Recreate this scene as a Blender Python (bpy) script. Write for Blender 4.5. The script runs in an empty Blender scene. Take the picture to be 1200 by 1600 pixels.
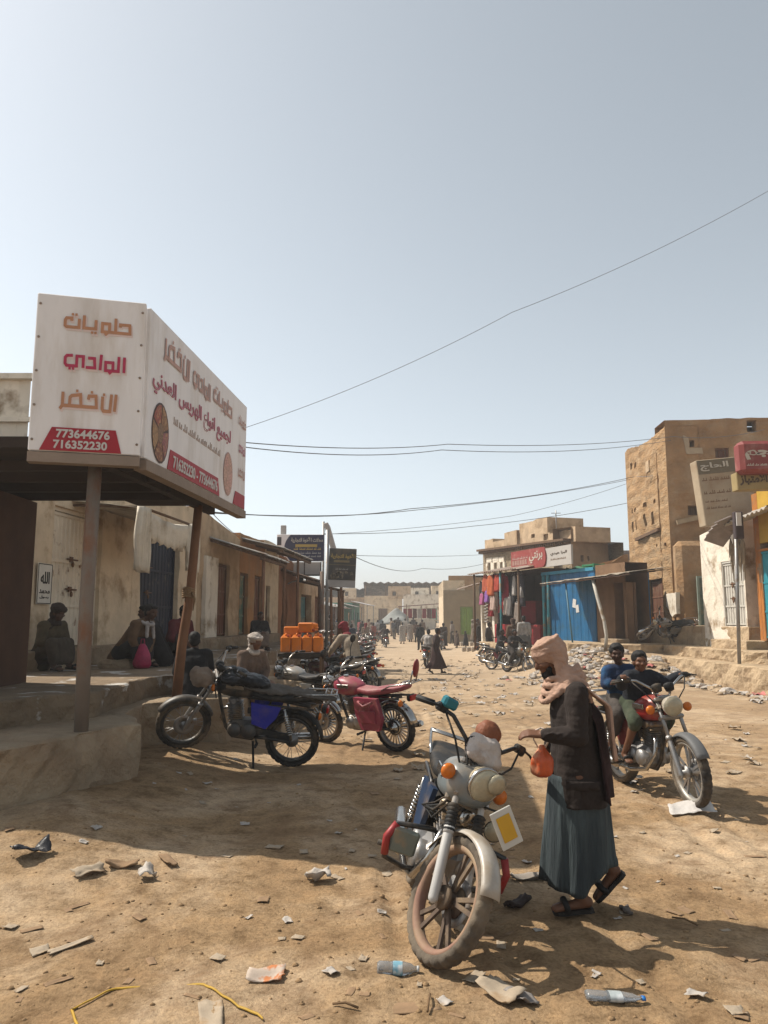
import bpy, bmesh, math, random
from mathutils import Vector, Matrix, noise, Euler
from math import sin, cos, pi, atan2, radians, sqrt
# ---------------------------------------------------------------- scene
SC = bpy.context.scene
COL = SC.collection
random.seed(7)
FPX = 1200.0
CAMH = 1.65
PITCH = math.atan(168 / 1200)
cam = bpy.data.cameras.new('camera')
cam.sensor_fit = 'VERTICAL'; cam.sensor_height = 36; cam.sensor_width = 27
cam.lens = 36 * FPX / 1600
cam.clip_start = .05; cam.clip_end = 6000
camo = bpy.data.objects.new('camera', cam); COL.objects.link(camo)
camo.location = (0, 0, CAMH); camo.rotation_euler = (pi / 2 + PITCH, 0, 0)
SC.camera = camo
SUN_EL = radians(51); SUN_D = Vector((.93, -.37, 0)).normalized() * cos(SUN_EL) + Vector((0, 0, -sin(SUN_EL)))
W = bpy.data.worlds.new('World'); SC.world = W; W.use_nodes = True
nt = W.node_tree
bg = nt.nodes['Background']
sky = nt.nodes.new('ShaderNodeTexSky'); sky.sky_type = 'NISHITA'; sky.sun_disc = False
sky.sun_elevation = SUN_EL; sky.sun_rotation = math.atan2(-SUN_D.x, -SUN_D.y)
sky.altitude = 1200; sky.air_density = 1.0; sky.dust_density = 3.5; sky.ozone_density = 1.0
hs = nt.nodes.new('ShaderNodeHueSaturation'); hs.inputs['Saturation'].default_value = .37; hs.inputs['Value'].default_value = 1.08; hs.inputs['Hue'].default_value = .475
nt.links.new(sky.outputs[0], hs.inputs['Color']); nt.links.new(hs.outputs[0], bg.inputs[0]); bg.inputs[1].default_value = .13
sl = bpy.data.lights.new('sun', 'SUN'); sl.energy = 5.0; sl.angle = radians(.5); sl.color = (1, .93, .82)
so = bpy.data.objects.new('sun', sl); COL.objects.link(so); so.rotation_euler = SUN_D.to_track_quat('-Z', 'Y').to_euler(); so.location = (-20, 10, 30)
SC.view_settings.view_transform = 'Standard'; SC.view_settings.look = 'None'
SC.view_settings.exposure = .32; SC.view_settings.gamma = 1; SC.view_settings.use_curve_mapping = False
TMP = bpy.data.scenes.new('workbench')
def tmp_graph():
    with bpy.context.temp_override(scene=TMP, view_layer=TMP.view_layers[0]): return bpy.context.evaluated_depsgraph_get()

# ---------------------------------------------------------------- helpers
def lerp(a, b, t): return a + (b - a) * t
def sst(a, b, x):
    t = min(1, max(0, (x - a) / (b - a))); return t * t * (3 - 2 * t)
def V(*a): return Vector(a if len(a) > 1 else a[0])
def nz(x, y, z=0.): return noise.noise(Vector((x, y, z)))
def ray(px, py):
    x = (px - 600) / FPX; u = (800 - py) / FPX
    return Vector((x, cos(PITCH) - u * sin(PITCH), sin(PITCH) + u * cos(PITCH)))
def at(px, py, Y):
    d = ray(px, py); t = Y / d.y
    return Vector((d.x * t, Y, CAMH + d.z * t))
def gbase(x, y):
    z = -.33 * sst(7, 28, y) * (1 - .75 * sst(3.5, 7, x))
    z += .2 * sst(-1.1, -2.6, x) * sst(4.5, 6.2, y) * (1 - sst(9.5, 14, y))
    z += .55 * sst(-2.0, -3.2, x) * sst(10, 13, y) * (1 - sst(60, 80, y))
    z += 1.25 * sst(60, 100, y)
    e = 4.7 + .25 * nz(y * .3, 3.1)
    z += .75 * sst(e, e + 2., x) * sst(19.5, 26, y) * (1 - sst(42, 55, y))
    return z
def gz(x, y):
    z = gbase(x, y)
    d = math.hypot(x, y)
    if d < 40:
        f = 1 - sst(20, 40, d)
        for c0, w0 in ((.55, .07), (1.0, .06), (-.15, .05), (2.3, .07), (2.75, .06)):
            dx = x - c0 - .5 * nz(y * .16, c0) - .1 * nz(y * .6, c0 * 3)
            if abs(dx) < .4: z += f * (.012 * math.exp(-((abs(dx) - w0 * 1.6) / .05) ** 2) - .02 * math.exp(-(dx / w0) ** 2)) * (.4 + .9 * max(0, nz(y * .5, c0 * 7) + .4))
        z += f * (.03 * nz(x * .7, y * .7, 5) + .016 * nz(x * 2.3, y * 2.3, 1) + .01 * nz(x * 6, y * 6, 2) + .006 * nz(x * 14, y * 14, 3))
    return z
def on(px, py, dz=0.):
    d = ray(px, py); t = 2.
    lo = None
    prev = 1.
    t = 2.
    while t < 400:
        p = Vector((0, 0, CAMH)) + d * t
        if p.z < gbase(p.x, p.y) + dz: break
        prev = t; t *= 1.02
    a, b = prev, t
    for _ in range(30):
        m = (a + b) / 2; p = Vector((0, 0, CAMH)) + d * m
        if p.z < gbase(p.x, p.y) + dz: b = m
        else: a = m
    p = Vector((0, 0, CAMH)) + d * a
    return Vector((p.x, p.y, gz(p.x, p.y) + dz))

def frame_of(d):
    d = d.normalized()
    a = Vector((0, 0, 1)) if abs(d.z) < .9 else Vector((1, 0, 0))
    u = d.cross(a).normalized(); v = d.cross(u).normalized()
    return u, v
class MB:
    """collects shapes; build() links them as one mesh object"""
    GX = None
    def __init__(s): s.v = []; s.f = []; s.sm = []; s.mi = []; s.m = 0; s.X = MB.GX
    def add(s, vs, fs, smooth=False):
        o = len(s.v)
        if s.X is not None: vs = [s.X @ Vector(v) for v in vs]
        s.v += [tuple(v) for v in vs]; s.f += [tuple(i + o for i in f) for f in fs]
        s.sm += [smooth] * len(fs); s.mi += [s.m] * len(fs); return s
    def box(s, c, size, rot=None, bev=0.):
        hx, hy, hz = size[0] / 2, size[1] / 2, size[2] / 2
        c = Vector(c); R = rot.to_matrix() if isinstance(rot, Euler) else (rot if rot is not None else Matrix.Identity(3))
        b = min(bev, hx * .9, hy * .9, hz * .9)
        if b <= 0:
            vs = [c + R @ Vector((x * hx, y * hy, z * hz)) for x in (-1, 1) for y in (-1, 1) for z in (-1, 1)]
            return s.add(vs, [(0, 1, 3, 2), (4, 6, 7, 5), (0, 4, 5, 1), (2, 3, 7, 6), (0, 2, 6, 4), (1, 5, 7, 3)])
        vs = []; idx = {}
        for x in (-1, 1):
            for y in (-1, 1):
                for z in (-1, 1):
                    for k in range(3):
                        p = [x * hx, y * hy, z * hz]
                        for q in range(3):
                            if q != k: p[q] -= (x, y, z)[q] * b
                        idx[x, y, z, k] = len(vs); vs.append(c + R @ Vector(p))
        fs = []
        for k in range(3):
            o = [q for q in range(3) if q != k]
            for sg in (-1, 1):
                f = []
                for a, d in ((-1, -1), (1, -1), (1, 1), (-1, 1)):
                    t = [0, 0, 0]; t[k] = sg; t[o[0]] = a; t[o[1]] = d; f.append(idx[t[0], t[1], t[2], k])
                if (sg > 0) == (k == 1): f.reverse()
                fs.append(tuple(f))
        for k in range(3):
            o = [q for q in range(3) if q != k]
            for a in (-1, 1):
                for d in (-1, 1):
                    t0 = [0, 0, 0]; t0[o[0]] = a; t0[o[1]] = d; t1 = t0[:]; t0[k] = -1; t1[k] = 1
                    fs.append((idx[(*t0, o[0])], idx[(*t1, o[0])], idx[(*t1, o[1])], idx[(*t0, o[1])]))
        for x in (-1, 1):
            for y in (-1, 1):
                for z in (-1, 1): fs.append((idx[x, y, z, 0], idx[x, y, z, 1], idx[x, y, z, 2]))
        return s.add(vs, fs)
    def tube(s, path, r, n=8, caps=True, smooth=True, closed=False):
        path = [Vector(p) for p in path]; m = len(path)
        rr = r if isinstance(r, (list, tuple)) else [r] * m
        vs = []; u = None
        for i, p in enumerate(path):
            if closed: d = path[(i + 1) % m] - path[i - 1]
            else: d = (path[min(i + 1, m - 1)] - path[max(i - 1, 0)])
            if d.length < 1e-9: d = Vector((0, 0, 1))
            d.normalize()
            if u is None: u, v = frame_of(d)
            else:
                u = (u - d * u.dot(d))
                if u.length < 1e-6: u, v = frame_of(d)
                u.normalize(); v = d.cross(u)
            for k in range(n):
                a = 2 * pi * k / n; vs.append(p + (u * cos(a) + v * sin(a)) * rr[i])
        fs = []
        for i in range(m if closed else m - 1):
            for k in range(n):
                j = (i + 1) % m
                fs.append((i * n + k, i * n + (k + 1) % n, j * n + (k + 1) % n, j * n + k))
        s.add(vs, fs, smooth)
        if caps and not closed:
            o = len(s.v) - len(vs)
            s.f += [tuple(o + k for k in range(n - 1, -1, -1)), tuple(o + (m - 1) * n + k for k in range(n))]; s.sm += [False] * 2; s.mi += [s.m] * 2
        return s
    def cyl(s, p, q, r, r2=None, n=16, smooth=True): return s.tube([p, q], [r, r if r2 is None else r2], n, True, smooth)
    def capsule(s, p, q, r1, r2=None, n=12):
        r2 = r1 if r2 is None else r2; p = Vector(p); q = Vector(q); d = q - p
        if d.length < 1e-6: d = Vector((0, 0, 1e-4))
        d.normalize(); path = []; rr = []
        for a in (-80, -55, -25): path.append(p + d * (r1 * sin(radians(a)))); rr.append(r1 * cos(radians(a)))
        path.append(p); rr.append(r1); path.append(q); rr.append(r2)
        for a in (25, 55, 80): path.append(q + d * (r2 * sin(radians(a)))); rr.append(r2 * cos(radians(a)))
        return s.tube(path, rr, n)
    def chain(s, pts, n=12):
        for a, b in zip(pts, pts[1:]): s.capsule(a[:3], b[:3], a[3], b[3], n)
        return s
    def ball(s, c, r, R=None, n=16, m=10):
        if not isinstance(r, (tuple, list)): r = (r, r, r)
        c = Vector(c); R = R.to_matrix() if isinstance(R, Euler) else (R if R is not None else Matrix.Identity(3))
        vs = [c + R @ Vector((0, 0, r[2]))]
        for i in range(1, m):
            t = pi * i / m
            for k in range(n):
                a = 2 * pi * k / n; vs.append(c + R @ Vector((r[0] * sin(t) * cos(a), r[1] * sin(t) * sin(a), r[2] * cos(t))))
        vs.append(c + R @ Vector((0, 0, -r[2]))); fs = []
        for k in range(n): fs.append((0, 1 + k, 1 + (k + 1) % n))
        for i in range(m - 2):
            for k in range(n):
                fs.append((1 + i * n + k, 1 + (i + 1) * n + k, 1 + (i + 1) * n + (k + 1) % n, 1 + i * n + (k + 1) % n))
        o = 1 + (m - 2) * n
        for k in range(n): fs.append((len(vs) - 1, o + (k + 1) % n, o + k))
        return s.add(vs, fs, True)
    def lathe(s, prof, c, axis, n=32, closed=False, smooth=True, wob=None):
        """prof: (radius, along) pairs"""
        c = Vector(c); axis = Vector(axis).normalized(); u, v = frame_of(axis); vs = []
        m = len(prof)
        for k in range(n):
            a = 2 * pi * k / n
            for i, (r, h) in enumerate(prof):
                if wob: r += wob(k, i)
                vs.append(c + axis * h + (u * cos(a) + v * sin(a)) * r)
        fs = []
        for k in range(n):
            for i in range(m if closed else m - 1):
                j = (i + 1) % m; k2 = (k + 1) % n
                fs.append((k * m + i, k * m + j, k2 * m + j, k2 * m + i))
        return s.add(vs, fs, smooth)
    def loft(s, rings, smooth=True, caps=True, closed_ring=True):
        n = len(rings[0]); vs = [p for r in rings for p in r]; fs = []
        for i in range(len(rings) - 1):
            for k in range(n if closed_ring else n - 1):
                k2 = (k + 1) % n; fs.append((i * n + k, i * n + k2, (i + 1) * n + k2, (i + 1) * n + k))
        if caps and closed_ring: fs += [tuple(range(n - 1, -1, -1)), tuple((len(rings) - 1) * n + k for k in range(n))]
        return s.add(vs, fs, smooth)
    def prism(s, poly, d, smooth=False):
        """poly: list of 3D points, d: extrusion vector"""
        n = len(poly); d = Vector(d); vs = [Vector(p) for p in poly]; vs += [p + d for p in vs]
        fs = [tuple(range(n - 1, -1, -1)), tuple(range(n, 2 * n))] + [(k, (k + 1) % n, n + (k + 1) % n, n + k) for k in range(n)]
        return s.add(vs, fs, smooth)
    def bar(s, p, q, w, h, up=(0, 0, 1)):
        p = Vector(p); q = Vector(q); d = (q - p); L = d.length; d.normalize(); up = Vector(up)
        sd = d.cross(up)
        if sd.length < 1e-5: sd = Vector((1, 0, 0))
        sd.normalize(); up = sd.cross(d); R = Matrix((d, -sd, up)).transposed()
        return s.box((p + q) / 2, (L, w, h), R)
    def mesh(s, name):
        me = bpy.data.meshes.new(name); me.from_pydata(s.v, [], s.f); me.update()
        me.polygons.foreach_set('use_smooth', s.sm); me.polygons.foreach_set('material_index', s.mi)
        return me
    def build(s, name, mats, parent=None, fixn=True):
        me = s.mesh(name)
        if fixn:
            b = bmesh.new(); b.from_mesh(me); bmesh.ops.recalc_face_normals(b, faces=b.faces); b.to_mesh(me); b.free()
        return link(name, me, mats, parent)
def link(name, me, mats, parent=None):
    o = bpy.data.objects.new(name, me); COL.objects.link(o)
    for m in (mats if isinstance(mats, (list, tuple)) else [mats]): me.materials.append(m)
    if parent is not None: o.parent = parent
    return o
def tag(o, label, cat, group=None):
    o['label'] = label; o['category'] = cat
    if group: o['group'] = group
    return o
def struct(o): o['kind'] = 'structure'; return o
def thing(name, label, cat, loc=(0, 0, 0), rz=0., group=None, rx=0.):
    o = bpy.data.objects.new(name, None); COL.objects.link(o); o.empty_display_size = .2
    o.location = loc; o.rotation_euler = (rx, 0, rz); return tag(o, label, cat, group)
def kids(o): return KID.get(o, [])
def dup(root, loc, rot, label, group=None, cat=None):
    """a copy of a thing with copies of its parts and sub-parts"""
    def cp(o, par):
        c = o.copy(); COL.objects.link(c)
        if par is not None: c.parent = par
        for ch in [q for q in ALLC if q.parent == o]: cp(ch, c)
        return c
    ALLC = list(COL.objects)
    r = cp(root, None); r.location = loc; r.rotation_euler = rot; r['label'] = label
    if group: r['group'] = group
    return r
def remesh(mb, vox, smooth=4, disp=None):
    """one continuous surface out of overlapping shapes"""
    me = mb.mesh('shape'); o = bpy.data.objects.new('shape', me); TMP.collection.objects.link(o)
    m = o.modifiers.new('r', 'REMESH'); m.mode = 'VOXEL'; m.voxel_size = vox; m.use_smooth_shade = True
    if smooth: k = o.modifiers.new('s', 'SMOOTH'); k.iterations = smooth; k.factor = .5
    dg = tmp_graph()
    out = bpy.data.meshes.new_from_object(o.evaluated_get(dg))
    bpy.data.objects.remove(o); bpy.data.meshes.remove(me)
    if disp:
        nn = [v.normal.copy() for v in out.vertices]
        for v, n_ in zip(out.vertices, nn): v.co += n_ * disp(v.co)
    out.polygons.foreach_set('use_smooth', [True] * len(out.polygons))
    return out
# ---------------------------------------------------------------- lettering
_F = {}
def _fm():
    dual = 'اأإآدذرزوؤةى'
    base = {'آ': 0xFE81, 'أ': 0xFE83, 'إ': 0xFE87, 'ا': 0xFE8D, 'ب': 0xFE8F, 'ة': 0xFE93, 'ت': 0xFE95, 'ث': 0xFE99, 'ج': 0xFE9D, 'ح': 0xFEA1,
            'خ': 0xFEA5, 'د': 0xFEA9, 'ذ': 0xFEAB, 'ر': 0xFEAD, 'ز': 0xFEAF, 'س': 0xFEB1, 'ش': 0xFEB5, 'ص': 0xFEB9, 'ض': 0xFEBD, 'ط': 0xFEC1,
            'ظ': 0xFEC5, 'ع': 0xFEC9, 'غ': 0xFECD, 'ف': 0xFED1, 'ق': 0xFED5, 'ك': 0xFED9, 'ل': 0xFEDD, 'م': 0xFEE1, 'ن': 0xFEE5, 'ه': 0xFEE9,
            'و': 0xFEED, 'ى': 0xFEEF, 'ي': 0xFEF1}
    for k, b in base.items(): _F[k] = (b, b + 1) if k in dual else (b, b + 1, b + 2, b + 3)
_fm()
def arabic(t):
    """joined letter forms in left-to-right drawing order"""
    if t.isascii(): return t
    out = []; t = t.replace('لا', '\x01').replace('لأ', '\x02')
    G = dict(_F); G['\x01'] = (0xFEFB, 0xFEFC); G['\x02'] = (0xFEF7, 0xFEF8); G['ـ'] = (0x640,) * 4
    for i, c in enumerate(t):
        if c not in G: out.append(c); continue
        p = t[i - 1] if i else ' '; n = t[i + 1] if i + 1 < len(t) else ' '
        jp = p in G and len(G[p]) == 4; jn = len(G[c]) == 4 and n in G
        out.append(chr(G[c][3] if jp and jn else G[c][1] if jp else G[c][2] if jn else G[c][0]))
    return ''.join(reversed(out))
def text_geo(t, bold=0.):
    c = bpy.data.curves.new('t', 'FONT'); c.body = arabic(t); c.size = 1; c.offset = bold; c.extrude = .01; c.resolution_u = 4
    o = bpy.data.objects.new('t', c); TMP.collection.objects.link(o)
    dg = tmp_graph()
    me = bpy.data.meshes.new_from_object(o.evaluated_get(dg)); bpy.data.objects.remove(o)
    vs = [v.co.copy() for v in me.vertices]; fs = [tuple(p.vertices) for p in me.polygons]
    bpy.data.meshes.remove(me); bpy.data.curves.remove(c); return vs, fs
def lettering(t, x0, x1, z0, z1, mat, parent, y=-.004, bold=.02, Mx=None, slant=0., name='lettering'):
    """writing that fills the box x0..x1, z0..z1 of its parent's front face (facing -y)"""
    vs, fs = text_geo(t, bold)
    ax = min(v.x for v in vs); bx = max(v.x for v in vs); ay = min(v.y for v in vs); by = max(v.y for v in vs)
    o = []
    for v in vs:
        u = (v.x - ax) / (bx - ax); w = (v.y - ay) / (by - ay)
        p = Vector((lerp(x0, x1, u), y - (.003 if v.z > 0 else -.003), lerp(z0, z1, w) + slant * (u - .5)))
        o.append(Mx @ p if Mx else p)
    return MB().add(o, fs).build(name, mat, parent, fixn=False)
def small_print(x0, x1, z0, z1, mat, parent, y=-.004, Mx=None, name='small_print', seed=1):
    """a line of print too small to read"""
    m = MB(); m.X = Mx if Mx is not None else MB.GX; rn = random.Random(seed); x = x1; h = z1 - z0
    while x > x0 + h * .3:
        w = min(h * rn.uniform(.8, 2.2), x - x0); m.box((x - w / 2, y, z0 + h * .3), (w, .004, h * .22))
        q = x - h * .15
        while q > x - w + h * .1: k = rn.uniform(.3, .75); m.box((q, y - .001, z0 + h * (.3 + k / 2)), (h * .16, .004, h * k)); q -= h * rn.uniform(.35, .6)
        x -= w + h * rn.uniform(.25, .45)
    return m.build(name, mat, parent)
# ---------------------------------------------------------------- materials
_M = {}
ALB = .66
def M(name, col, rough=.85, var=.18, vs=4., bump=.15, bs=40., metal=0., col2=None, c2s=2.5, lo=.5, hi=.62, c2=1., spec=.3, stretch=(1, 1, 1), trans=0., alpha=1., bd=.02):
    if name in _M: return _M[name]
    col = tuple(c * ALB for c in col); col2 = tuple(c * ALB for c in col2) if col2 else None
    m = bpy.data.materials.new(name); m.use_nodes = True; t = m.node_tree; N = t.nodes; L = t.links; b = N['Principled BSDF']
    tc = N.new('ShaderNodeTexCoord'); mp = N.new('ShaderNodeMapping'); mp.inputs['Scale'].default_value = stretch
    L.new(tc.outputs['Object'], mp.inputs[0])
    def nn(s, d=5, off=0):
        n = N.new('ShaderNodeTexNoise'); n.inputs['Scale'].default_value = s; n.inputs['Detail'].default_value = d; n.inputs['Roughness'].default_value = .6
        L.new(mp.outputs[0], n.inputs['Vector']); return n
    c = (*col, 1)
    n1 = nn(vs); r = N.new('ShaderNodeMapRange'); r.inputs[1].default_value = .3; r.inputs[2].default_value = .7; r.inputs[3].default_value = 1 - var; r.inputs[4].default_value = 1 + var
    L.new(n1.outputs[0], r.inputs[0])
    mx = N.new('ShaderNodeMix'); mx.data_type = 'RGBA'; mx.inputs[6].default_value = c; mx.inputs[7].default_value = c; mx.inputs[0].default_value = 0
    last = mx.outputs[2]
    if col2:
        n2 = nn(c2s, 7); r2 = N.new('ShaderNodeMapRange'); r2.inputs[1].default_value = lo; r2.inputs[2].default_value = hi; r2.inputs[4].default_value = c2
        L.new(n2.outputs[0], r2.inputs[0]); L.new(r2.outputs[0], mx.inputs[0]); mx.inputs[7].default_value = (*col2, 1)
    mul = N.new('ShaderNodeVectorMath'); mul.operation = 'SCALE'; L.new(last, mul.inputs[0]); L.new(r.outputs[0], mul.inputs['Scale'])
    L.new(mul.outputs[0], b.inputs['Base Color'])
    b.inputs['Roughness'].default_value = rough; b.inputs['Metallic'].default_value = metal; b.inputs['Specular IOR Level'].default_value = spec
    if trans: b.inputs['Transmission Weight'].default_value = trans
    if alpha < 1: b.inputs['Alpha'].default_value = alpha
    if bump:
        n3 = nn(bs, 4); bp = N.new('ShaderNodeBump'); bp.inputs['Strength'].default_value = bump; bp.inputs['Distance'].default_value = bd
        L.new(n3.outputs[0], bp.inputs['Height']); L.new(bp.outputs[0], b.inputs['Normal'])
    _M[name] = m; return m
DUST = (.38, .27, .16)
def paint(name, col, rough=.35, dust=.6, metal=0., lo=.48, hi=.68): return M(name, col, rough, .1, 8, .05, 60, metal, DUST, 6, lo, hi, dust, .5)
mud = M('mud_plaster', (.44, .255, .12), .95, .22, 1.6, .9, 9, col2=(.5, .34, .2), c2s=.9, lo=.45, hi=.65, bd=.05)
mud_layers = M('layered_mud_wall', (.47, .28, .13), .95, .2, 1.5, 1., 5, col2=(.54, .36, .2), c2s=1.1, lo=.45, hi=.62, stretch=(1, 1, 3.2), bd=.08)
mud_pale = M('pale_mud_plaster', (.64, .46, .29), .95, .2, 2, .7, 12, col2=(.36, .23, .12), c2s=1.3, lo=.52, hi=.68, bd=.04)
plaster = M('old_cream_plaster', (.86, .69, .48), .9, .18, 1.5, .8, 10, col2=(.4, .26, .14), c2s=1.6, lo=.52, hi=.7, bd=.03)
whitew = M('whitewash', (.98, .88, .73), .9, .12, 2, .5, 16, col2=(.42, .3, .18), c2s=1.7, lo=.52, hi=.66, bd=.03)
whitegate = M('white_painted_metal', (1.0, .88, .7), .6, .1, 3, .15, 30, col2=(.25, .12, .05), c2s=5, lo=.58, hi=.72)
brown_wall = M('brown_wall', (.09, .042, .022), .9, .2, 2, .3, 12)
dark = M('dark_recess', (.02, .017, .014), .95, .1)
wood = M('old_wood', (.17, .095, .05), .85, .25, 6, .3, 30, stretch=(1, 1, .15))
redwood = M('red_brown_door', (.2, .075, .04), .75, .2, 5, .3, 30, col2=(.3, .2, .12), c2s=4, stretch=(3, 3, .4))
concrete = M('worn_concrete', (.4, .285, .18), .95, .22, 2.6, 1., 9, col2=(.46, .35, .23), c2s=2.2, lo=.42, hi=.6, bd=.06)
concrete_white = M('concrete_with_paint', (.28, .2, .125), .95, .22, 2.6, 1., 9, col2=(.68, .64, .58), c2s=2.3, lo=.57, hi=.62, bd=.06)
tin = M('weathered_tin', (.5, .47, .42), .5, .12, 3, .1, 20, .35, col2=(.3, .17, .09), c2s=2.5, lo=.52, hi=.7)
tin_dark = M('dark_rusty_tin', (.2, .13, .09), .7, .2, 3, .1, 20, .2)
steel = M('grey_steel', (.42, .41, .4), .5, .12, 6, .1, 40, .6, col2=(.3, .2, .12), c2s=4, lo=.55, hi=.7)
pole_m = M('rusty_pipe', (.28, .225, .18), .75, .15, 4, .2, 30, .1, col2=(.3, .12, .05), c2s=3, lo=.5, hi=.65, stretch=(1, 1, .5))
pole_rust = M('brown_rusty_pipe', (.27, .13, .065), .8, .2, 4, .2, 30, .1)
# ---------------------------------------------------------------- ground
def ground_mat():
    m = bpy.data.materials.new('sandy_ground'); m.use_nodes = True; t = m.node_tree; N = t.nodes; L = t.links; b = N['Principled BSDF']
    tc = N.new('ShaderNodeTexCoord')
    def nn(s, d=6, r=.62, dist=0.):
        n = N.new('ShaderNodeTexNoise'); n.inputs['Scale'].default_value = s; n.inputs['Detail'].default_value = d; n.inputs['Roughness'].default_value = r; n.inputs['Distortion'].default_value = dist
        L.new(tc.outputs['Object'], n.inputs['Vector']); return n
    def ramp(src, stops):
        r = N.new('ShaderNodeValToRGB'); L.new(src, r.inputs[0]); e = r.color_ramp.elements
        while len(e) < len(stops): e.new(.5)
        for el, (p, c) in zip(e, stops): el.position = p; el.color = (*c, 1)
        return r
    def mix(f, a, c, mode='MIX'):
        x = N.new('ShaderNodeMix'); x.data_type = 'RGBA'; x.blend_type = mode
        if isinstance(f, float): x.inputs[0].default_value = f
        else: L.new(f, x.inputs[0])
        L.new(a, x.inputs[6]); L.new(c, x.inputs[7]); return x.outputs[2]
    A = ramp(nn(.55, 8, .65, .6).outputs[0], [(.3, (.28, .175, .092)), (.48, (.38, .255, .142)), (.62, (.54, .4, .262)), (.78, (.42, .285, .165))])
    B = ramp(nn(5, 8, .7).outputs[0], [(.3, (.42, .37, .32)), (.5, (1, 1, 1)), (.7, (1.25, 1.2, 1.14))])
    c1 = mix(.9, A.outputs[0], B.outputs[0], 'MULTIPLY')
    C = ramp(nn(45, 4, .7).outputs[0], [(.3, (.6, .56, .5)), (.5, (1, 1, 1)), (.72, (1.22, 1.2, 1.15))])
    c2 = mix(.85, c1, C.outputs[0], 'MULTIPLY')
    D = ramp(nn(1.5, 7, .7, 1.2).outputs[0], [(.5, (0, 0, 0)), (.68, (.7, .7, .7))])
    dk = N.new('ShaderNodeRGB'); dk.outputs[0].default_value = (.25, .15, .08, 1)
    c3 = mix(D.outputs[0], c2, dk.outputs[0])
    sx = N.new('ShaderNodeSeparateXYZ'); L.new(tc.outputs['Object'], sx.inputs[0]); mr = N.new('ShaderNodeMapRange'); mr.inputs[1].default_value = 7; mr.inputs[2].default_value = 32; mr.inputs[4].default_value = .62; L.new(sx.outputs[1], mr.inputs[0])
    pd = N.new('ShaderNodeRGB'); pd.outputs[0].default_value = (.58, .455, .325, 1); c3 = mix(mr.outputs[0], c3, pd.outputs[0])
    sc_ = N.new('ShaderNodeVectorMath'); sc_.operation = 'SCALE'; sc_.inputs['Scale'].default_value = .76; L.new(c3, sc_.inputs[0]); c3 = sc_.outputs[0]
    L.new(c3, b.inputs['Base Color']); b.inputs['Roughness'].default_value = 1; b.inputs['Specular IOR Level'].default_value = .1
    h = N.new('ShaderNodeMath'); h.operation = 'ADD'; n1 = nn(9, 8, .7); n2 = nn(60, 5, .7)
    s = N.new('ShaderNodeMath'); s.operation = 'MULTIPLY'; s.inputs[1].default_value = .3; L.new(n2.outputs[0], s.inputs[0])
    L.new(n1.outputs[0], h.inputs[0]); L.new(s.outputs[0], h.inputs[1])
    bp = N.new('ShaderNodeBump'); bp.inputs['Strength'].default_value = .85; bp.inputs['Distance'].default_value = .035; L.new(h.outputs[0], bp.inputs['Height']); L.new(bp.outputs[0], b.inputs['Normal'])
    return m
def axis_steps(lo, hi, fine, far0, far1, g=1.13):
    a = []; x = lo
    while x < hi: a.append(x); x += fine
    s = fine; x = hi
    while x < far1: a.append(x); s *= g; x += s
    a.append(far1); s = fine; x = lo; b = []
    while True:
        s *= g; x -= s
        if x < far0: break
        b.append(x)
    b.append(far0)
    return list(reversed(b)) + a
gx = axis_steps(-4.2, 4.2, .04, -900, 900); gy = axis_steps(2.2, 8.5, .04, -500, 1100, 1.045)
g = MB(); vs = [(x, y, gz(x, y)) for y in gy for x in gx]; n = len(gx)
g.add(vs, [(j * n + i, j * n + i + 1, (j + 1) * n + i + 1, (j + 1) * n + i) for j in range(len(gy) - 1) for i in range(n - 1)], True)
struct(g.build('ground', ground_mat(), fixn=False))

# ---------------------------------------------------------------- masonry slabs (steps and terraces)
def slab(name, poly, z0, z1, mat, amp=.03, step=.1, label=None, cat=None, slump=.02):
    """a worn masonry platform: noisy outline, rounded rim"""
    pts = []
    for (a, b) in zip(poly, poly[1:] + poly[:1]):
        a = Vector(a); b = Vector(b); k = max(1, int((b - a).length / step))
        for i in range(k): pts.append(a.lerp(b, i / k))
    c = sum(pts, Vector((0, 0))) / len(pts)
    m = MB(); rings = []
    zs = [(lerp(z0, z1 - slump, i / 7), 0, 1) for i in range(8)] + [ (z1 - slump * .25, slump * .5, .6), (z1, slump * 1.5, .3)]
    for z, ins, f in zs:
        r = []
        for i, p in enumerate(pts):
            d = (pts[(i + 1) % len(pts)] - pts[i - 1]); nrm = Vector((d.y, -d.x)).normalized()
            q = p + nrm * (amp * f * (nz(p.x * 1.7, p.y * 1.7, z * 2.5) + (.6 * nz(p.x * 5, p.y * 5, z * 6) + .35 * nz(p.x * 13, p.y * 13, z * 14)) - 1.5 * max(0, .05 - abs(nz(p.x * 1.1, p.y * 1.1, 2))) * 8 - (1.6 if f < 1 else .1) * max(0, nz(p.x * 2.3, p.y * 2.3, 6) - .3)) * 1.6 - ins)
            r.append((q.x, q.y, z + (.35 * amp * nz(p.x * 2, p.y * 2, 9) if f < 1 else 0)))
        rings.append(r)
    m.loft(rings, smooth=False)
    o = m.build(name, mat)
    if label: tag(o, label, cat)
    else: struct(o)
    return o
slab('raised_pavement', [(-9, 5.3), (-3.6, 5.45), (-3.0, 6.0), (-2.32, 7.55), (-2.75, 8.4), (-2.8, 9.25), (-1.95, 9.9), (-1.8, 12.6), (-2.3, 13.2), (-2.2, 17), (-9, 17)], -.3, .67, concrete, .05)
slab('upper_pavement', [(-9, 6.75), (-3.55, 7.0), (-2.95, 8.0), (-3.0, 9.9), (-2.75, 10.4), (-2.5, 12.9), (-2.9, 13.4), (-2.6, 17), (-2.6, 26), (-9, 26)], .3, .92, concrete_white, .04)
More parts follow.
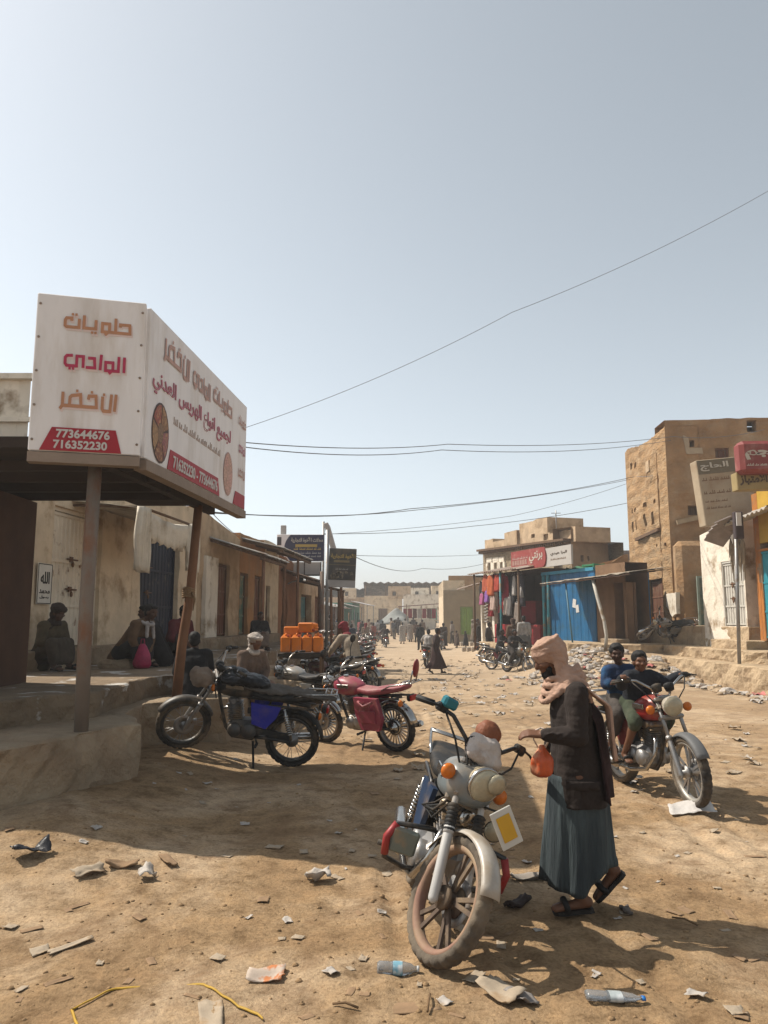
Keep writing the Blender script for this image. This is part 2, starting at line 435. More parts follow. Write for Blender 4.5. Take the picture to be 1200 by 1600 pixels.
slab('shop_plinth', [(-9, 10.8), (-5.25, 10.85), (-4.95, 11.1), (-4.15, 19.6), (-3.5, 26), (-9, 26)], .5, 1.2, concrete, .03)
slab('far_pavement', [(-9, 26.2), (-3.0, 26.2), (-2.7, 45), (-9, 45)], -.4, .75, concrete, .03)
def corner_block(poly, z0, z1, label, m=concrete, amp=.04): return slab('masonry_block', poly, z0, z1, m, amp, .08, label, 'masonry block', .07)
corner_block([(-2.45, 11.75), (-1.5, 11.6), (-1.4, 12.5), (-2.4, 12.6)], -.1, .55, 'concrete step block beside the seated man in the white headscarf')
corner_block([(-2.2, 13.4), (-1.2, 13.3), (-1.15, 14.4), (-2.2, 14.5)], -.2, .62, 'worn masonry block just below the orange jerrycans')
corner_block([(-4.3, 11.8), (-3.85, 11.8), (-3.85, 12.2), (-4.3, 12.2)], .9, 1.06, 'low stone seat under the man in the white scarf')
# right-hand terrace and its steps
step_m = M('pale_step', (.58, .43, .27), .95, .18, 2.6, .9, 9, col2=(.44, .31, .19), c2s=1.6, lo=.5, hi=.64, bd=.05)
slab('terrace_step', [(8.55, 24.6), (8.45, 23), (8.6, 20), (8.7, 17.2), (9.3, 16.2), (16, 16), (16, 25)], -.3, .55, step_m, .045, .12, slump=.03)
slab('terrace_step', [(8.9, 26), (8.95, 23.2), (9.15, 20.6), (9.2, 19.8), (9.9, 18.6), (16, 18.4), (16, 26)], .3, .86, step_m, .04, .12, slump=.03)
slab('terrace_step', [(9.35, 22.3), (9.5, 20.4), (16, 20.2), (16, 23)], .6, 1.1, step_m, .03, .12)
slab('terrace_top', [(8.6, 29), (9.1, 27), (9.4, 25.2), (9.75, 24), (9.85, 21), (16, 20.8), (16, 29)], .2, 1.45, step_m, .04, .12, slump=.03)
slab('shop_platform', [(6.0, 30.5), (6.2, 26.4), (8.2, 24.9), (10, 25), (9, 33)], -.2, .86, step_m, .04, .12, slump=.03)
slab('stall_platform', [(4.5, 37), (5.0, 32), (6.1, 30.3), (9, 32), (8, 38)], -.2, .62, step_m, .04, .12)

# ---------------------------------------------------------------- walls and openings
class Fac:
    """a facade line: local x runs along it, local -y looks outward"""
    def __init__(s, o, p):
        s.o = Vector((o[0], o[1], 0)); d = Vector((p[0] - o[0], p[1] - o[1], 0)); s.L = d.length; s.t = d.normalized(); s.a = atan2(s.t.y, s.t.x)
        s.n = Vector((s.t.y, -s.t.x, 0))
    def hit(s, px, py=None, off=0.):
        d = ray(px, 968 if py is None else py); o = s.o + s.n * off - Vector((0, 0, CAMH)); t = o.dot(s.n) / d.dot(s.n); p = Vector((0, 0, CAMH)) + d * t
        return ((p - s.o).dot(s.t), p.z)
    def x(s, px, off=0.): return s.hit(px, None, off)[0]
    def rect(s, x0, y0, x1, y1):
        a = s.hit(x0, y0); b = s.hit(x1, y1); c = s.hit(x0, y1); d = s.hit(x1, y0)
        return (a[0], b[0], (b[1] + c[1]) / 2, (a[1] + d[1]) / 2)
    def world(s, x, y=0, z=0): return s.o + s.t * x - s.n * y + Vector((0, 0, z))
def wall(mb, x0, x1, z0, ztop, holes=(), depth=3., thick=.3, rough=.03, step=.45, seed=0., flat=False, sides=(True, True), course=0.):
    zt = ztop if callable(ztop) else (lambda x: ztop)
    zm = max(zt(lerp(x0, x1, i / 20)) for i in range(21))
    def cuts(a, b, ed):
        c = {a, b} | {e for e in ed if a < e < b}; k = max(1, int((b - a) / step))
        for i in range(1, k):
            v = a + (b - a) * i / k
            if all(abs(v - e) > step * .3 for e in c): c.add(v)
        return sorted(c)
    xs = cuts(x0, x1, [h[i] for h in holes for i in (0, 1)]); zs = cuts(z0, zm, [h[i] for h in holes for i in (2, 3)])
    top_fixed = max([h[3] for h in holes] + [z0])
    vs = []; nx = len(xs)
    for z in zs:
        for x in xs:
            q = zt(x); zz = z if z <= top_fixed or zm - top_fixed < 1e-3 else top_fixed + (z - top_fixed) * max(.05, (q - top_fixed)) / (zm - top_fixed)
            f = min(1, (x - x0) / .3, (x1 - x) / .3) if not flat else 0
            y = -rough * f * (nz(x * .8 + seed, z * .8) + .5 * nz(x * 2.2, z * 2.2, seed))
            if course: y -= f * .035 * (1 - abs(((zz + .12 * nz(x * .6, zz * .4, 3)) / course) % 1. - .5) * 2) ** .6
            vs.append(Vector((x, y, zz)))
    fs = []
    for j in range(len(zs) - 1):
        for i in range(nx - 1):
            cx = (xs[i] + xs[i + 1]) / 2; cz = (zs[j] + zs[j + 1]) / 2
            if any(h[0] < cx < h[1] and h[2] < cz < h[3] for h in holes): continue
            fs.append((j * nx + i, j * nx + i + 1, (j + 1) * nx + i + 1, (j + 1) * nx + i))
    mb.add(vs, fs)
    for h in holes:
        ix = [i for i, x in enumerate(xs) if h[0] - 1e-6 <= x <= h[1] + 1e-6]; iz = [j for j, z in enumerate(zs) if h[2] - 1e-6 <= z <= h[3] + 1e-6]
        if len(ix) < 2 or len(iz) < 2: continue
        loop = [(i, iz[0]) for i in ix] + [(ix[-1], j) for j in iz[1:]] + [(i, iz[-1]) for i in reversed(ix[:-1])] + [(ix[0], j) for j in reversed(iz[1:-1])]
        a = [vs[j * nx + i] for i, j in loop]; b = [Vector((p.x, thick, p.z)) for p in a]; k = len(a)
        mb.add(a + b, [(i, (i + 1) % k, k + (i + 1) % k, k + i) for i in range(k)])
    T = [vs[(len(zs) - 1) * nx + i] for i in range(nx)]; B = [Vector((p.x, depth, p.z)) for p in T]
    mb.add(T + B, [(i, i + 1, nx + i + 1, nx + i) for i in range(nx - 1)])
    for i in (0, nx - 1):
        if not sides[0 if i == 0 else 1]: continue
        A = [vs[j * nx + i] for j in range(len(zs))]; Bq = [Vector((p.x, depth, p.z)) for p in A]; k = len(A)
        mb.add(A + Bq, [(j, j + 1, k + j + 1, k + j) for j in range(k - 1)])
    mb.add([(x0, depth, z0), (x1, depth, z0), (x1, depth, B[-1].z), (x0, depth, B[0].z)], [(0, 1, 2, 3)])
    return mb
def ribbed(mb, x0, x1, z0, z1, y=0., pitch=.12, amp=.018, thick=.01):
    """vertical corrugation facing -y"""
    n = max(2, int(round((x1 - x0) / pitch))); p = []
    for i in range(n):
        a = x0 + (x1 - x0) * i / n; w = (x1 - x0) / n
        p += [(a, y), (a + w * .3, y), (a + w * .4, y - amp), (a + w * .9, y - amp)]
    p.append((x1, y)); k = len(p)
    vs = [(x, yy, z) for z in (z0, z1) for x, yy in p]
    return mb.add(vs, [(i, i + 1, k + i + 1, k + i) for i in range(k - 1)])
def gate_door(T, r, mat, y=.12, leaves=2, frame=None, lock=True, pitch=.12, name='door'):
    x0, x1, z0, z1 = r; fr = frame or mat; w = (x1 - x0) / leaves
    f = MB()
    for a, b in (((x0, z0), (x0, z1)), ((x1, z0), (x1, z1))): f.box(((a[0]), y - .01, (z0 + z1) / 2), (.07, .09, z1 - z0))
    f.box(((x0 + x1) / 2, y - .012, z1 - .03), (x1 - x0 - .075, .085, .06)); f.build('door_frame', fr, T)
    for i in range(leaves):
        a = x0 + w * i + (.045 if i == 0 else .008); b = x0 + w * (i + 1) - (.045 if i == leaves - 1 else .008)
        m = MB(); ribbed(m, a, b, z0 + .02, z1 - .07, y, pitch)
        for z in (z0 + .05, lerp(z0, z1, .3), lerp(z0, z1, .62), z1 - .1): m.box(((a + b) / 2, y - .025, z), (b - a, .018, .05))
        d = m.build(name, mat, T)
        if lock and i == 0:
            k = MB()
            for z in (lerp(z0, z1, .42), lerp(z0, z1, .64)):
                k.tube([(b - .2, y - .05, z), (b + .16, y - .05, z)], .014); k.box((b - .05, y - .045, z), (.1, .02, .09)); k.ball((b - .02, y - .06, z - .08), (.035, .02, .05), n=8, m=6)
            k.build('latch', M('rusty_latch', (.2, .1, .05), .6, .2, metal=.4), d)
def window(T, r, frame_m, bars=2, y=.12, window_backing=None):
    x0, x1, z0, z1 = r; m = MB(); t = min(.06, (x1 - x0) * .12)
    m.box((x0 + t / 2, y, (z0 + z1) / 2), (t, .06, z1 - z0)); m.box((x1 - t / 2, y, (z0 + z1) / 2), (t, .06, z1 - z0))
    m.box(((x0 + x1) / 2, y, z0 + t / 2), (x1 - x0 - 2 * t, .058, t)); m.box(((x0 + x1) / 2, y, z1 - t / 2), (x1 - x0 - 2 * t, .058, t))
    for i in range(bars): m.box((lerp(x0, x1, (i + 1) / (bars + 1)), y + .004, (z0 + z1) / 2), (t * .6, .03, z1 - z0 - 2 * t))
    o = m.build('window', frame_m, T); MB().box(((x0 + x1) / 2, y + .05, (z0 + z1) / 2), (x1 - x0 - .01, .02, z1 - z0 - .01)).build('window_backing', window_backing or dark, o)  # near-black by default: darkness of the unlit room put into the colour
def stick_roof(mb, x0, x1, y0, y1, z0, z1, amp=.02, pitch=.15, th=.006):
    """corrugated sheet: ridges run from (y0, z0) at the back to (y1, z1) at the front"""
    n = max(4, int((x1 - x0) / pitch * 4)); vs = []
    for s_ in (0, 1):
        for yy, zz in ((y0, z0), (y1, z1)):
            for i in range(n + 1): vs.append((lerp(x0, x1, i / n), yy, zz + amp * sin(i * pi / 2) - th * s_ + .02 * nz(i * .23, yy)))
    k = n + 1; fs = []
    for s_ in (0, 1):
        for i in range(n): fs.append((s_ * 2 * k + i, s_ * 2 * k + i + 1, s_ * 2 * k + k + i + 1, s_ * 2 * k + k + i))
    for i in range(n):
        fs.append((i, i + 1, 2 * k + i + 1, 2 * k + i)); fs.append((k + i, k + i + 1, 3 * k + i + 1, 3 * k + i))
    return mb.add(vs, fs)
# ================================================================ left row of shops
LF = Fac((-5.2, 12.1), (-5.2 + .09 * 30, 42.1))
def lthing(name, label, xw=0.):
    return thing(name, label, 'shop', LF.world(xw), LF.a), xw
def shift(r, xw): return (r[0] - xw, r[1] - xw, r[2], r[3])
# shop with the white gate
x0 = LF.x(20); x1 = LF.x(203)
T, xw = lthing('gate_shop', 'cream plastered shop with ribbed white metal gate under the sweet shop sign', x0)
r = shift(LF.rect(86, 786, 151, 1012), x0); r = (r[0], r[1], 1.2, 3.45)
m = MB(); wall(m, 0, x1 - x0, .5, lambda x: 4.25 + .06 * nz(x, 1), [r], 4, .3, .03); m.build('wall', plaster, T)
gate_door(T, r, whitegate, .13, 2, None, True, .13)
# painted notices on the walls
def notice(fx, y0, y1, w, label, line2=True, off=.0):
    x, z0 = LF.hit(fx, y1); _, z1 = LF.hit(fx, y0)
    t = thing('painted_notice', label, 'notice', LF.world(x, -.045, 0), LF.a, 'stencilled notices on the shop walls')
    MB().box((0, 0, (z0 + z1) / 2), (w, .012, z1 - z0)).build('notice_board', M('notice_white', (.9, .85, .75), .9, .1, 5), t)
    k = M('stencil_black', (.05, .045, .04), .9, .2); b = MB(); h = z1 - z0
    for a_, c_, s_ in ((0, z0 + .012, (w - .02, .004, .012)), (0, z1 - .012, (w - .02, .004, .012)), (-w / 2 + .012, (z0 + z1) / 2, (.012, .004, h - .04)), (w / 2 - .012, (z0 + z1) / 2, (.012, .004, h - .04))): b.box((a_, -.008, c_), s_)
    b.build('border', k, t)
    lettering('الله', -w * .3, w * .3, z0 + h * .5, z0 + h * .8, k, t, -.009)
    if line2:
        lettering('محمد', -w * .36, w * .36, z0 + h * .26, z0 + h * .36, k, t, -.009, .01); lettering('رسول', -w * .3, w * .3, z0 + h * .13, z0 + h * .21, k, t, -.009, .01)
notice(63, 880, 944, .42, 'stencilled white notice on the wall left of the white gate')
# shop with the blue door and cloth awning
x0 = LF.x(203) + .01; x1 = LF.x(306)
T, _ = lthing('awning_shop', 'tan plastered shop with dark blue ribbed door behind a cloth awning', x0)
r = shift(LF.rect(222, 826, 276, 985), x0); r = (r[0], r[1], 1.2, 3.6)
m = MB(); wall(m, 0, x1 - x0, .5, lambda x: 4.3 + .1 * nz(x * .7, 4), [r], 4, .35, .05); m.build('wall', plaster, T)
gate_door(T, r, M('navy_metal', (.015, .022, .045), .55, .2, 4, .1, 30, 0, (.16, .14, .12), 5, .6, .75), .16, 3, None, True, .16)
cl = M('dirty_white_cloth', (.85, .76, .62), .95, .12, 4, .3, 18, col2=(.36, .28, .19), c2s=2, lo=.5, hi=.7)
# the awning: a drooping sheet, scalloped front edge, two gathered side curtains
ax0 = LF.x(214, 1.2); ax1 = LF.x(303, 1.2)
ta = thing('cloth_awning', 'ragged white cloth awning with scalloped edge and gathered side curtains', 'awning', LF.world(ax0, 0, 0), LF.a)
Wd = ax1 - ax0; zt_ = LF.hit(217, 790, 1.2)[1]; sh = MB(); nn_ = 72; rows = []
for j in range(9):
    rr = []
    for i in range(nn_ + 1):
        u = i / nn_; x = u * Wd; k = j / 8
        if k < .5: y = -2.4 * k; z = zt_ + .12 - .12 * k * 2 - .1 * sin(pi * u) * k * 2
        else:
            dr = (k - .5) * 2; y = -1.2 - .03 * sin(i * 1.3) * dr; z = zt_ - .1 * sin(pi * u) - dr * (.38 + .11 * abs(sin(u * pi * 8)) + .04 * nz(u * 7, 2))
        rr.append((x, y + .02 * nz(u * 9, k * 4), z + .03 * nz(u * 6, k * 3, 7)))
    rows.append(rr)
sh.loft(rows, True, False, False); o = sh.build('awning_sheet', cl, ta); sm = o.modifiers.new('t', 'SOLIDIFY'); sm.thickness = .006
for cx, w, zlo in ((.08, .5, LF.hit(217, 893, 1.2)[1]), (Wd - .25, .6, LF.hit(295, 893, 1.2)[1])):
    c = MB(); rows = []
    for j in range(10):
        k = j / 9; z = lerp(zt_, zlo, k); ww = w * (.75 + .35 * sin(k * 2.6)); rows.append([(cx + (i / 30 - .5) * ww + .03 * nz(k * 3, cx), -1.22 + .055 * sin(i * 1.15 + .8 * nz(k * 2, i * .1)) , z + (.06 * nz(i * .4, cx) if j == 9 else 0)) for i in range(31)])
    c.loft(rows, True, False, False); o = c.build('side_curtain', cl, ta); sm = o.modifiers.new('t', 'SOLIDIFY'); sm.thickness = .008
p = MB(); p.tube([(0, -1.18, zt_), (Wd, -1.18, zt_)], .025); p.tube([(.05, 0, zt_ + .05), (.05, -1.2, zt_)], .02); p.tube([(Wd - .05, 0, zt_ + .05), (Wd - .05, -1.2, zt_)], .02); p.build('awning_pole', wood, ta)
# shop with the white pilaster and brown door
x0 = LF.x(306) + .01; x1 = LF.x(372)
T, _ = lthing('brown_door_shop', 'mud plastered shop with a whitewashed strip and narrow brown door', x0)
r = shift(LF.rect(334, 880, 357, 994), x0); r = (r[0], r[1], 1.2, r[3])
m = MB(); wall(m, 0, x1 - x0, .5, lambda x: 4.45 - .13 * x + .12 * nz(x * .8, 6), [r], 4, .35, .07, seed=3); m.build('wall', mud_pale, T)
gate_door(T, r, redwood, .16, 2, wood, False, .2)
a_ = LF.x(314) - x0; b_ = LF.x(333) - x0
m = MB(); wall(m, a_, b_, 1.0, LF.hit(325, 870)[1], [], .1, .05, .02, .3); o = m.build('pilaster', whitew, T); o.location = (0, -.1, 0)
notice(324, 896, 948, .5, 'stencilled white notice on the whitewashed strip beside the brown door'); 
# brown shops beyond
x0 = LF.x(372) + .01; x1 = LF.x(412)
T, _ = lthing('ochre_shop', 'ochre mud shop with green shutter below a corrugated lean-to', x0)
r1 = shift(LF.rect(375, 895, 386, 995), x0); r1 = (r1[0], r1[1], 1.2, r1[3]); r2 = shift(LF.rect(398, 900, 409, 990), x0); r2 = (r2[0], r2[1], 1.2, r2[3])
m = MB(); wall(m, 0, x1 - x0, .5, lambda x: 4.2 + .1 * nz(x, 8), [r1, r2], 4, .35, .06, seed=5); m.build('wall', M('ochre_mud', (.5, .25, .1), .95, .2, 1.6, .7, 10, col2=(.45, .3, .16), c2s=1.2, bd=.04), T)
gate_door(T, r1, M('faded_green_metal', (.1, .2, .15), .6, .2, 3, col2=DUST, c2s=4), .16, 1, wood, False, .2); gate_door(T, r2, redwood, .16, 1, wood, False, .25)
x0 = LF.x(412) + .01; x1 = LF.x(434)
T, _ = lthing('pale_shop', 'pale plastered shop with one dark doorway near the jerrycans', x0)
r = shift(LF.rect(416, 915, 421, 985), x0); r = (r[0], r[1], 1.1, r[3])
m = MB(); wall(m, 0, x1 - x0, .4, lambda x: 4.3 + .1 * nz(x, 3), [r], 4, .35, .06, seed=6); m.build('wall', plaster, T); gate_door(T, r, wood, .16, 1, wood, False, .25)
x0 = LF.x(434) + .01; x1 = LF.x(462)
T, _ = lthing('red_mud_shop', 'crumbling red-brown mud shop at the end of the shaded row', x0)
r = shift(LF.rect(441, 920, 447, 985), x0); r = (r[0], r[1], .9, r[3])
m = MB(); wall(m, 0, x1 - x0, .0, lambda x: 4.0 - .06 * x + .25 * nz(x * .8, 11), [r], 4, .4, .12, seed=7); m.build('wall', M('red_mud', (.4, .18, .08), .95, .25, 1.4, .9, 8, bd=.05), T); gate_door(T, r, wood, .2, 1, wood, False, .25)
x0 = LF.x(462) + .01; x1 = x0 + 6.5
T, _ = lthing('arcade_shop', 'long low shaded storefront behind the sign poles', x0)
hs = [(1 + i * 3.2, 3.4 + i * 3.2, .3, 2.7) for i in range(2)]
m = MB(); wall(m, 0, x1 - x0, -.4, lambda x: 3.3 + .06 * nz(x, 2), hs, 5, .4, .04, .8); m.build('wall', mud_pale, T)
for i, h in enumerate(hs): gate_door(T, h, [M('teal_metal', (.07, .22, .24), .6, .2, col2=DUST), redwood, M('faded_green_metal', (.1, .2, .15))][i % 3], .3, 2, wood, False, .4)
# lean-to roofs over the left row
def lean_to(label, fx0, fx1, py_back, out, drop, mat=tin, posts=(), name='lean_to_roof', zb=None):
    x0 = LF.x(fx0); x1 = LF.x(fx1); zb = zb if zb else LF.hit((fx0 + fx1) / 2, py_back)[1]
    t = thing(name, label, 'lean-to roof', LF.world(x0), LF.a)
    m = MB(); stick_roof(m, 0, x1 - x0, -.02, -out, zb, zb - drop); m.build('roof_sheet', mat, t)
    b = MB()
    for i in range(4): xx = lerp(.15, x1 - x0 - .15, i / 3); b.bar((xx, 0, zb - .06), (xx, -out + .05, zb - drop - .06), .06, .07)
    b.bar((0, -out + .12, zb - drop - .1), (x1 - x0, -out + .12, zb - drop - .1), .06, .07, (0, 0, 1)); b.build('rafter', wood, t)
    for u in posts:
        xx = lerp(0, x1 - x0, u); pz = -zb
        MB().tube([(xx, -out + .12, .75), (xx + .01, -out + .12, zb - drop - .13)], .045, 8).build('post', pole_rust, t)
    return t
lean_to('thin rusty tin lean-to on a dark post beside the brown door', 322, 372, 850, 1.5, .45, tin, (.1, .95), zb=3.75)
lean_to('corrugated lean-to with overhanging sheets over the ochre shop', 374, 432, 830, 1.3, .3, tin, (.55,), zb=4.05)
lean_to('sagging lean-to over the crumbling red-brown shop', 436, 462, 880, 1.1, .35, tin_dark, (.9,), zb=3.5)
lean_to('long tin awning over the shaded storefront behind the sign poles', 463, 474, 880, 1.8, .4, tin, (.1, .9), zb=3.25)

# ---------------------------------------------------------------- sweet shop at the far left with its canopy
ts = thing('sweet_shop', 'dark brown shop front under the flat canopy at the left edge', 'shop', (-4.2, 7.6, 0))
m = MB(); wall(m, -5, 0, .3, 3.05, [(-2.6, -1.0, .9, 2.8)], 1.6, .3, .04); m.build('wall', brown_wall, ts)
gate_door(ts, (-2.6, -1.0, .92, 2.8), tin_dark, .2, 2, wood, False)
fz0, fz1 = 3.5, 4.15
m = MB(); n = 40; vs = []
for z in (3.32, 4.2):
    for i in range(n + 1): vs.append((-5 + 5.42 * i / n, .35 + .02 * (i % 2), z))
m.add(vs, [(i, i + 1, n + 2 + i, n + 1 + i) for i in range(n)]); m.box((-2.3, .34, 4.22), (5.5, .1, .06)); m.box((-2.3, .33, 3.75), (5.5, .04, .05)); m.build('parapet', M('cream_sheet', (1.0, .9, .74), .7, .1, 3, .1, col2=(.4, .3, .2), c2s=2), ts)
# canopy
tc_ = thing('shop_canopy', 'flat wooden canopy on two leaning pipe posts carrying the white sweet shop sign', 'canopy', (-2.68, 7.0, 0))
O = Vector((-2.68, 7.0, 0))
m = MB(); m.prism([Vector(p) - O for p in [(-8, 6.6, 3.16), (-3.1, 6.66, 3.16), (-2.27, 6.9, 3.16), (-1.98, 10.2, 3.16), (-3.3, 10.2, 3.16), (-3.35, 9.5, 3.16), (-8, 9.45, 3.16)]], (0, 0, .1)); m.build('canopy_deck', M('dark_planks', (.045, .027, .018), .9, .25, 3, .3, 20, stretch=(.3, 3, 1)), tc_)
m = MB()
for yy in (7.2, 7.8, 8.4, 9.0): m.bar(Vector((-8, yy, 3.1)) - O, Vector((-2.35, yy, 3.1)) - O, .08, .1)
m.bar(Vector((-2.55, 6.95, 3.09)) - O, Vector((-2.3, 10.15, 3.09)) - O, .09, .11); m.build('canopy_beam', M('dark_planks', (0, 0, 0)), tc_)
MB().tube([(0, 0, .6), (-.015, 0, 1.8), (0, 0, 3.05)], .062, 14).build('post', pole_m, tc_)
b2 = Vector((-2.5, 9.45, .6)) - O; t2 = Vector((-2.32, 9.5, 3.06)) - O
MB().tube([b2, b2.lerp(t2, .3) + V(-.01, 0, 0), b2.lerp(t2, .55) + V(.02, 0, 0), t2], [.06, .058, .055, .052], 14).build('post', pole_rust, tc_)
m = MB(); k = b2.lerp(t2, .56)
for i in range(5): m.tube([k + V(.066 * cos(a), .066 * sin(a), .025 * i - .05 + .01 * sin(3 * a)) for a in [2 * pi * j / 12 for j in range(12)]], .016, 6, closed=True)
m.tube([k + V(.05, -.05, 0), k + V(.1, -.09, -.08), k + V(.08, -.08, -.22)], [.014, .012, .006], 6); m.build('rag_tie', M('rag_brown', (.3, .19, .1), .95), tc_)

# ================================================================ the big white sign
WM = M('sign_white', (1.12, 1.09, 1.08), .5, .06, 2, .12, 3, col2=(.86, .78, .7), c2s=1.6, lo=.5, hi=.72, stretch=(2.2, 2.2, .5))
gold = M('sign_gold', (.66, .32, .17), .5, .1, 8, 0); crim = M('sign_crimson', (.62, .04, .12), .5, .08, 8, 0); shd = M('letter_shadow', (1.05, .86, .82), .6, .05, 8, 0)
pinkt = M('sign_faded_gold', (.66, .38, .3), .5, .1, 8, 0); pinkc = M('sign_faded_crimson', (.62, .2, .26), .5, .1, 8, 0); redp = M('sign_red', (.5, .02, .04), .5, .08, 8, 0); whl = M('letter_white', (.8, .78, .75), .5, .03, 8, 0)
greyt = M('sign_small_print', (.6, .48, .42), .6, .1, 8, 0)
A_ = Vector((-3.12, 6.58, 0)); B_ = Vector((-2.21, 6.82, 0)); C_ = Vector((-1.9, 10.35, 0)); z0s, z1s = 3.12, 4.57
tsn = thing('shop_sign', 'large white two-sided sign with Arabic lettering and red phone panels on the canopy', 'sign', (B_.x, B_.y, 0))
def panel(name, P, Q, th=.1):
    d = Q - P; a = atan2(d.y, d.x); R = Matrix.Translation(P - B_) @ Matrix.Rotation(a, 4, 'Z'); m = MB(); m.X = R
    L = d.length; m.box((L / 2, th / 2, (z0s + z1s) / 2), (L, th, z1s - z0s), bev=.008)
    o = m.build(name, WM, tsn); return o, R, L
fo, FR, FL = panel('front_panel', A_, B_ - (B_ - A_).normalized() * .003)
sd, SR, SL = panel('side_panel', B_ + (C_ - B_).normalized() * .104, C_)
m = MB(); m.X = SR; m.box((SL / 2, 0.04, z0s - .06), (SL, .12, .1)); m.X = FR; m.box((FL / 2, .05, z0s - .055), (FL, .12, .09))
for q in range(5): m.X = FR; m.ball((.03, -.004, lerp(z0s + .1, z1s - .1, q / 4)), (.012, .006, .012), n=8, m=5); m.ball((FL - .03, -.004, lerp(z0s + .1, z1s - .1, q / 4)), (.012, .006, .012), n=8, m=5)
m.build('sign_frame', M('sign_edge', (.36, .28, .22), .7, .15, 4), tsn)
H_ = z1s - z0s
def fl(t, u0, u1, w0, w1, mat, R, L, y=-.006, bold=.05, par=None, sl=0., shadow=True):
    if shadow: lettering(t, u0 * L + .012, u1 * L + .012, z0s + w0 * H_ - .014, z0s + w1 * H_ - .014, shd, par, y + .002, bold + .012, R, sl)
    lettering(t, u0 * L, u1 * L, z0s + w0 * H_, z0s + w1 * H_, mat, par, y - .003, bold, R, sl)
KUFI = {
 'حلويات': [[(885, 285), (885, 262), (980, 262), (985, 349), (838, 349), (838, 208)], [(838, 349), (705, 349), (705, 264), (777, 264), (777, 336)], [(765, 349), (738, 378)], [(640, 243), (640, 328), (522, 328), (522, 205)], [(400, 262), (400, 238), (350, 240), (337, 262), (337, 318), (352, 329), (474, 329), (474, 245)]],
 'الوادي': [[(946, 547), (946, 692)], [(890, 545), (888, 686), (756, 686), (756, 604), (830, 604), (832, 675)], [(822, 686), (796, 712)], [(708, 538), (702, 682)], [(580, 576), (640, 576), (648, 670), (562, 670)], [(528, 672), (528, 566), (462, 566), (462, 664), (362, 664), (346, 645), (346, 585), (362, 566), (415, 562)]],
 'الأخضر': [[(862, 878), (852, 1024)], [(815, 880), (806, 1030), (740, 1030), (726, 1012), (726, 905)], [(585, 930), (590, 903), (660, 900), (668, 1002), (330, 1000), (330, 885)], [(330, 1000), (310, 1028)], [(400, 1000), (402, 925), (420, 908), (505, 896), (514, 990)]]}
DOTS = {'حلويات': [(606, 369), (640, 369), (408, 200), (443, 200)], 'الوادي': [(395, 692), (430, 692)], 'الأخضر': [(470, 864), (617, 868), (740, 882)]}
def strokes(word, x0, x1, z0, z1, par, mat, R, y=-.006, wd=30., name='lettering', grow=0.):
    allp = [p for st in KUFI[word] for p in st] + DOTS[word]; ax, bx = min(p[0] for p in allp) - 13, max(p[0] for p in allp) + 13; ay, by = min(p[1] for p in allp) - 13, max(p[1] for p in allp) + 13
    kx = (x1 - x0) / (bx - ax); kz = (z1 - z0) / (by - ay); m = MB(); m.X = R; h = wd / 2 + grow
    def P(q, yy): return (x0 + (q[0] - ax) * kx, yy, z1 - (q[1] - ay) * kz)
    for si, st in enumerate(KUFI[word]):
        q = [V(*p, 0) for p in st]; q[0] = q[0] + (q[0] - q[1]).normalized() * (h * .4); q[-1] = q[-1] + (q[-1] - q[-2]).normalized() * (h * .4 + grow); Lf = []; Rt = []
        for i, p in enumerate(q):
            d0 = (p - q[i - 1]).normalized() if i else (q[1] - p).normalized(); d1 = (q[i + 1] - p).normalized() if i < len(q) - 1 else d0
            n0 = V(-d0.y, d0.x, 0); n1 = V(-d1.y, d1.x, 0); mt = (n0 + n1).normalized(); L_ = h / max(.5, mt.dot(n0)); Lf.append(p + mt * L_); Rt.append(p - mt * L_)
        yy = y - .0006 * si
        for i in range(len(q) - 1): m.add([P(Lf[i], yy), P(Lf[i + 1], yy), P(Rt[i + 1], yy), P(Rt[i], yy)], [(0, 1, 2, 3)])
    for di, c in enumerate(DOTS[word]): m.add([P((c[0] + dx, c[1] + dy), y - .004) for dx, dy in ((-h * .8, -h * .8), (h * .8, -h * .8), (h * .8, h * .8), (-h * .8, h * .8))], [(0, 1, 2, 3)])
    return m.build(name, mat, par, fixn=False)
def kf(word, u0, u1, w0, w1, mat, R, L, par, shadow=True):
    if shadow: strokes(word, u0 * L + .01, u1 * L + .01, z0s + w0 * H_ - .016, z0s + w1 * H_ - .016, par, shd, R, -.003, grow=3)
    strokes(word, u0 * L, u1 * L, z0s + w0 * H_, z0s + w1 * H_, par, mat, R, -.008)
kf('حلويات', .25, .87, .755, .885, gold, FR, FL, fo); kf('الوادي', .27, .83, .505, .635, crim, FR, FL, fo); kf('الأخضر', .25, .77, .26, .395, gold, FR, FL, fo)
def trap(R, L, u0, u1, u2, u3, w0, w1, par, name='phone_panel'):
    m = MB(); m.X = R; m.prism([(u0 * L, -.004, z0s + w0 * H_), (u1 * L, -.004, z0s + w0 * H_), (u2 * L, -.004, z0s + w1 * H_), (u3 * L, -.004, z0s + w1 * H_)], (0, -.005, 0)); return m.build(name, redp, par)
trap(FR, FL, .1, .83, .77, .2, .005, .15, fo)
fl('773644676', .24, .72, .085, .14, whl, FR, FL, -.01, .03, fo, 0, False); fl('716352230', .22, .7, .018, .072, whl, FR, FL, -.01, .03, fo, 0, False)
kf('حلويات', .56, .79, .72, .9, pinkt, SR, SL, sd, False); kf('الوادي', .35, .53, .7, .88, pinkt, SR, SL, sd, False); kf('الأخضر', .1, .32, .72, .92, pinkt, SR, SL, sd, False)
fl('لجميع انواع الهريس العدني', .03, .78, .46, .63, pinkc, SR, SL, -.004, .018, sd, 0, False)
small_print(.2 * SL, .66 * SL, z0s + .33 * H_, z0s + .4 * H_, greyt, sd, -.003, SR)
